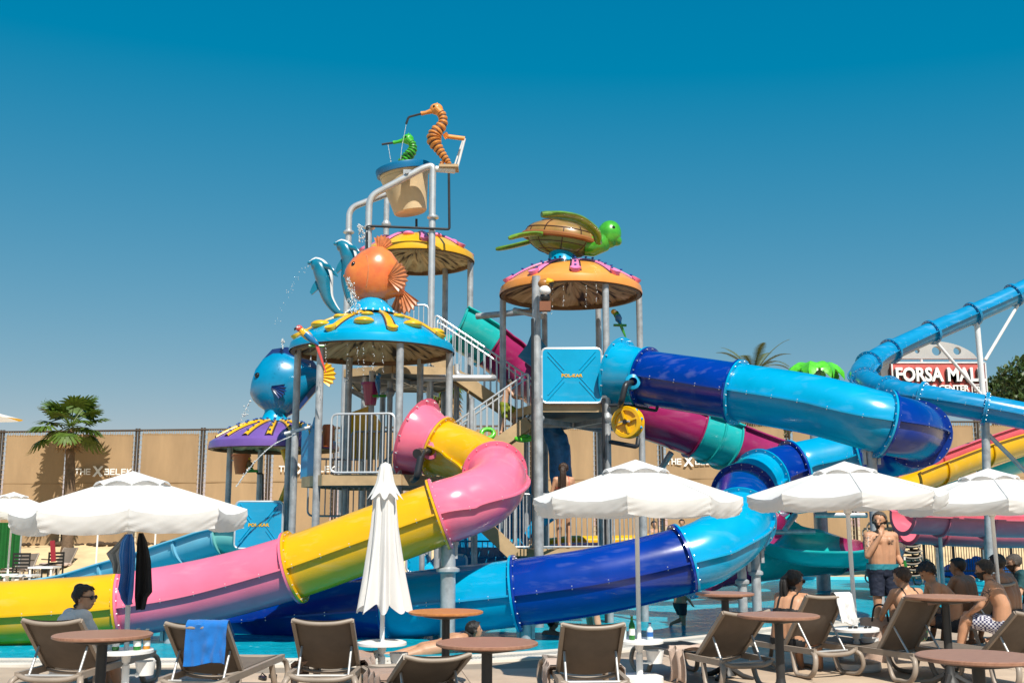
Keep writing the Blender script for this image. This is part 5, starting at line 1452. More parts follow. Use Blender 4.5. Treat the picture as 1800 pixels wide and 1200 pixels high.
m = MB(); m.grid(bellyp, 48, 12, True); m.build('plastron', TBEL, tu, 50)
# dark seams between the shell plates
m = MB()
def shp(a, v): return tl @ (shellp(a / (2 * PI), v) * 1.008) + Vector((0, 0, cz))
hexr = [[shp(a, v) for a, v in seg] for seg in (
    [[(R(60 * i), 0.42), (R(60 * i + 60), 0.42)] for i in range(6)] + [[(R(60 * i), 0.42), (R(60 * i), 0.98)] for i in range(6)] + [[(R(60 * i + 30), 0.72), (R(60 * i + 30), 0.98)] for i in range(6)] + [[(R(30 * i), 0.72), (R(30 * i + 30), 0.72)] for i in range(12)])]
segs = [[(R(60 * i), 0.42), (R(60 * i + 60), 0.42)] for i in range(6)] + [[(R(60 * i), 0.42), (R(60 * i), 0.98)] for i in range(6)] + [[(R(30 * i), 0.80), (R(30 * i + 30), 0.80)] for i in range(12)] + [[(R(60 * i + 30), 0.80), (R(60 * i + 30), 0.98)] for i in range(6)]
for (a, b) in segs:
    m.tube([shp(a[0] + (b[0] - a[0]) * q / 6, a[1] + (b[1] - a[1]) * q / 6) for q in range(7)], 0.011, 5)
for i in range(8):
    a = i * PI / 4; m.tube([bellyp(a / (2 * PI), v / 6) + Vector((0, 0, -0.002)) for v in range(1, 7)], 0.010, 5)
for vv in (0.45, 0.75): m.tube([bellyp(q / 40, vv) for q in range(40)], 0.010, 5, closed=True)
m.build('shell_seams', FDARK, sh, 40)['kind'] = 'stuff'
hd = at(1069, 412, 20.4) - Vector((c.x, c.y, z0)); nb = at(1040, 432, 20.4) - Vector((c.x, c.y, z0))
m = MB(); m.tube([nb + Vector((-0.15, 0, 0)), nb, nb.lerp(hd, 0.5) + Vector((0.05, 0, -0.05)), hd], [18 * k, 20 * k, 18 * k, 17 * k], 18)
m.ell(hd + Vector((0.02, 0, 0.0)), (22 * k, 20 * k, 26 * k), Ry(R(15)), 18, 14); m.ell(hd + Vector((11 * k, 0, -9 * k)), (15 * k, 13 * k, 11 * k), Ry(R(35)), 14, 10)
m.build('head_and_neck', TGR, tu, 60)
for s in (-1, 1): MB().ell(hd + Vector((8 * k, s * 16 * k, 8 * k)), 3.6 * k, None, 10, 8).build('eye', EYEW, tu, 40)
def flipper(pts, ws, name, mat, th=0.07):
    m = MB(); P0 = cat_rom([at(*q) - Vector((c.x, c.y, z0)) for q in pts], 6); W = cat_rom([Vector((w, 0, 0)) for w in ws], 6)
    fr = frames(P0, Vector((0, 1, 0)))
    o = 0; n = 10
    for i, p in enumerate(P0):
        t, s, u = fr[i]; w = W[i].x * k
        wd = (Vector((0, 1, 0)) - t * t.y).normalized(); nn = t.cross(wd)
        for j in range(n):
            a = 2 * PI * j / n; m.v.append(p + wd * math.cos(a) * w + nn * math.sin(a) * min(w, th))
    for i in range(len(P0) - 1):
        for j in range(n): m.f.append((i * n + j, i * n + (j + 1) % n, (i + 1) * n + (j + 1) % n, (i + 1) * n + j))
    m.f.append(tuple(range(n))); m.f.append(tuple((len(P0) - 1) * n + j for j in range(n)))
    return m.build(name, mat, tu, 50)
flipper([(1052, 425, 19.9), (1044, 406, 19.7), (1018, 388, 19.5), (985, 379, 19.3), (952, 377, 19.15)], [11, 21, 25, 20, 5], 'front_flipper', TFL)
flipper([(1040, 425, 21.0), (1030, 412, 21.3), (1010, 398, 21.6), (985, 392, 21.8)], [9, 15, 15, 4], 'front_flipper', TFL)
flipper([(952, 411, 20.1), (935, 411, 20.0), (912, 414, 19.9), (894, 419, 19.85)], [6, 9, 8, 3], 'rear_flipper', TFL, 0.05)
flipper([(940, 422, 20.9), (920, 428, 21.0), (895, 434, 21.1), (872, 438, 21.2)], [6, 10, 9, 3], 'rear_flipper', TFL, 0.05)
m = MB(); m.lathe([(28 * k, -0.01), (25 * k, 6 * k), (24 * k, 24 * k)], 28); m.build('pedestal', MATS['cyan_fibreglass'], tu, 40)
# --- parrots and other birds -------------------------------------------------------
def bird(label, head, body, rump, tail, Y, ch, cb, cw, ct, hr=5.0, br=8.0, facing=-1, perch=True):
    k = mpx(1, Y); H, B, Q, T = [at(px, py, Y) for px, py in (head, body, rump, tail)]
    t = thing('parrot_statue', label, 'statue', Q, 0, 'bird statues')
    m = MB(); m.tube(cat_rom([H, H.lerp(B, 0.5), B, Q], 5), [hr * k * (0.85 + 0.02 * 0)] * 3 + [hr * k] * 3 + [br * k * 0.95] * 5 + [br * k * (0.95 - 0.11 * i) for i in range(5)], 12, sx=0.8); m.build('body', cb, t, 60, True)
    MB().ell(H, (hr * k * 1.15, hr * k, hr * k * 1.1), None, 14, 10).build('head', ch, t, 60, True)
    m = MB(); b0 = H + Vector((facing * hr * k * 0.9, 0, 0)); m.tube([b0, b0 + Vector((facing * 3.0 * k, 0, -1.0 * k)), b0 + Vector((facing * 3.0 * k, 0, -4.5 * k))], [2.6 * k, 2.0 * k, 0.4 * k], 8); m.build('beak', BLACK, t, 40, True)
    MB().ell(H + Vector((facing * hr * k * 0.35, -hr * k * 0.85, 1.2 * k)), (2.2 * k, 0.8 * k, 1.6 * k), None, 8, 6).build('face_patch', WHITE, t, 40, True)
    for s in (-1, 1):
        m = MB(); d = (Q - B); m.tube([B + Vector((0, s * br * k * 0.75, 1 * k)), B.lerp(Q, 0.6) + Vector((0, s * br * k * 0.9, 0)), Q + d * 0.35 + Vector((0, s * br * k * 0.35, 0))], [5 * k, 6 * k, 1 * k], 8, sx=0.5); m.build('wing', cw, t, 50, True)
    m = MB(); m.tube([Q, Q.lerp(T, 0.5), T], [3.2 * k, 2.4 * k, 0.8 * k], 8, sx=0.6); m.build('tail', ct, t, 40, True)
    if perch:
        m = MB(); m.tube([Q + Vector((-0.12, -0.02, -6 * k)), Q + Vector((0.14, 0.06, -5 * k))], 2.4 * k, 8); m.build('perch', GREENP, t, 40, True)
    return t
REDP = P('parrot_red', (0.62, 0.07, 0.06), 0.35, 0, 0.2, 8, 0, 8, 0.3); BLP = P('parrot_blue', (0.0, 0.15, 0.38), 0.35, 0, 0.25, 8, 0, 8, 0.3)
bird('red macaw statue with long red tail on the left rim of the blue roof', (526, 577), (538, 588), (555, 602), (573, 655), 17.9, REDP, GOLD, BLP, REDP, 5.5, 8)
bird('blue macaw statue perched under the blue roof near the dark red pot', (665, 660), (664, 672), (666, 690), (664, 702), 20.0, BLP, BLP, BLP, GREENP, 4.5, 6)
bird('green and yellow parrot statue with long tail behind the orange-roofed tower', (1079, 548), (1085, 555), (1089, 566), (1102, 598), 20.3, GOLD, GREENP, BLP, GREENP, 4.5, 6, 1)
bird('small brown and yellow bird statue on a pipe under the purple roof', (436, 806), (437, 814), (440, 822), (446, 826), 21.3, GOLD, P('bird_brown', (0.2, 0.1, 0.03), 0.5), MATS['bird_brown'], GREENP, 4, 6)
p = at(958, 510, 19.0)
tc_ = thing('toucan_statue', 'toucan statue with orange beak and white chest on the tall steel post', 'statue', p, 0, 'bird statues'); k = mpx(1, 19)
MB().ell((-0.01, 0, 12 * k), (12 * k, 9 * k, 9 * k), None, 14, 10).build('head', P('toucan_brown', (0.42, 0.17, 0.04), 0.4, 0, 0.3, 6), tc_, 50)
m = MB(); m.tube([(4 * k, -0.05, 15 * k), (12 * k, -0.08, 13 * k), (13 * k, -0.08, 5 * k)], [7 * k, 6 * k, 2 * k], 10); m.build('beak', GOLD, tc_, 40)
m = MB(); m.tube([(11 * k, -0.10, 12 * k), (13 * k, -0.10, 4 * k)], [5 * k, 2 * k], 8); m.build('beak_tip', BLACK, tc_, 40)
MB().ell((0, -0.03, -1 * k), (11 * k, 9 * k, 9 * k), None, 14, 10).build('chest', WHITE, tc_, 50)
MB().ell((0, 0, -13 * k), (9 * k, 8 * k, 10 * k), None, 14, 10).build('body', BLACK, tc_, 50)
MB().box((0, 0, -30 * k), (20 * k, 14 * k, 17 * k)).build('box_perch', P('perch_brown', (0.20, 0.07, 0.03), 0.6), tc_, 0)

# ================================================================== WATER SPRAY
def spray_mat():
    m = bpy.data.materials.new('spray_water'); m.use_nodes = True; n = m.node_tree.nodes; l = m.node_tree.links
    b = n['Principled BSDF']; b.inputs['Base Color'].default_value = (0.9, 0.95, 0.97, 1); b.inputs['Roughness'].default_value = 0.1; b.inputs['Transmission Weight'].default_value = 0.45; b.inputs['IOR'].default_value = 1.33
    return m
SPRAY = spray_mat()
def jet(label, pts, Y, n, spread, r=0.012, stream=0.0):
    P0 = cat_rom([at(px, py, Y) for px, py in pts], 10); m = MB()
    if stream: m.tube(P0, [stream * (1 + 0.3 * math.sin(i * 1.7)) for i in range(len(P0))], 6)
    for i in range(n):
        q = random.random(); p = P0[int(q * (len(P0) - 1))]; s = spread * (0.25 + q)
        p = p + Vector((random.gauss(0, s), random.gauss(0, s), random.gauss(0, s))); rr = r * random.uniform(0.5, 1.3)
        m.ell(p, (rr, rr, rr * random.uniform(1, 1.9)), None, 6, 4)
    o = m.build('water_spray', SPRAY, None, 60); tag(o, label, 'water spray', kind='stuff')
jet('water spurting up behind the orange fish', [(632, 425), (632, 398), (636, 405), (642, 425)], 19.4, 110, 0.03, 0.012)
jet('water pouring over the mouth side of the orange fish', [(612, 490), (618, 510), (622, 535), (620, 548)], 18.7, 200, 0.06, 0.010)
jet('drips falling from the front rim of the blue roof', [(528, 610), (600, 608), (650, 604)], 17.9, 0, 0.0)
for i, (px, h) in enumerate(((545, 40), (572, 30), (610, 70), (638, 60), (655, 45), (672, 60), (628, 50), (970, 55), (990, 40), (1030, 50), (1048, 35))):
    y0 = 606 if px < 800 else 500
    jet('drips falling from the rim of the %s roof' % ('blue' if px < 800 else 'orange'), [(px, y0), (px + 1, y0 + h * 0.5), (px, y0 + h)], 18.0 if px < 800 else 19.2, 16, 0.010, 0.0065)
jet('thin water stream from the orange seahorse pipe into the bucket', [(714, 219), (711, 235), (706, 262), (704, 285)], 21.75, 10, 0.008, 0.008, 0.006)
jet('thin water stream from the green seahorse pipe', [(682, 254), (684, 265), (687, 285)], 22.4, 10, 0.008, 0.008, 0.006)
jet('arc of water shooting left from the water cannon', [(520, 763), (480, 782), (445, 815), (415, 855)], 19.0, 60, 0.012, 0.010, 0.010)
jet('drops falling in front of the blue fish', [(440, 705), (432, 720), (425, 745)], 21.2, 40, 0.03, 0.012)
jet('drops thrown off the leaping dolphin to the left', [(545, 463), (520, 490), (495, 540), (480, 590)], 20.3, 40, 0.05, 0.007)
jet('small spurt on top of the blue fish', [(497, 612), (496, 598), (499, 604)], 21.4, 30, 0.02, 0.014)
# ================================================================== POOLSIDE FURNITURE
TAUPE = P('taupe_resin', (0.29, 0.235, 0.188), 0.45, 0, 0.12, 5)
SLING = P('taupe_mesh_sling', (0.19, 0.152, 0.122), 0.75, 0, 0.12, 6, 0.25, 420, trans=0.22)
ALU = P('brushed_aluminium', (0.52, 0.51, 0.50), 0.5, 0.6, 0.1, 8)
CANVAS = P('white_canvas', (0.84, 0.83, 0.815), 0.8, 0, 0.03, 3, 0.06, 200, trans=0.30)
PWHITE = P('white_plastic', (0.78, 0.78, 0.77), 0.35, 0, 0.05, 4)
TTOP = P('wood_look_table_top', '#a57a63', 0.42, 0, 0.3, 9, 0.03, 60, col2='#8b604c', stretch=(1.2, 9, 1))
TTOP2 = P('orange_wood_table_top', '#c08048', 0.42, 0, 0.3, 9, 0.03, 60, col2='#a56432', stretch=(1.2, 9, 1))
TDARK = P('dark_grey_metal', (0.045, 0.043, 0.042), 0.45, 0.3, 0.2, 6)

def make_table(px, py, h, D, label, top=None, twist=0.2):
    g = gp(px, py, h); g.z = 0
    t = thing('round_table', label, 'table', (g.x, g.y, 0.018), twist, 'round tables along the terrace')
    r = D / 2; hh = h - 0.018
    m = MB(); m.lathe([(0, hh), (r - 0.012, hh), (r, hh - 0.006), (r, hh - 0.022), (r - 0.03, hh - 0.034), (0, hh - 0.034)], 56); m.build('table_top', top or TTOP, t, 25)
    m = MB(); m.lathe([(0.03, hh - 0.036), (r * 0.62, hh - 0.036), (r * 0.60, hh - 0.058), (0.06, hh - 0.085), (0.03, hh - 0.085)], 32); m.build('support_plate', TDARK, t, 30)
    m = MB(); m.tube([(0, 0, 0.06), (0, 0, hh - 0.07)], 0.042, 20); m.build('column', TDARK, t, 40)
    m = MB(); m.lathe([(0.042, 0.20), (0.055, 0.12), (0.09, 0.055), (0.10, 0.03), (0.0, 0.03)], 20)
    for i in range(4):
        a = i * PI / 2 + PI / 4; m.tube([(0.05 * math.cos(a), 0.05 * math.sin(a), 0.10), (0.18 * math.cos(a), 0.18 * math.sin(a), 0.035), (0.30 * math.cos(a), 0.30 * math.sin(a), 0.016)], [0.035, 0.028, 0.018], 8)
    m.build('pedestal_foot', TDARK, t, 40)
    return t
make_table(181, 1113, 0.80, 0.77, 'brown round table in front of the woman in the white shirt')
make_table(856, 1127, 0.78, 0.78, 'brown round table in the middle, the larger of the two there')
make_table(784, 1073, 0.785, 0.77, 'orange-brown round table just behind the middle brown one', TTOP2)
make_table(1274, 1041, 0.925, 0.64, 'tall narrow round table with splayed foot beside the open lounger')
make_table(1368, 1079, 0.81, 0.78, 'round table in front of the ponytailed woman and white towel')
make_table(1661, 1047, 0.925, 0.80, 'tall round table in front of the woman in the black bikini')
make_table(1718, 1151, 0.80, 0.79, 'round table in the lower right corner, closest of all')

# ---------------------------------------------------------------- parasols
def parasol_parts(t, Rc=1.12, zc=1.92, za=2.31, drop=0.17, a0=0.0, table=True, seed=0, light=False):
    n = 8; r0 = 0.20
    def rib(a, v):
        r = r0 + (Rc - r0) * v; z = za - 0.02 - (za - 0.02 - zc) * (r / Rc) ** 1.04
        return Vector((r * math.sin(a), -r * math.cos(a), z))
    for i in range(n):
        a, b = a0 + 2 * PI * i / n, a0 + 2 * PI * (i + 1) / n
        def pan(u, v):
            p = rib(a, v).lerp(rib(b, v), u); s = 4 * u * (1 - u)
            rad = Vector((p.x, p.y, 0)).normalized()
            wr = 0.006 * noise.noise(Vector((u * 7 + i * 3 + seed, v * 3, seed)))
            return p - rad * 0.035 * s * v * v + Vector((0, 0, -0.05 * s * v ** 1.5 + wr))
        m = MB(); m.grid(pan, 14, 10); o = m.build('canopy_panel', CANVAS, t, 60, norm=False)
        def val(u, v):
            p = pan(u, 1.0); rad = Vector((p.x, p.y, 0)).normalized(); e = abs(u - 0.5) * 2
            cr = math.exp(-((1 - e) / 0.22) ** 2)
            fold = (0.006 * math.sin(u * 17 + i * 1.3 + seed) + 0.006 * math.sin((u + v * 0.5) * 33 + seed * 2)) * (0.15 + cr) * min(1, v * 2) + 0.012 * noise.noise(Vector((u * 5 + i * 5, v * 2.0, seed + 3))) * v
            return p + rad * (0.004 - 0.045 * v * v + fold) + Vector((0, 0, -drop * v * (1 - 0.06 * math.sin(u * PI)) - 0.006 * v * noise.noise(Vector((u * 5, i, seed)))))
        m = MB(); m.grid(val, 44, 10); m.build('valance', CANVAS, o, 60, norm=False)
        m = MB(); m.beam(rib(a, 0.05) - Vector((0, 0, 0.03)), rib(a, 0.99) - Vector((0, 0, 0.03)), 0.018, 0.028); m.build('rib', PWHITE, t, 0)
        m = MB(); m.tube([rib(a, q / 8) + Vector((0, 0, 0.003)) for q in range(9)], 0.007, 5); m.build('seam', CANVAS, o, 40)
        if not light:
            q = rib(a, 0.5) - Vector((0, 0, 0.05)); m = MB(); m.beam((0.03 * math.sin(a), -0.03 * math.cos(a), za - 0.52), q, 0.014, 0.02); m.build('strut', PWHITE, t, 0)
        def cap(u, v):
            an = a + (b - a) * u; r = 0.005 + 0.36 * v; s = math.sin(u * PI)
            return Vector((r * math.sin(an) * (1 - 0.06 * s), -r * math.cos(an) * (1 - 0.06 * s), za + 0.03 - 0.145 * (r / 0.36) ** 1.15 + 0.04 * s * v ** 2))
        m = MB(); m.grid(cap, 8, 5); m.build('vent_flap', CANVAS, t, 60, norm=False)
    m = MB(); m.tube([(0, 0, 0.05), (0, 0, za - 0.02)], 0.024, 16); m.build('pole', PWHITE, t, 40)
    m = MB(); m.lathe([(0.024, za - 0.58), (0.045, za - 0.56), (0.045, za - 0.48), (0.024, za - 0.46)], 16); m.build('hub', PWHITE, t, 40)
    parasol_foot(t, table)
def parasol_foot(t, table=True):
    m = MB(); m.lathe([(0.0, 0.10), (0.20, 0.10), (0.245, 0.085), (0.25, 0.02), (0.235, 0.0), (0, 0.0)], 36); m.build('base_weight', PWHITE, t, 30)
    m = MB(); m.lathe([(0.024, 0.32), (0.036, 0.31), (0.036, 0.10), (0.024, 0.10)], 16); m.tube([(0.03, 0, 0.22), (0.10, 0, 0.22)], 0.010, 8); m.ell((0.11, 0, 0.22), 0.022, None, 8, 6); m.build('pole_sleeve', PWHITE, t, 40)
    if table:
        m = MB(); m.lathe([(0.026, 0.46), (0.245, 0.46), (0.255, 0.452), (0.255, 0.425), (0.24, 0.42), (0.05, 0.42), (0.036, 0.34), (0.026, 0.34)], 40); m.build('side_table', PWHITE, t, 30)
        m = MB(); m.lathe([(0.0, 0.22), (0.07, 0.22), (0.092, 0.34), (0.098, 0.34), (0.076, 0.21), (0, 0.21)], 20, (0.17, 0.06, 0)); m.build('waste_cup', PWHITE, t, 40)
def ground_at(px, Y): # a ground point straight below a pixel column
    Yn = Y * KD; return Vector(((px - 900) / F * math.hypot(Yn, CAM_H * 0 + 0) * (1.0 / cP) * (cP * cP + 0.0), Yn, 0))
def pole_ground(px, py, Y):
    p = at(px, py, Y); return Vector((p.x, p.y, 0.018))
def parasol(label, px, py, Y, a0, tilt=0, scale=1.0, seed=0, table=True, light=False, **kw):
    g = pole_ground(px, py, Y)
    t = thing('parasol', label, 'parasol', g, 0, 'white parasols'); t.scale = (scale,) * 3; t.rotation_euler = (0, R(tilt), 0)
    parasol_parts(t, a0=R(a0), table=table, seed=seed, light=light, **kw); return t
u_left = parasol('open white parasol with clothes hanging from its pole at left', 232, 1000, 10.2, -27, -1.2, 1.0, 1.0, Rc=1.11, zc=1.77, za=2.14, drop=0.18)
u_mid = parasol('open white parasol in the middle, bottles on its side table', 1121, 1000, 11.1, -11, 0, 1.0, 4.0)
u_right = parasol('open white parasol beside the standing tattooed man', 1500, 1000, 12.2, -9, -1.0, 1.03, 7.0, zc=1.94, za=2.29, drop=0.15)
u_far = parasol('open white parasol cut by the right edge', 1755, 1000, 13.3, -14, -1.0, 1.03, 9.0, zc=1.90, za=2.27, drop=0.15)
u_bg = parasol('distant open white parasol at the left edge by the green screen', 14, 1000, 26.0, 10, 0, 1.0, 12.0, light=True, zc=2.0, za=2.45)
# closed parasol
g = pole_ground(674, 1000, 10.9)
uc = thing('closed_parasol', 'closed white parasol standing in front of the yellow tube', 'parasol', g, 0, 'white parasols')
za, zb = at(674, 815, 10.9).z, at(674, 1068, 10.9).z; k = mpx(1, 10.9)
def folded(u, v):
    a = 2 * PI * u; prof = [(0, 10), (0.2, 16), (0.22, 22), (0.45, 27), (0.75, 38), (1.0, 49)]
    for (v0, r0), (v1, r1) in zip(prof, prof[1:]):
        if v0 <= v <= v1: r = r0 + (r1 - r0) * (v - v0) / (v1 - v0); break
    amp = 0.10 + 0.22 * v
    r *= 1 + amp * math.sin(a * 8) + 0.05 * math.sin(a * 19 + v * 4) + 0.05 * math.sin(a * 3 + 1)
    z = za - 0.15 * (za - zb) * 0 - (za - zb) * v - (0.05 * math.sin(a * 8 + 0.5) * v * v)
    r *= 0.75; return Vector((r * k * math.cos(a), r * k * math.sin(a), z - 0.018))
m = MB(); m.grid(folded, 128, 30, True); m.build('folded_canopy', CANVAS, uc, 60, norm=False)
def hood(u, v):
    a = 2 * PI * u; prof = [(0, 1), (0.05, 7), (0.12, 9.5), (0.6, 15), (0.9, 24), (1.0, 27)]
    for (v0, r0), (v1, r1) in zip(prof, prof[1:]):
        if v0 <= v <= v1: r = r0 + (r1 - r0) * (v - v0) / (v1 - v0); break
    r *= 1 + (0.05 + 0.12 * v) * math.sin(a * 8 + 0.8) + 0.03 * math.sin(a * 5)
    return Vector((r * k * math.cos(a), r * k * math.sin(a), za - 0.36 * v - 0.035 * v * v * math.sin(a * 8 + 0.8)))
m = MB(); m.grid(hood, 96, 16, True); m.build('folded_vent_hood', CANVAS, uc, 60, norm=False)
m = MB(); m.tube([(0, 0, 0.05), (0, 0, za - 0.05)], 0.024, 16); m.build('pole', PWHITE, uc, 40)
parasol_foot(uc)
# yellow and white parasol corner far left
g = pole_ground(-40, 900, 34)
uy = thing('yellow_parasol', 'yellow and white striped parasol tip at the left edge', 'parasol', g)
zz = at(0, 735, 34).z
STR = P('yellow_canvas', (0.75, 0.42, 0.03), 0.8, trans=0.3)
for i in range(8):
    a, b = 2 * PI * i / 8 + 0.1, 2 * PI * (i + 1) / 8 + 0.1; m = MB()
    def yp(u, v):
        an = a + (b - a) * u; r = 1.16 * v; return Vector((r * math.sin(an), -r * math.cos(an), zz + 0.28 - 0.30 * v - 0.018))
    m.grid(yp, 6, 5); m.build('canopy_panel', CANVAS if i % 2 else STR, uy, 60, norm=False)
m = MB(); m.tube([(0, 0, 0), (0, 0, zz + 0.2)], 0.04, 10); m.build('pole', PWHITE, uy, 40)

# ---------------------------------------------------------------- sun loungers
def make_lounger(ang):
    W = 0.29; L = 1.86; zr = 0.29
    t = thing('sun_lounger', 'x', 'sun lounger', (0, 0, 0))
    hy = 0.56; bl = 0.70; ca, sa = math.cos(R(ang)), math.sin(R(ang))
    top = Vector((0, hy - bl * ca, zr + 0.01 + bl * sa))
    for s in (-1, 1):
        m = MB(); m.beam((s * W, 0.04, zr), (s * W, L, zr + 0.0), 0.045, 0.06); m.build('side_rail', TAUPE, t, 0)
        # hooped end legs
        for y0, dr in ((0.06, -1), (L - 0.04, 1)):
            c = [(s * W, y0 - dr * 0.02, zr - 0.01), (s * (W + 0.03), y0 + dr * 0.05, zr - 0.05), (s * (W + 0.05), y0 + dr * 0.06, 0.13), (s * (W + 0.045), y0 - dr * 0.02, 0.04), (s * (W + 0.03), y0 - dr * 0.16, 0.028), (s * (W + 0.02), y0 - dr * 0.28, 0.05), (s * W, y0 - dr * 0.36, zr - 0.03)]
            m = MB(); m.tube(cat_rom([Vector(q) for q in c], 5), 0.024, 10, sx=1.25); m.build('leg', TAUPE, t, 50)
        m = MB(); m.beam(Vector((s * W * 0.93, hy, zr + 0.03)), Vector((s * W * 0.93, top.y, top.z)), 0.035, 0.04); m.build('back_rail', TAUPE, t, 0)
        p = Vector((s * W * 0.80, hy - bl * ca * 0.48, zr + bl * sa * 0.48)); m = MB(); m.tube([p, (s * W * 0.80, 0.16, zr - 0.01)], 0.012, 10); m.build('back_strut', ALU, t, 40)
    m = MB(); m.tube([(-W * 0.95, 0.16, zr - 0.015), (W * 0.95, 0.16, zr - 0.015)], 0.014, 10); m.build('cross_rod', ALU, t, 40)
    m = MB(); m.tube(cat_rom([Vector(q) for q in ((-W, 0.06, zr), (-W * 0.6, 0.03, zr - 0.03), (0, 0.015, zr - 0.035), (W * 0.6, 0.03, zr - 0.03), (W, 0.06, zr))], 5), 0.024, 10); m.build('end_bar', TAUPE, t, 50)
    nrm = Vector((0, -sa, -ca))
    m = MB(); m.tube(cat_rom([Vector((x * W, top.y, top.z)) + nrm * dp for x, dp in ((-0.95, -0.005), (-0.5, 0.030), (0, 0.040), (0.5, 0.030), (0.95, -0.005))], 5), 0.020, 10); m.build('top_bar', TAUPE, t, 50)
    def sl(u, v):
        x = (u - 0.5) * 2; sag = (1 - x * x); y = hy - bl * ca * v; z = zr + 0.03 + bl * sa * v
        return Vector((x * W * 0.88, y, z)) + nrm * sag * (0.045 * math.sin(PI * (0.15 + 0.75 * v)) + 0.012)
    m = MB(); m.grid(sl, 12, 12); k = len(m.v); m.v += [v + nrm * 0.006 for v in m.v]; m.f += [tuple(x + k for x in reversed(f)) for f in m.f]; m.build('back_sling', SLING, t, 60, norm=False)
    def se(u, v):
        x = (u - 0.5) * 2; return Vector((x * W * 0.92, hy + (L - 0.05 - hy) * v, zr + 0.035 - 0.035 * (1 - x * x)))
    m = MB(); m.grid(se, 8, 10); k = len(m.v); m.v += [v - Vector((0, 0, 0.006)) for v in m.v]; m.f += [tuple(x + k for x in reversed(f)) for f in m.f]; m.build('seat_sling', SLING, t, 60, norm=False)
    m = MB(); m.tube([(-W, L, zr), (W, L, zr)], 0.022, 8); m.build('end_bar', TAUPE, t, 40)
    m = MB(); m.tube(cat_rom([Vector(q) for q in ((-W, hy + 0.02, zr), (-W * 0.5, hy + 0.02, zr - 0.03), (W * 0.5, hy + 0.02, zr - 0.03), (W, hy + 0.02, zr))], 4), 0.018, 8); m.build('cross_bar', TAUPE, t, 40)
    return t, top
LP = {}
LOUNGERS = {}
def lounger(key, label, px, py, ang, rz, z=None, at_pt=None, dz=0.018, group='taupe sun loungers by the pool'):
    if ang not in LP:
        t, top = make_lounger(ang); LP[ang] = (t, top); first = True
    else: first = False
    t, top = LP[ang]; o = t if first else copy_tree(t)
    g = at_pt if at_pt is not None else gp(px, py, top.z + dz)
    off = Rz(R(rz)) @ Vector((0, top.y, 0))
    o.location = (g.x - off.x, g.y - off.y, dz); o.rotation_euler = (0, 0, R(rz)); tag(o, label, 'sun lounger', group)
    LOUNGERS[key] = (o, top, R(rz)); return o
lounger('a', 'taupe sun lounger beside the woman in the white shirt, leftmost in front', 91, 1090, 43, -3)
lounger('b', 'taupe sun lounger with the blue towel over its back', 344, 1096, 43, -4)
lounger('c', 'taupe sun lounger left of the closed parasol, brown towel on the seat', 567, 1090, 43, 0)
lounger('d', 'flat taupe sun lounger with brown towels behind the orange-brown table', 770, 1152, 25, 18)
lounger('e', 'taupe sun lounger left of the middle parasol base', 1043, 1097, 43, 3)
lounger('f', 'taupe sun lounger behind the tall narrow table, beige towel on the seat', 1312, 1075, 43, 22)
lounger('g', 'taupe sun lounger with the white towel on its upright back', 1452, 1046, 55, 26)
lounger('h', 'taupe sun lounger of the woman in the black bikini', 1622, 1050, 55, 26)
lounger('i', 'taupe sun lounger with upright back at the right, checked shorts beside it', 1762, 1025, 55, 32)
lounger('j', 'taupe sun lounger cut by the right edge behind the low side table', 1822, 1075, 43, 20)
# loungers across the pool at left
lounger('k', 'distant taupe lounger facing the pool, left of the pale blue slide', 50, 988, 43, 186, at_pt=gp(50, 1016, 0), dz=0.0, group='taupe sun loungers across the pool')
lounger('l', 'distant taupe lounger with beige towel above the pale blue slide', 122, 975, 55, 168, at_pt=gp(122, 1006, 0), dz=0.0, group='taupe sun loungers across the pool')
lounger('m', 'distant taupe lounger seen above the pink tube right of the hanging clothes', 291, 975, 43, 160, at_pt=gp(291, 1004, 0), dz=0.0, group='taupe sun loungers across the pool')
# stack of loungers beside the black railing
sp_ = gp(1608, 1030, 0.0)
for i in range(10):
    lounger('s%d' % i, ('taupe lounger on top of the stack behind the tattooed man, back raised' if i == 9 else 'flat taupe lounger, %s from the bottom of the stack behind the tattooed man' % ('first', 'second', 'third', 'fourth', 'fifth', 'sixth', 'seventh', 'eighth', 'ninth', 'tenth')[i]), 0, 0, 55 if i == 9 else 2, 12, at_pt=Vector((sp_.x + 0.03 * math.sin(i * 2), sp_.y, 0)), dz=0.0 + i * 0.16, group='stack of loungers')

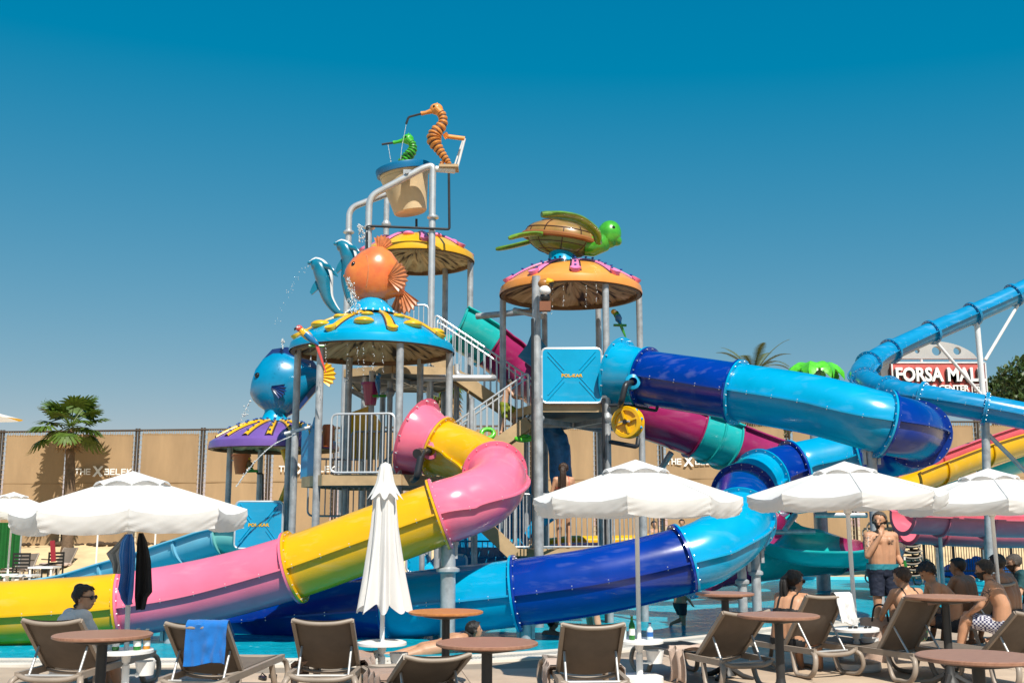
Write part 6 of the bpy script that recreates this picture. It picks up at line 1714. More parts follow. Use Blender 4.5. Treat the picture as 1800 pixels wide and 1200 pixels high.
# ---------------------------------------------------------------- towels
def two_sided(m, d):
    k = len(m.v); m.v += [v + d for v in m.v]; m.f += [tuple(x + k for x in reversed(f)) for f in m.f]; return m
def towel_mat(name, col, col2=None): return P(name, col, 0.95, 0, 0.15, 8, 0.5, 180, col2=col2, sheen=0.3)
TB = towel_mat('blue_towel', (0.0, 0.15, 0.52)); TBR = towel_mat('brown_towel', (0.33, 0.21, 0.155)); TW = towel_mat('white_towel', (0.80, 0.80, 0.80)); TBE = towel_mat('beige_towel', (0.50, 0.37, 0.30))
def back_towel(key, label, mat, u0, u1, back, front, seed=0, skew=0.0):
    o, top, rz = LOUNGERS[key]; ang = math.atan2(top.z - 0.30, 0.56 - top.y); ca, sa = math.cos(ang), math.sin(ang)
    dn = Vector((0, ca, -sa)); nb = Vector((0, -sa, -ca))
    nb = Vector((0, -1, 0)) * 0.9
    def f(u, v):
        s = -front + (front + back) * v; x = (u0 + (u1 - u0) * u) * 0.29
        fold = 0.012 * math.sin(u * 13 + seed) * abs(s) / 0.3 + 0.01 * noise.noise(Vector((u * 5, v * 6, seed)))
        p = Vector((x + skew * max(0, s), top.y, top.z + 0.028))
        if s < 0: return p + dn * (-s) + Vector((0, sa, ca)) * (0.02 + abs(fold))
        if s < 0.02: return p
        return p + Vector((0, -0.030 - 0.05 * math.sin(min(1, s / 0.4) * PI / 2) * 0 - abs(fold) * 2.2, -s * (1 + 0.05 * math.sin(u * 5 + seed))))
    m = MB(); m.grid(f, 20, 24); two_sided(m, Vector((0, -0.01, 0.004))); t = m.build('towel', mat, None, 60, norm=False)
    t.location = o.location; t.rotation_euler = o.rotation_euler; tag(t, label, 'towel', 'towels on the loungers'); return t
back_towel('b', 'bright blue towel hanging over the lounger back', TB, -0.25, 1.02, 0.37, 0.25, 1)
back_towel('g', 'white towel hanging from the upright lounger back', TW, 0.35, 1.15, 0.34, 0.2, 4, 0.15)
def heap_towel(key, label, mat, y0, y1, x0, x1, hang=0.25, seed=0, side=1):
    """towel spread over the seat with one side hanging over the rail"""
    o, top, rz = LOUNGERS[key]
    def f(u, v):
        w = x0 + (x1 - x0) * u; y = y0 + (y1 - y0) * v + 0.03 * math.sin(u * 9 + seed); z = 0.345 + 0.03 * noise.noise(Vector((u * 4 + seed, v * 5, 0))) + 0.018 * math.sin(v * 19 + seed)
        if abs(w) > 0.34:
            ov = abs(w) - 0.34; w = math.copysign(0.345 + 0.025 * math.sin(v * 15 + seed), w); z -= min(ov, hang)
        return Vector((w, y, z))
    m = MB(); m.grid(f, 26, 22); two_sided(m, Vector((0, 0, 0.012))); t = m.build('towel', mat, None, 60, norm=False)
    t.location = o.location; t.rotation_euler = o.rotation_euler; tag(t, label, 'towel', 'towels on the loungers'); return t
heap_towel('c', 'dark taupe towel spread over the seat left of the closed parasol', TBR, 0.5, 1.2, -0.55, 0.60, 0.25, 2)
heap_towel('d', 'brown towel hanging over the lounger behind the orange-brown table', TBR, 0.55, 1.2, -0.62, 0.3, 0.28, 5)
heap_towel('e', 'beige towel spread over the seat left of the middle parasol base', TBE, 0.6, 1.1, -0.6, 0.55, 0.22, 7)
heap_towel('f', 'beige towel dangling over the rail behind the tall narrow table', TBE, 0.7, 1.05, -0.75, 0.1, 0.32, 9)
heap_towel('l', 'pale beige towel on the distant lounger above the pale blue slide', TBE, 0.6, 1.5, -0.4, 0.45, 0.1, 3)
heap_towel('k', 'pale beige towel on the distant lounger at far left', TBE, 0.6, 1.5, -0.4, 0.45, 0.1, 6)
back_towel('h', 'striped rose beige towel draped over the lounger of the bikini woman', P('striped_rose_towel', (0.60, 0.44, 0.38), 0.95, 0, 0.2, 14, 0.4, 160, col2=(0.50, 0.33, 0.27), stretch=(0.3, 4, 4)), 0.1, 1.1, 0.10, 0.45, 8)

# clothes hanging on the left parasol pole
def hanging(label, mat, hook, outline, Y, depth=0.10, seed=0, name='hanging_towel', cat='towel'):
    """outline: (py, px left, px right) rows from the hook downwards"""
    def f(u, v):
        k = v * (len(outline) - 1); i = min(int(k), len(outline) - 2); q = k - i
        py, xl, xr = [outline[i][j] * (1 - q) + outline[i + 1][j] * q for j in range(3)]
        p = at(xl + (xr - xl) * u, py, Y); w = 0.3 + v
        return p + Vector((0, depth * 0.5 * w * (math.sin(u * 11 + seed) + 0.5 * math.sin(u * 23 + v * 3 + seed)), 0))
    m = MB(); m.grid(f, 36, 30); two_sided(m, Vector((0, 0.01, 0))); b = at(*hook, Y)
    m.v = [v - b for v in m.v]; t = m.build(name, mat, None, 60, norm=False); t.location = b; tag(t, label, cat, 'things hung on the left parasol'); return t
hanging('blue towel hanging from the left parasol pole', TB, (226, 938), [(938, 221, 233), (952, 210, 237), (975, 206, 239), (1005, 209, 237), (1035, 204, 235), (1050, 210, 233), (1062, 224, 230)], 10.0, 0.10, 1)
hanging('grey towel hanging behind the blue one on the left parasol', towel_mat('grey_towel', (0.30, 0.34, 0.37)), (224, 938), [(938, 220, 231), (955, 206, 228), (972, 188, 222), (990, 198, 218), (1008, 200, 212)], 10.25, 0.05, 4)
hanging('black garment hanging from the left parasol pole', P('black_cloth', (0.006, 0.006, 0.007), 0.85, 0, 0.2, 6), (247, 936), [(936, 243, 251), (950, 240, 257), (985, 238, 264), (1040, 236, 266), (1050, 236, 258), (1071, 238, 253)], 10.05, 0.05, 2, 'hanging_garment', 'garment')

# ---------------------------------------------------------------- bottles, cups and small things
GGREEN = P('green_bottle_glass', (0.015, 0.16, 0.02), 0.08, 0, 0.1, 4); GCLEAR = P('clear_plastic', (0.55, 0.68, 0.72), 0.1, 0, 0.1, 4); GLAB = P('paper_label', (0.75, 0.74, 0.70), 0.6); GBL = P('blue_cap', (0.01, 0.06, 0.3), 0.4); AMB = P('orange_drink', (0.6, 0.25, 0.03), 0.2)
def bottle(label, p, mat, h=0.24, r=0.032, cap=None, lab=GLAB):
    t = thing('bottle', label, 'bottle', p, 0, 'bottles on the side tables')
    m = MB(); m.lathe([(0, 0), (r * 0.92, 0), (r, 0.01), (r, h * 0.56), (r * 0.8, h * 0.66), (r * 0.42, h * 0.76), (r * 0.40, h * 0.95), (r * 0.46, h * 0.96), (r * 0.46, h), (0, h)], 18); m.build('glass', mat, t, 40)
    m = MB(); m.lathe([(r * 1.02, h * 0.18), (r * 1.02, h * 0.45)], 18); m.build('label', lab, t, 40)
    m = MB(); m.lathe([(r * 0.5, h * 0.95), (r * 0.5, h * 1.01), (0, h * 1.01)], 12); m.build('cap', cap or GALV, t, 40)
def on_table(u, dx, dy): return u.location + Vector((dx, dy, 0.462))
bottle('green beer bottle with neck label on the middle parasol table', on_table(u_mid, -0.08, -0.06), GGREEN, 0.25, 0.032)
bottle('small blue-capped water bottle right of the middle parasol pole', on_table(u_mid, 0.11, -0.05), GCLEAR, 0.17, 0.034, GBL, P('blue_label', (0.02, 0.12, 0.4), 0.5))
bottle('green bottle left of the left parasol pole', on_table(u_left, -0.08, -0.10), GGREEN, 0.20, 0.034)
bottle('green bottle right of the left parasol pole', on_table(u_left, 0.12, -0.08), GGREEN, 0.20, 0.036)
bottle('clear bottle of orange drink on the left parasol table', on_table(u_left, 0.19, -0.02), AMB, 0.19, 0.034, WHITE)
def cup(label, p, mat, h=0.10, r=0.04):
    t = thing('drinking_glass', label, 'glass', p, 0, 'glasses on the side tables'); m = MB(); m.lathe([(0, 0), (r * 0.8, 0), (r, h), (r * 0.9, h), (r * 0.72, 0.01), (0, 0.01)], 18); m.build('glass_wall', GCLEAR, t, 40)
    m = MB(); m.lathe([(0, 0.012), (r * 0.72, 0.012), (r * 0.83, h * 0.6), (0, h * 0.6)], 18); m.build('drink', mat, t, 40)
cup('tumbler of pale drink beside the green beer bottle', on_table(u_mid, -0.17, -0.05), P('pale_drink', (0.45, 0.42, 0.15), 0.2), 0.13, 0.038)
cup('white paper cup behind the beer bottle', on_table(u_mid, -0.05, 0.08), GLAB, 0.09, 0.04)
cup('tumbler of orange drink on the left parasol table', on_table(u_left, -0.17, -0.02), AMB, 0.10, 0.04)
p = on_table(u_right, 0.03, -0.10)
for i, (dx, lab) in enumerate(((-0.10, 'folded dark sunglasses on the left of the side table by the man'), (0.07, 'folded dark sunglasses on the right of the side table by the man'))):
    t = thing('sunglasses', lab, 'sunglasses', p + Vector((dx, 0, 0)), 0.4 * i); 
    for s in (-1, 1):
        m = MB(); m.ell((s * 0.03, 0, 0.022), (0.026, 0.006, 0.02), None, 12, 8); m.build('lens', BLACK, t, 40); m = MB(); m.tube([(s * 0.055, 0, 0.03), (s * 0.05, 0.10, 0.02)], 0.004, 6); m.build('temple', BLACK, t, 40)
# flip flops by the lounger
for i, (px, py) in enumerate(((462, 1193), (480, 1190))):
    g = gp(px, py, 0.02); t = thing('flip_flop', 'dark grey flip flop on the deck, %s of the pair' % ('left' if i == 0 else 'right'), 'sandal', (g.x, g.y, 0.02), 0.4, 'pair of flip flops')
    m = MB(); m.plate([(0.04 * math.cos(a) * (1.1 if math.sin(a) > 0 else 0.9), 0.125 * math.sin(a)) for a in [2 * PI * q / 20 for q in range(20)]], 0.025, None, (0, 0, 0.0135)); m.build('sole', BLACK, t, 40)
    m = MB(); m.tube([(-0.035, -0.02, 0.025), (0, 0.05, 0.06), (0.035, -0.02, 0.025)], 0.008, 6); m.build('strap', BLACK, t, 40)
# beach bag behind the bikini woman
g = gp(1545, 1120, 0.3); 
bag = thing('beach_bag', 'beige canvas beach bag behind the woman in the black bikini', 'bag', (g.x, g.y, 0.02))
m = MB()
def bagf(u, v):
    a = 2 * PI * u; r = 0.14 + 0.02 * math.sin(3 * a + v * 4); return Vector((r * 1.5 * math.cos(a), r * 0.7 * math.sin(a), 0.50 * v + 0.03 * math.sin(a * 2) * v))
m.grid(bagf, 32, 10, True); m.f.append(tuple(range(32))); m.build('bag_body', TBE, bag, 60)
m = MB(); m.tube(cat_rom([Vector(q) for q in ((-0.1, -0.08, 0.48), (-0.06, -0.09, 0.66), (0.06, -0.09, 0.66), (0.1, -0.08, 0.48))], 5), 0.012, 6); m.build('strap', BLACK, bag, 40)

# ---------------------------------------------------------------- black railing and tarp on the right
RBLK = P('black_railing_paint', (0.012, 0.012, 0.014), 0.4, 0.2, 0.15, 6)
A = at(1626, 998, 33.0); B = at(1830, 1002, 33.5); A.z = B.z = 0.12
rl = thing('black_railing', 'black steel railing with thin bars behind the group at right', 'railing', (A.x, A.y, 0.0))
segs = 4; top = 1.28
for i in range(segs + 1):
    p = A.lerp(B, i / segs); m = MB(); m.beam((p.x, p.y, 0), (p.x, p.y, top + 0.15), 0.07, 0.07, Vector((0, 1, 0))); m.build('railing_post', RBLK, rl, 0, True)
for z in (0.25, top - 0.12, top + 0.1):
    m = MB(); m.beam(A + Vector((0, 0, z - A.z)), B + Vector((0, 0, z - A.z)), 0.03, 0.045); m.build('rail', RBLK, rl, 0, True)
bmesh_bar = MB().tube([(0, 0, 0), (0, 0, top - 0.15)], 0.012, 6).mesh('bar', RBLK, 40)
for i in range(1, 44):
    p = A.lerp(B, i / 44); o = link('bar', bmesh_bar, rl); o.location = Vector((p.x, p.y, 0.2)) - rl.location
g = at(1715, 992, 34.5)
m = MB()
def tarp(u, v):
    x = (u - 0.5) * 2; y = (v - 0.5) * 2; r2 = min(1, x * x + y * y)
    return Vector((g.x + x * 1.15, g.y + y * 0.8, 0.05 + 0.55 * (1 - r2) ** 0.6 + 0.16 * noise.noise(Vector((x * 4, y * 4, 3))) * (1 - r2 * 0.6)))
m.grid(tarp, 44, 30); m.v = [v - Vector((g.x, g.y, 0)) for v in m.v]; o = m.build('blue_tarp', P('blue_tarpaulin', (0.0, 0.10, 0.42), 0.45, 0, 0.25, 5), None, 40); o.location = (g.x, g.y, 0); tag(o, 'crumpled blue tarpaulin heap behind the black railing', 'tarpaulin')
# paved strip on the far right side
m = MB(); m.add([Vector((9.5, 21.6, 0.012)), Vector((30, 24, 0.012)), Vector((30, 39, 0.012)), Vector((16.8, 36, 0.012)), Vector((17.6, 27, 0.012)), Vector((15.8, 23.0, 0.012)), Vector((12.5, 21.3, 0.012))], [(0, 1, 2, 3, 4, 5, 6)]); m.build('side_paving', PAVE, None, 0, kind='structure')

# green screen and dark chairs far left
p = at(14, 1000, 33)
gs = thing('green_screen', 'dark green fabric screen at the left edge', 'screen', (p.x, p.y, 0))
def gsf(u, v): return Vector((p.x - 1.1 + 1.42 * u, p.y + 0.05 * math.sin(u * 40), 0.0 + v * (at(14, 918, 33).z)))
m = MB(); m.grid(gsf, 60, 6); two_sided(m, Vector((0, 0.02, 0))); m.build('screen_cloth', P('green_cloth', (0.0, 0.10, 0.012), 0.85, 0, 0.2, 4), gs, 60, True, norm=False)
for xx in (-1.1, 0.32): m = MB(); m.tube([(p.x + xx, p.y + 0.05, 0), (p.x + xx, p.y + 0.05, at(14, 915, 33).z)], 0.03, 8); m.build('screen_post', GALV, gs, 40, True)
def chair(label, px, py, Y, rz, mat):
    g = at(px, py, Y); t = thing('slat_chair', label, 'chair', (g.x, g.y, 0), rz, 'dark chairs across the pool')
    for sx_ in (-1, 1):
        for sy in (-1, 1): m = MB(); m.beam((sx_ * 0.22, sy * 0.22, 0), (sx_ * 0.22, sy * 0.22, 0.45 if sy > 0 else 0.88), 0.04, 0.04, Vector((0, 1, 0))); m.build('leg', mat, t, 0)
    m = MB(); m.box((0, 0, 0.45), (0.48, 0.48, 0.04)); m.build('seat', mat, t, 0)
    for i in range(4): m = MB(); m.box((0, -0.22, 0.55 + i * 0.10), (0.44, 0.025, 0.06)); m.build('back_slat', mat, t, 0)
    for sx_ in (-1, 1): m = MB(); m.box((sx_ * 0.23, 0.02, 0.66), (0.04, 0.48, 0.03)); m.build('armrest', mat, t, 0)
chair('black slatted chair in front of the green screen', 40, 1000, 30.5, 0.2, BLACK)
chair('black chair beside the dark red post at left', 92, 1000, 31.5, 0.8, BLACK)
p = at(91, 1000, 31.0); m = MB(); m.box((0, 0, 0), (0.13, 0.05, 0.62), Euler((0, R(-7), 0))); o = m.build('red_board', P('dark_red_board', (0.28, 0.015, 0.03), 0.5), None, 0); o.location = (p.x, p.y, at(91, 968, 31.0).z); tag(o, 'narrow dark red board leaning on the black chair', 'board')
for i, (lab, px, py, Y, w, h) in enumerate((('white low table across the pool left of the pale slide', 78, 1006, 29.5, 0.7, 0.5), ('white ledge box across the pool at the left edge', 38, 1010, 28.5, 0.8, 0.32))):
    g = at(px, py, Y); t = thing('white_table', lab, 'table', (g.x, g.y, 0), 0, 'white low tables across the pool'); m = MB(); m.box((0, 0, h), (w, 0.6, 0.05)); m.build('table_top', PWHITE, t, 0)
    for sx_ in (-1, 1):
        for sy in (-1, 1): m = MB(); m.box((sx_ * w * 0.42, sy * 0.25, h / 2), (0.05, 0.05, h)); m.build('leg', PWHITE, t, 0)
for lab, px, Y, py in (('thin white pole on the bank behind the pale slide', 168, 33, 945), ('thin white pole on the bank behind the hanging clothes', 270, 33, 950)):
    g = at(px, 1000, Y); m = MB(); z_ = at(px, py - 20, Y).z; m.tube([(0, 0, 0), (0, 0, z_)], 0.03, 8); m.lathe([(0, 0.06), (0.22, 0.05), (0.24, 0.0)], 16); o = m.build('white_pole', PWHITE, None, 40); o.location = (g.x, g.y, 0); tag(o, lab, 'pole', 'bare poles on the bank')
# ================================================================== PEOPLE
import numpy as np
def skin(name, c): 
    m = P(name, c, 0.5, 0, 0.10, 9, 0.05, 90)
    m.node_tree.nodes['Principled BSDF'].inputs['Subsurface Weight'].default_value = 0.08
    m.node_tree.nodes['Principled BSDF'].inputs['Subsurface Radius'].default_value = (0.02, 0.008, 0.004)
    return m
SKIN = skin('tanned_skin', (0.48, 0.25, 0.145)); SKIN2 = skin('light_skin', (0.58, 0.34, 0.22)); SKIN3 = skin('brown_skin', (0.34, 0.17, 0.095))
HAIRB = P('black_hair', (0.012, 0.009, 0.008), 0.45, 0, 0.5, 40, 0.6, 120, stretch=(1, 1, 0.2)); HAIRD = P('dark_brown_hair', (0.045, 0.022, 0.012), 0.45, 0, 0.5, 40, 0.6, 120, stretch=(1, 1, 0.2)); HAIRG = P('short_greyish_hair', (0.07, 0.055, 0.045), 0.6, 0, 0.5, 40, 0.6, 120)
def vox(parts, size, smooth=4):
    m = MB()
    for (tg, p0, r0, p1, r1) in parts:
        p0, p1 = Vector(p0), Vector(p1)
        if (p1 - p0).length < 1e-4:
            m.ell(p0, r0 if isinstance(r0, tuple) else (r0, r0, r0), None, 14, 10); continue
        n = 6; d = (p1 - p0).normalized()
        pts = [p0 - d * r0 * q for q in (0.97, 0.72, 0.38)] + [p0.lerp(p1, i / n) for i in range(n + 1)] + [p1 + d * r1 * q for q in (0.38, 0.72, 0.97)]
        rs = [r0 * 0.25, r0 * 0.70, r0 * 0.92] + [r0 + (r1 - r0) * i / n for i in range(n + 1)] + [r1 * 0.92, r1 * 0.70, r1 * 0.25]
        m.tube(pts, rs, 14)
    me = m.mesh('tmp', None, 0)
    bm = bmesh.new(); bm.from_mesh(me); bmesh.ops.recalc_face_normals(bm, faces=bm.faces); bm.to_mesh(me); bm.free()
    ob = bpy.data.objects.new('tmp', me); C.objects.link(ob)
    a = ob.modifiers.new('r', 'REMESH'); a.mode = 'VOXEL'; a.voxel_size = size
    b = ob.modifiers.new('s', 'SMOOTH'); b.factor = 0.5; b.iterations = smooth
    dg = bpy.context.evaluated_depsgraph_get(); dg.update()
    out = bpy.data.meshes.new_from_object(ob.evaluated_get(dg))
    bpy.data.objects.remove(ob); bpy.data.meshes.remove(me)
    return out
class Body:
    def __init__(self, name_label, cat, loc, yaw, J, skinmat, size=0.014, female=False, s=1.0, group='bathers', hands=True):
        """J: joints in the body's own frame (x to its right, y forward, z up)"""
        self.t = thing('person', name_label, cat, loc, yaw, group)
        V = lambda q: Vector(q) * s
        J = {k: V(q) for k, q in J.items()}; self.J = J
        up = (J['neck'] - J['pelvis']).normalized()
        side = (J['sr'] - J['sl']).normalized(); fw = up.cross(side).normalized()
        self.fw, self.side, self.up = fw, side, up
        hf = J.get('look', None)
        hd = J['head']; hfw = Vector(hf).normalized() / 1.0 if hf is not None else fw
        hfw = hfw.normalized(); hs = hfw.cross(Vector((0, 0, 1))).normalized(); hu = hs.cross(hfw)
        self.hd, self.hfw, self.hs, self.hu, self.s = hd, hfw, hs, hu, s
        pr = []; A = pr.append
        pel, nk = J['pelvis'], J['neck']; mid = pel.lerp(nk, 0.40); ch = pel.lerp(nk, 0.72)
        if 'mid' in J: mid = J['mid']; ch = mid.lerp(nk, 0.6)
        hipw = (0.098 if female else 0.085) * s; wst = (0.075 if female else 0.09) * s; chw = (0.085 if female else 0.105) * s
        for sg in (-1, 1):
            A(('torso', pel + side * sg * hipw, 0.108 * s, mid + side * sg * wst, (0.085 if female else 0.10) * s))
            A(('torso', mid + side * sg * wst, (0.085 if female else 0.10) * s, ch + side * sg * chw, 0.105 * s))
            A(('torso', ch + side * sg * chw, 0.105 * s, nk + side * sg * 0.06 * s - up * 0.045 * s, 0.062 * s))
        A(('torso', pel, 0.11 * s, mid, 0.095 * s)); A(('torso', mid, 0.095 * s, ch, 0.11 * s))
        if female:
            for sg in (-1, 1): A(('torso', ch + side * sg * 0.075 * s + fw * 0.075 * s - up * 0.02 * s, 0.068 * s, ch + side * sg * 0.075 * s + fw * 0.08 * s - up * 0.02 * s, 0.066 * s))
        else:
            for sg in (-1, 1): A(('torso', ch + side * sg * 0.08 * s + fw * 0.055 * s + up * 0.015 * s, 0.07 * s, ch + side * sg * 0.10 * s + fw * 0.05 * s + up * 0.02 * s, 0.066 * s))
        for q in ('r', 'l'):
            sh, el, ha = J['s' + q], J['e' + q], J['h' + q]; k = 0.86 if female else 1.0
            A(('shoulder', nk + (sh - nk) * 0.25 - up * 0.02 * s, 0.058 * s * k, sh, 0.066 * s * k))
            A(('upperarm', sh, 0.060 * s * k, el, 0.042 * s * k))
            fa = el.lerp(ha, 0.30); A(('forearm', el, 0.042 * s * k, fa, 0.045 * s * k)); A(('forearm', fa, 0.045 * s * k, ha, 0.028 * s * k))
            if hands:
                d = (ha - el).normalized(); hdv = J.get('g' + q); d2 = (hdv * (1 / s) - ha * (1 / s)).normalized() if hdv is not None else d
                sd = d2.cross(fw if abs(d2.dot(fw)) < 0.8 else side).normalized(); nn = sd.cross(d2)
                pal = ha + d2 * 0.055 * s; A(('hand', ha, 0.028 * s, pal, 0.032 * s)); A(('hand', pal - sd * 0.02 * s, 0.02 * s, pal + sd * 0.02 * s, 0.02 * s))
                for i, (o_, L_) in enumerate(((-0.027, 0.062), (-0.009, 0.075), (0.009, 0.072), (0.027, 0.055))):
                    b0 = pal + sd * o_ * s + d2 * 0.03 * s; b1 = b0 + d2 * L_ * 0.55 * s + nn * 0.012 * s; b2 = b1 + d2 * L_ * 0.40 * s + nn * 0.030 * s
                    A(('hand', b0, 0.0105 * s, b1, 0.0095 * s)); A(('hand', b1, 0.0095 * s, b2, 0.008 * s))
                A(('hand', ha + d2 * 0.02 * s - sd * 0.02 * s, 0.014 * s, pal - sd * 0.055 * s + d2 * 0.012 * s + nn * 0.015 * s, 0.010 * s))
            else: A(('hand', ha, 0.028 * s, ha + (ha - el).normalized() * 0.13 * s, 0.022 * s))
            hp, kn, ft = pel + side * (1 if q == 'r' else -1) * 0.088 * s - up * 0.03 * s, J['k' + q], J['f' + q]
            hp = J.get('p' + q, hp)
            A(('thigh', hp, 0.094 * s, kn, 0.056 * s)); cf = kn.lerp(ft, 0.28)
            A(('calf', kn, 0.054 * s, cf, 0.058 * s)); A(('calf', cf, 0.058 * s, ft, 0.034 * s))
            td = J.get('t' + q); tv = ((td - ft).normalized() if td is not None else Vector((fw.x, fw.y, -0.15)).normalized())
            A(('foot', ft - tv * 0.04 * s - Vector((0, 0, 0.035 * s)), 0.036 * s, ft + tv * 0.10 * s - Vector((0, 0, 0.045 * s)), 0.034 * s)); A(('foot', ft + tv * 0.10 * s - Vector((0, 0, 0.045 * s)), 0.034 * s, ft + tv * 0.17 * s - Vector((0, 0, 0.055 * s)), 0.024 * s))
        # head
        A(('neck', nk - up * 0.03 * s, 0.058 * s, hd - hu * 0.07 * s - hfw * 0.01 * s, 0.052 * s))
        A(('head', hd + hu * 0.025 * s - hfw * 0.022 * s, 0.088 * s, hd + hu * 0.025 * s + hfw * 0.018 * s, 0.080 * s))
        A(('head', hd - hu * 0.015 * s + hfw * 0.03 * s, 0.070 * s, hd - hu * 0.075 * s + hfw * 0.048 * s, 0.046 * s))
        A(('head', hd + hfw * 0.095 * s + hu * 0.005 * s, 0.012 * s, hd + hfw * 0.112 * s - hu * 0.028 * s, 0.016 * s))
        A(('head', hd + hfw * 0.088 * s - hu * 0.062 * s - hs * 0.015 * s, 0.013 * s, hd + hfw * 0.088 * s - hu * 0.062 * s + hs * 0.015 * s, 0.013 * s))
        for sg in (-1, 1):
            A(('head', hd + hs * sg * 0.083 * s - hu * 0.0 * s, 0.014 * s, hd + hs * sg * 0.087 * s - hu * 0.035 * s - hfw * 0.006 * s, 0.012 * s))
            A(('head', hd + hfw * 0.080 * s + hs * sg * 0.015 * s + hu * 0.025 * s, 0.013 * s, hd + hfw * 0.070 * s + hs * sg * 0.045 * s + hu * 0.024 * s, 0.012 * s))
        self.parts = pr
        self.me = vox(pr, size)
        self.me.materials.append(skinmat); self.me.shade_smooth()
        self.body = link('body', self.me, self.t)
        n = len(self.me.vertices); co = np.empty(n * 3); self.me.vertices.foreach_get('co', co); self.co = co.reshape(-1, 3)
        no = np.empty(n * 3); self.me.vertices.foreach_get('normal', no); self.no = no.reshape(-1, 3)
        best = np.full(n, 1e9); self.tag = np.zeros(n, int); self.tt = np.zeros(n)
        for i, (tg, p0, r0, p1, r1) in enumerate(pr):
            a = np.array(p0); b = np.array(p1); ab = b - a; L2 = max(1e-9, ab @ ab)
            t = np.clip(((self.co - a) @ ab) / L2, 0, 1); d = np.linalg.norm(self.co - (a + t[:, None] * ab), axis=1) - (r0 + (r1 - r0) * t)
            k = d < best; best[k] = d[k]; self.tag[k] = i; self.tt[k] = t[k]
        self.tn = np.array([pr[i][0] for i in self.tag])
        self.idx = self.tag
        rel = self.co - np.array(hd); self.hx = rel @ np.array(hs) / s; self.hy = rel @ np.array(hfw) / s; self.hz = rel @ np.array(hu) / s
        q = self.co - np.array(pel); self.bz = q @ np.array(up) / s; self.by = q @ np.array(fw) / s; self.bx = q @ np.array(side) / s
        self.tl = (nk - pel).length / s
        if size < 0.02:
            em = P('eye_dark', (0.01, 0.008, 0.007), 0.15) if 'eye_dark' not in MATS else MATS['eye_dark']
            for sg in (-1, 1):
                e = MB(); e.ell(hd + hfw * 0.083 * s + hs * sg * 0.032 * s + hu * 0.004 * s, 0.011 * s, None, 10, 8); e.build('eye', em, self.body, 50)
            e = MB(); e.tube([hd + hfw * 0.099 * s - hu * 0.062 * s + hs * x * s for x in (-0.022, 0, 0.022)], 0.0045 * s, 6); e.build('lips', P('lip_tone', (0.28, 0.09, 0.07), 0.45) if 'lip_tone' not in MATS else MATS['lip_tone'], self.body, 50)
    def wear(self, name, mat, mask, inflate=0.008, rough=0.0, freq=30, drape=None):
        """a garment or hair that follows the body where mask is true"""
        keep = [p for p in self.me.polygons if all(mask[v] for v in p.vertices)]
        used = sorted({v for p in keep for v in p.vertices}); mp = {v: i for i, v in enumerate(used)}
        m = MB()
        for v in used:
            c = Vector(self.co[v]); n = Vector(self.no[v])
            d = inflate[v] if hasattr(inflate, '__len__') else inflate
            if rough: d += rough * (noise.noise(c * freq) + 0.5 * noise.noise(c * freq * 2.3))
            c = c + n * d
            if drape is not None: c = drape(c, v)
            m.v.append(c)
        m.f = [tuple(mp[v] for v in p.vertices) for p in keep]
        if not m.f: return None
        # turned-in hem
        return m.build(name, mat, self.t, 60, norm=False)
    def is_(self, *tags): return np.isin(self.tn, tags)
    def hair(self, mat, length=0.0, top=0.016, front=0.045, rough=0.014):
        z, y = self.hz, self.hy
        line = np.where(y > 0.035, front + (y - 0.035) * 0.3, np.where(y > 0.0, -0.02 + (y) * 1.8, np.where(y > -0.03, -0.035 + (y + 0.03) * 0.5, -0.085 - length)))
        line = line + np.array([0.022 * noise.noise(Vector(c) * 45 / self.s) for c in self.co])
        return self.wear('hair', mat, self.is_('head', 'neck') & (z > line) & (z > -0.16 - length), top * self.s, rough * self.s, 34 / self.s)
    def shorts(self, mat, leg=0.75, waist=0.10, inflate=0.020, name='shorts', rough=0.006):
        mk = (self.is_('torso') & (self.bz < waist)) | (self.is_('thigh') & (self.tt < leg))
        return self.wear(name, mat, mk, inflate * self.s, rough, 20)
def sit(lean=0.05, look=None, arms='lap', knees=(0.42, 0.14), seat=0.36, twist=0):
    """seated on a low lounger, knees forward"""
    J = dict(pelvis=(0, 0, seat + 0.10), mid=(0, -0.02, seat + 0.33), neck=(0, lean, seat + 0.62), head=(0, lean + 0.06, seat + 0.76), sr=(0.175, lean - 0.01, seat + 0.575), sl=(-0.175, lean - 0.01, seat + 0.575),
             er=(0.25, 0.16 + lean * 0.5, seat + 0.33), el=(-0.25, 0.16 + lean * 0.5, seat + 0.33), hr=(0.16, 0.36, seat + 0.22), hl=(-0.16, 0.36, seat + 0.22),
             kr=(0.13, knees[0], seat + knees[1]), kl=(-0.13, knees[0], seat + knees[1]), fr=(0.12, knees[0] + 0.10, 0.09), fl=(-0.12, knees[0] + 0.10, 0.09))
    if look is not None: J['look'] = look
    return J
# standing tattooed man, cigarette hand at his mouth, bottle in the other hand
Jm = dict(pelvis=(0, 0, 0.93), mid=(0, 0.02, 1.14), neck=(0, 0.0, 1.46), head=(0.02, 0.035, 1.625), sr=(0.19, 0.0, 1.405), sl=(-0.19, 0.0, 1.405), er=(0.27, 0.14, 1.14), hr=(0.10, 0.22, 1.42), gr=(0.05, 0.165, 1.54),
          el=(-0.265, -0.06, 1.12), hl=(-0.235, 0.14, 1.0), gl=(-0.20, 0.24, 1.0), kr=(0.11, 0.03, 0.50), kl=(-0.11, 0.03, 0.50), fr=(0.12, 0.0, 0.085), fl=(-0.12, 0.0, 0.085), look=(0.62, 0.78, -0.05))
g = gp(1558, 1124, 0.018); 
man = Body('bare-chested man with tattooed shoulder standing in navy shorts, hand at his mouth', 'person', (g.x, g.y, 0.018), PI + 0.12, Jm, SKIN, 0.0095, False, 1.055)
man.hair(HAIRG, 0.0, 0.016, 0.055, 0.006)
z, y = man.hz, man.hy
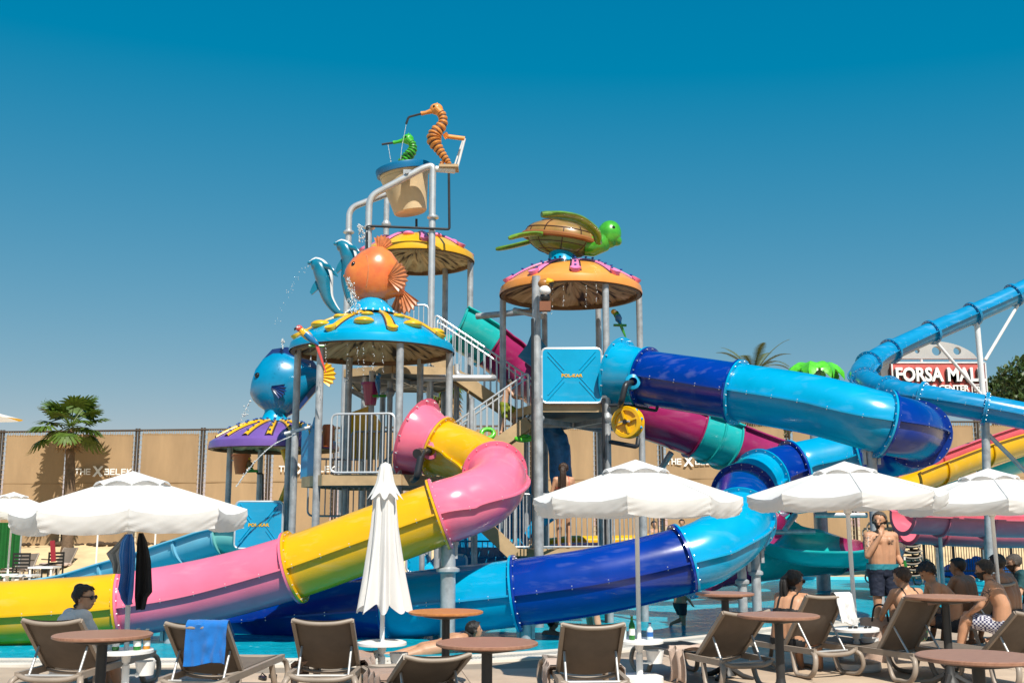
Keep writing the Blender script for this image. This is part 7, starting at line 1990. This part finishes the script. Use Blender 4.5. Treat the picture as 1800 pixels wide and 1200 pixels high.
man.wear('beard', HAIRB, man.is_('head') & (z < -0.012) & (y > -0.035) & ~((np.abs(man.hx) < 0.03) & (z > -0.055) & (y > 0.09)) & (z < -0.012 - 0.3 * np.maximum(0, y - 0.05)), 0.008, 0.006, 60)
man.shorts(P('navy_shorts', (0.010, 0.016, 0.038), 0.8, 0, 0.2, 8), 0.78, 0.055, 0.028)
man.wear('waistband', P('turquoise_waistband', (0.02, 0.22, 0.28), 0.7, 0, 0.15, 8), man.is_('torso', 'thigh') & (man.bz > 0.02) & (man.bz < 0.11), 0.034, 0.004, 20)
def tattoo_mat():
    m = P('tattoo_ink', (0.40, 0.21, 0.125), 0.5, 0, 0.1, 9); n = m.node_tree.nodes; l = m.node_tree.links
    e = [x for x in n if x.type == 'VALTORGB'][0]; t = [x for x in n if x.type == 'TEX_NOISE'][0]; t.inputs['Scale'].default_value = 26; t.inputs['Distortion'].default_value = 1.5
    e.color_ramp.elements[0].position = 0.44; e.color_ramp.elements[0].color = (0.06, 0.045, 0.04, 1); e.color_ramp.elements[1].position = 0.53; e.color_ramp.elements[1].color = (0.46, 0.25, 0.15, 1); return m
TAT = tattoo_mat()
co = man.co
man.wear('shoulder_tattoo', TAT, man.is_('upperarm', 'shoulder') & (co[:, 0] > 0.17) & (man.tt < 0.8), 0.0025)
man.wear('chest_tattoo', TAT, man.is_('torso') & (man.by > 0.05) & (man.bx < -0.05) & (man.bx > -0.14) & (man.bz > 0.36) & (man.bz < 0.43), 0.0025)
J = man.J; pb = man.t.matrix_basis @ (J['hl'] + Vector((0.0, 0.10, -0.10)))
bt = thing('bottle', 'green beer bottle held low by the tattooed man', 'bottle', man.t.location + Rz(PI + 0.12) @ (J['hl'] + Vector((0.012, 0.085, -0.11))))
m = MB(); r = 0.032; h = 0.25; m.lathe([(0, 0), (r, 0.005), (r, h * 0.56), (r * 0.42, h * 0.76), (r * 0.42, h), (0, h)], 18); m.build('glass', GGREEN, bt, 40)
m = MB(); m.lathe([(r * 0.5, h * 0.80), (r * 0.46, h * 0.99)], 14); m.build('neck_label', GLAB, bt, 40)
# woman in a white shirt
def seated(label, head_px, head_py, Yold, yaw, skinm, female, lean=0.06, look=None, s=1.0, size=0.013, **kw):
    """placed so that the top of the head falls where the photograph has it"""
    J = kw.pop('J', None) or sit(lean, look, **kw)
    top = at(head_px, head_py, Yold); hd = Vector(J['head']) * s; r = Rz(yaw) @ hd
    zoff = top.z - (hd.z + 0.118 * s)
    return Body(label, 'person', (top.x - r.x, top.y - r.y, zoff), yaw, J, skinm, size, female, s)
w1 = seated('seated woman in a loose white shirt and sunglasses, dark hair in a bun', 150, 1028, 10.5, -0.80, SKIN2, True, 0.08, (0.95, 0.75, -0.05), 1.0)
SHIRT = P('white_shirt_cotton', (0.72, 0.72, 0.73), 0.85, 0, 0.06, 5, 0.3, 40, trans=0.1)
w1.wear('shirt', SHIRT, w1.is_('torso', 'shoulder', 'upperarm') | (w1.is_('forearm') & (w1.tt < 0.5)) | (w1.is_('neck') & (w1.hz < -0.12)) | (w1.is_('thigh') & (w1.tt < 0.3)), 0.022, 0.014, 9)
w1.hair(HAIRB, 0.02, 0.018, 0.05)
MB().ell(w1.hd - w1.hfw * 0.06 + w1.hu * 0.085, (0.058, 0.058, 0.05)).build('hair_bun', HAIRB, w1.t, 60)
def shades(b):
    m = MB()
    for sg in (-1, 1):
        m.box(b.hd + b.hfw * 0.100 + b.hs * sg * 0.034 + b.hu * 0.006, (0.01, 0.01, 0.01)); c = b.hd + b.hfw * 0.100 + b.hs * sg * 0.036 + b.hu * 0.004
        M = Matrix((b.hs, b.hfw, b.hu)).transposed(); m.ell(c, (0.032, 0.010, 0.024), M, 12, 8)
        m.tube([b.hd + b.hfw * 0.098 + b.hs * sg * 0.066 + b.hu * 0.012, b.hd + b.hs * sg * 0.094 + b.hu * 0.012], 0.006, 6)
    m.tube([b.hd + b.hfw * 0.108 + b.hs * x + b.hu * 0.012 for x in (-0.02, 0.02)], 0.004, 6)
    m.build('sunglasses', BLACK, b.t, 40)['kind'] = 'stuff'
shades(w1)
# ponytailed woman
w2 = seated('seated woman with a long dark ponytail and black strap top, seen from behind', 1396, 1002, 12.1, -0.75, SKIN, True, 0.16, (0.45, 1, -0.1), 1.0)
w2.hair(HAIRB, 0.03, 0.016, 0.05)
BIK = P('black_swimwear', (0.008, 0.008, 0.009), 0.7, 0, 0.2, 9)
def pony(b, mat, L=0.42, w=0.05, side=0.0):
    p0 = b.hd - b.hfw * 0.10 + b.hu * 0.05; pts = [p0, p0 - b.hfw * 0.05 - b.hu * 0.05, p0 - b.hfw * 0.06 - Vector((0, 0, 0.18)) + b.hs * side * 0.3, p0 - b.hfw * 0.045 - Vector((0, 0, L * 0.75)) + b.hs * side * 0.7, p0 - b.hfw * 0.05 - Vector((0, 0, L)) + b.hs * side]
    m = MB()
    for i in range(9):
        o = Vector((random.gauss(0, 1), random.gauss(0, 1), 0)) * w * 0.35
        P_ = cat_rom([q + o * (0.2 + 0.9 * j / 4) for j, q in enumerate(pts)], 5); m.tube(P_, [w * 0.32 * math.sin(PI * min(1, 0.25 + 0.72 * j / (len(P_) - 1))) + 0.004 for j in range(len(P_))], 8)
    m.build('ponytail', mat, b.t, 50)['kind'] = 'stuff'
pony(w2, HAIRB, 0.46, 0.075); shades(w2)
def swim_top(b, mat, straps=True):
    tl = b.tl
    b.wear('swim_top', mat, b.is_('torso') & (b.bz > tl * 0.52) & (b.bz < tl * np.where(b.by > 0.03, 0.74, 0.62)), 0.006)
    if straps:
        b.wear('strap', mat, b.is_('torso', 'shoulder') & (b.bz > tl * 0.60) & (np.abs(np.abs(b.bx) - 0.085) < 0.014), 0.006)
swim_top(w2, BIK); w2.shorts(BIK, 0.12, 0.02, 0.007, 'swim_bottom', 0)
# woman in the black bikini
w3 = seated('seated woman with short dark hair in a black bikini, back to the camera', 1584, 996, 12.75, 0.30, SKIN, True, 0.06, (-0.5, 1, -0.25), 1.0)
w3.hair(HAIRD, -0.005, 0.016, 0.05); swim_top(w3, BIK)
FLOW = P('floral_swim_print', (0.008, 0.008, 0.009), 0.7, 0, 0.2, 9); 
e = [x for x in FLOW.node_tree.nodes if x.type == 'VALTORGB'][0].color_ramp; [x for x in FLOW.node_tree.nodes if x.type == 'TEX_NOISE'][0].inputs['Scale'].default_value = 22
e.elements[0].color = (0.008, 0.008, 0.009, 1); e.elements[0].position = 0.5; e.elements[1].color = (0.5, 0.06, 0.10, 1); e.elements[1].position = 0.66; q = e.elements.new(0.57); q.color = (0.02, 0.20, 0.08, 1)
w3.shorts(FLOW, 0.22, 0.05, 0.008, 'swim_bottom', 0)
# the group of men at the right
m1 = seated('man with thick dark hair bending forward beside the bikini woman', 1628, 989, 14.3, PI / 2 - 0.1, SKIN, False, 0.24, (0.0, 1, -0.75))
m1.hair(HAIRB, 0.02, 0.034, 0.03, 0.02)
m2 = seated('bare-backed man with short black hair sitting in the middle of the group', 1682, 980, 14.8, 0.55, SKIN3, False, 0.05, (-0.5, 1, -0.1))
m2.hair(HAIRB, -0.005, 0.018, 0.05, 0.006)
m3 = seated('bearded man in checked shorts sitting in front of the upright lounger', 1729, 984, 13.3, PI / 2 - 0.5, SKIN, False, 0.10, (0.1, 1, -0.2))
m3.hair(HAIRB, 0.0, 0.022, 0.05, 0.01)
m3.wear('beard', HAIRB, m3.is_('head') & (m3.hz < -0.015) & (m3.hy > -0.03), 0.010, 0.006, 60)
CHK = P('checked_shorts', (0.5, 0.5, 0.54), 0.85, 0, 0.1, 8)
n = CHK.node_tree.nodes; l = CHK.node_tree.links; ck = n.new('ShaderNodeTexChecker'); ck.inputs['Scale'].default_value = 42; ck.inputs['Color1'].default_value = (0.03, 0.03, 0.10, 1); ck.inputs['Color2'].default_value = (0.55, 0.55, 0.6, 1)
tcn = [x for x in n if x.type == 'TEX_COORD'][0]; l.new(tcn.outputs['Object'], ck.inputs['Vector']); l.new(ck.outputs[0], n['Principled BSDF'].inputs['Base Color'])
m3.shorts(CHK, 0.8, 0.05, 0.025)
m3.wear('shoulder_tattoo', TAT, m3.is_('upperarm', 'shoulder') & (m3.tt < 0.8) & (m3.bx < 0), 0.0025)
m4 = seated('bare-shouldered man with dark hair behind the bearded man', 1751, 974, 14.3, PI / 2 - 0.9, SKIN3, False, 0.08, (0.0, 1, -0.15))
m4.hair(HAIRB, 0.0, 0.020, 0.05, 0.01)
m5 = seated('man in a dark teal shirt with cropped hair at the right edge', 1781, 973, 14.9, PI / 2 - 0.2, SKIN2, False, 0.16, (0.0, 1, -0.2))
m5.hair(HAIRG, -0.02, 0.010, 0.05, 0.004)
m5.wear('beard', HAIRD, m5.is_('head') & (m5.hz < -0.015) & (m5.hy > -0.03), 0.008, 0.005, 60)
m5.wear('shirt', P('dark_teal_shirt', (0.006, 0.06, 0.07), 0.8, 0, 0.15, 6, 0.3, 30), m5.is_('torso', 'shoulder') | (m5.is_('upperarm') & (m5.tt < 0.7)), 0.022, 0.012, 12)
for b in (m1, m2, m4, m5): b.shorts(P('dark_swim_shorts', (0.015, 0.02, 0.03), 0.8) if 'dark_swim_shorts' not in MATS else MATS['dark_swim_shorts'], 0.7, 0.05, 0.022)
# child climbing the stairs
p = at(886, 762, 20.4)
Jc = dict(pelvis=(0, 0, 0.86), mid=(0, 0.04, 1.08), neck=(0, 0.12, 1.40), head=(0, 0.19, 1.55), sr=(0.17, 0.11, 1.35), sl=(-0.17, 0.11, 1.35), er=(0.22, 0.30, 1.12), el=(-0.22, 0.30, 1.12), hr=(0.18, 0.50, 1.08), hl=(-0.18, 0.50, 1.08), kr=(0.10, 0.02, 0.45), kl=(-0.10, 0.36, 0.70), fr=(0.10, -0.08, 0.06), fl=(-0.10, 0.30, 0.30))
ch = Body('child in green and yellow swim shorts climbing the stairs', 'person', p, -PI / 2, Jc, SKIN2, 0.014, False, 0.66)
ch.hair(HAIRB, 0.0, 0.015, 0.05)
CAMO = P('green_yellow_print', (0.10, 0.22, 0.02), 0.8, 0, 0.2, 16, col2=(0.34, 0.33, 0.02)); ch.shorts(CAMO, 0.95, 0.08, 0.035)
# girl standing on the low landing, back to the camera
p = at(992, 960, 19.35); p.z = zb_ + 0.075
Jg = dict(pelvis=(0, 0, 0.88), mid=(0, 0.0, 1.10), neck=(0, 0.0, 1.40), head=(0, 0.02, 1.56), sr=(0.17, 0, 1.345), sl=(-0.17, 0, 1.345), er=(0.24, 0.02, 1.10), el=(-0.24, 0.02, 1.10), hr=(0.24, 0.16, 0.92), hl=(-0.24, 0.16, 0.92), kr=(0.09, 0.02, 0.47), kl=(-0.09, 0.06, 0.47), fr=(0.10, 0.0, 0.08), fl=(-0.10, 0.02, 0.08), look=(0.3, 1, 0))
gi = Body('girl with long brown hair standing on the low landing, back to the camera', 'person', p, 0.2, Jg, SKIN, 0.013, True, 0.94)
gi.hair(HAIRD, 0.02, 0.015, 0.05); pony(gi, HAIRD, 0.50, 0.11); swim_top(gi, P('coral_swimwear', (0.55, 0.12, 0.08), 0.7)); gi.shorts(MATS['coral_swimwear'], 0.12, 0.02, 0.007, 'swim_bottom', 0)
# man bending over in the shallow water
p = at(1043, 1096, 18.5); p.z = -0.45
Jb = dict(pelvis=(0, 0, 0.92), mid=(0, 0.16, 1.10), neck=(0, 0.42, 1.24), head=(0, 0.56, 1.25), sr=(0.19, 0.38, 1.20), sl=(-0.19, 0.38, 1.20), er=(0.22, 0.46, 0.95), el=(-0.22, 0.46, 0.95), hr=(0.14, 0.52, 0.72), hl=(-0.14, 0.52, 0.72), kr=(0.11, 0.06, 0.50), kl=(-0.11, -0.04, 0.50), fr=(0.11, 0.0, 0.08), fl=(-0.12, -0.10, 0.08), look=(0, 1, -0.7))
mb = Body('man with cropped hair stooping in the water behind the royal blue tube', 'person', p, PI / 2, Jb, SKIN2, 0.014, False, 1.12)
mb.hair(HAIRG, -0.015, 0.010, 0.05, 0.004); mb.shorts(P('grey_swim_shorts', (0.06, 0.06, 0.07), 0.8), 0.9, 0.05, 0.025)
# swimmers
def swimmer(label, px, py, Y, yaw, sk, hair, depth=0.0, female=False, look=None):
    top = at(px, py, Y); J = dict(Jg); J = {k: v for k, v in J.items()}
    J['look'] = look or (0.2, 1, 0.1)
    s = 0.98; b = Body(label, 'person', (top.x, top.y, top.z - (J['head'][2] + 0.118) * s), yaw, J, sk, 0.016, female, s)
    b.hair(hair, 0.01, 0.015, 0.05); return b
Jsw = dict(pelvis=(0, -0.75, 0.80), mid=(0, -0.50, 0.84), neck=(0, -0.16, 0.98), head=(0, -0.02, 1.06), sr=(0.18, -0.20, 0.93), sl=(-0.18, -0.20, 0.93), er=(0.34, 0.02, 0.88), el=(-0.34, -0.02, 0.90), hr=(0.30, 0.26, 0.86), hl=(-0.30, 0.22, 0.86), kr=(0.10, -1.15, 0.72), kl=(-0.10, -1.15, 0.74), fr=(0.1, -1.5, 0.70), fl=(-0.1, -1.5, 0.72), look=(0, 1, 0.1))
top = at(836, 1091, 15.0)
sw = Body('dark-haired swimmer gliding in front of the blue tube', 'person', (top.x, top.y, top.z - 1.18), -PI / 2 + 0.3, Jsw, SKIN, 0.015, False, 1.0); sw.hair(HAIRB, 0.02, 0.022, 0.05)
s2 = swimmer('dark-haired bather up to the shoulders below the royal blue tube', 970, 1079, 17.3, -0.9, SKIN3, HAIRB)
# child kicking behind the tube: only the legs show
p = at(1196, 1080, 18.9); p.z = -0.38
Jk = dict(Jg); Jk.update(kl=(-0.10, 0.16, 0.52), fl=(-0.12, -0.22, 0.42), tl=(-0.12, -0.30, 0.20))
kk = Body('child whose bent leg shows below the cyan tube above the water', 'person', p, -1.0, Jk, SKIN, 0.015, False, 0.72); kk.hair(HAIRD); kk.shorts(MATS['dark_swim_shorts'], 0.6, 0.05, 0.022)
# people far behind the pool
for lab, px, py, yaw, sk in (('bare-chested man far behind the pool right of the middle parasol', 1198, 912, PI, SKIN), ('bather far behind the pool mostly hidden by a steel post', 1149, 915, PI + 0.6, SKIN)):
    top = at(px, py, 35.0); s = 1.0; J = dict(Jg); J['look'] = (0.3, 1, 0)
    b = Body(lab, 'person', (top.x, top.y, top.z - 1.678), yaw, J, sk, 0.02, False, s); b.hair(HAIRB, 0, 0.015, 0.05); b.shorts(MATS['navy_shorts'], 0.7, 0.05, 0.02)
# inflatable rings of lime green that the child passes
for lab, q, r_ in (('lime green swim ring hanging on the lower stairs', (857, 762, 19.7), 0.12), ('lime green swim ring lying under the lower stairs', (920, 770, 19.9), 0.14)):
    p = at(*q); t = thing('swim_ring', lab, 'swim ring', p); m = MB(); m.tube([(r_ * math.cos(a), r_ * 0.4 * math.sin(a), r_ * 0.75 * math.sin(a) * (1 if r_ < 0.13 else 0.4)) for a in [2 * PI * i / 24 for i in range(24)]], 0.045, 10, closed=True); m.build('ring_tube', LIME, t, 60)
    m = MB(); m.tube([(r_ * math.cos(a) * 1.0, r_ * 0.4 * math.sin(a) - 0.03, r_ * 0.75 * math.sin(a) * (1 if r_ < 0.13 else 0.4)) for a in (0.3, 0.7, 1.1)], 0.02, 8); m.build('handle', GREENP, t, 60)
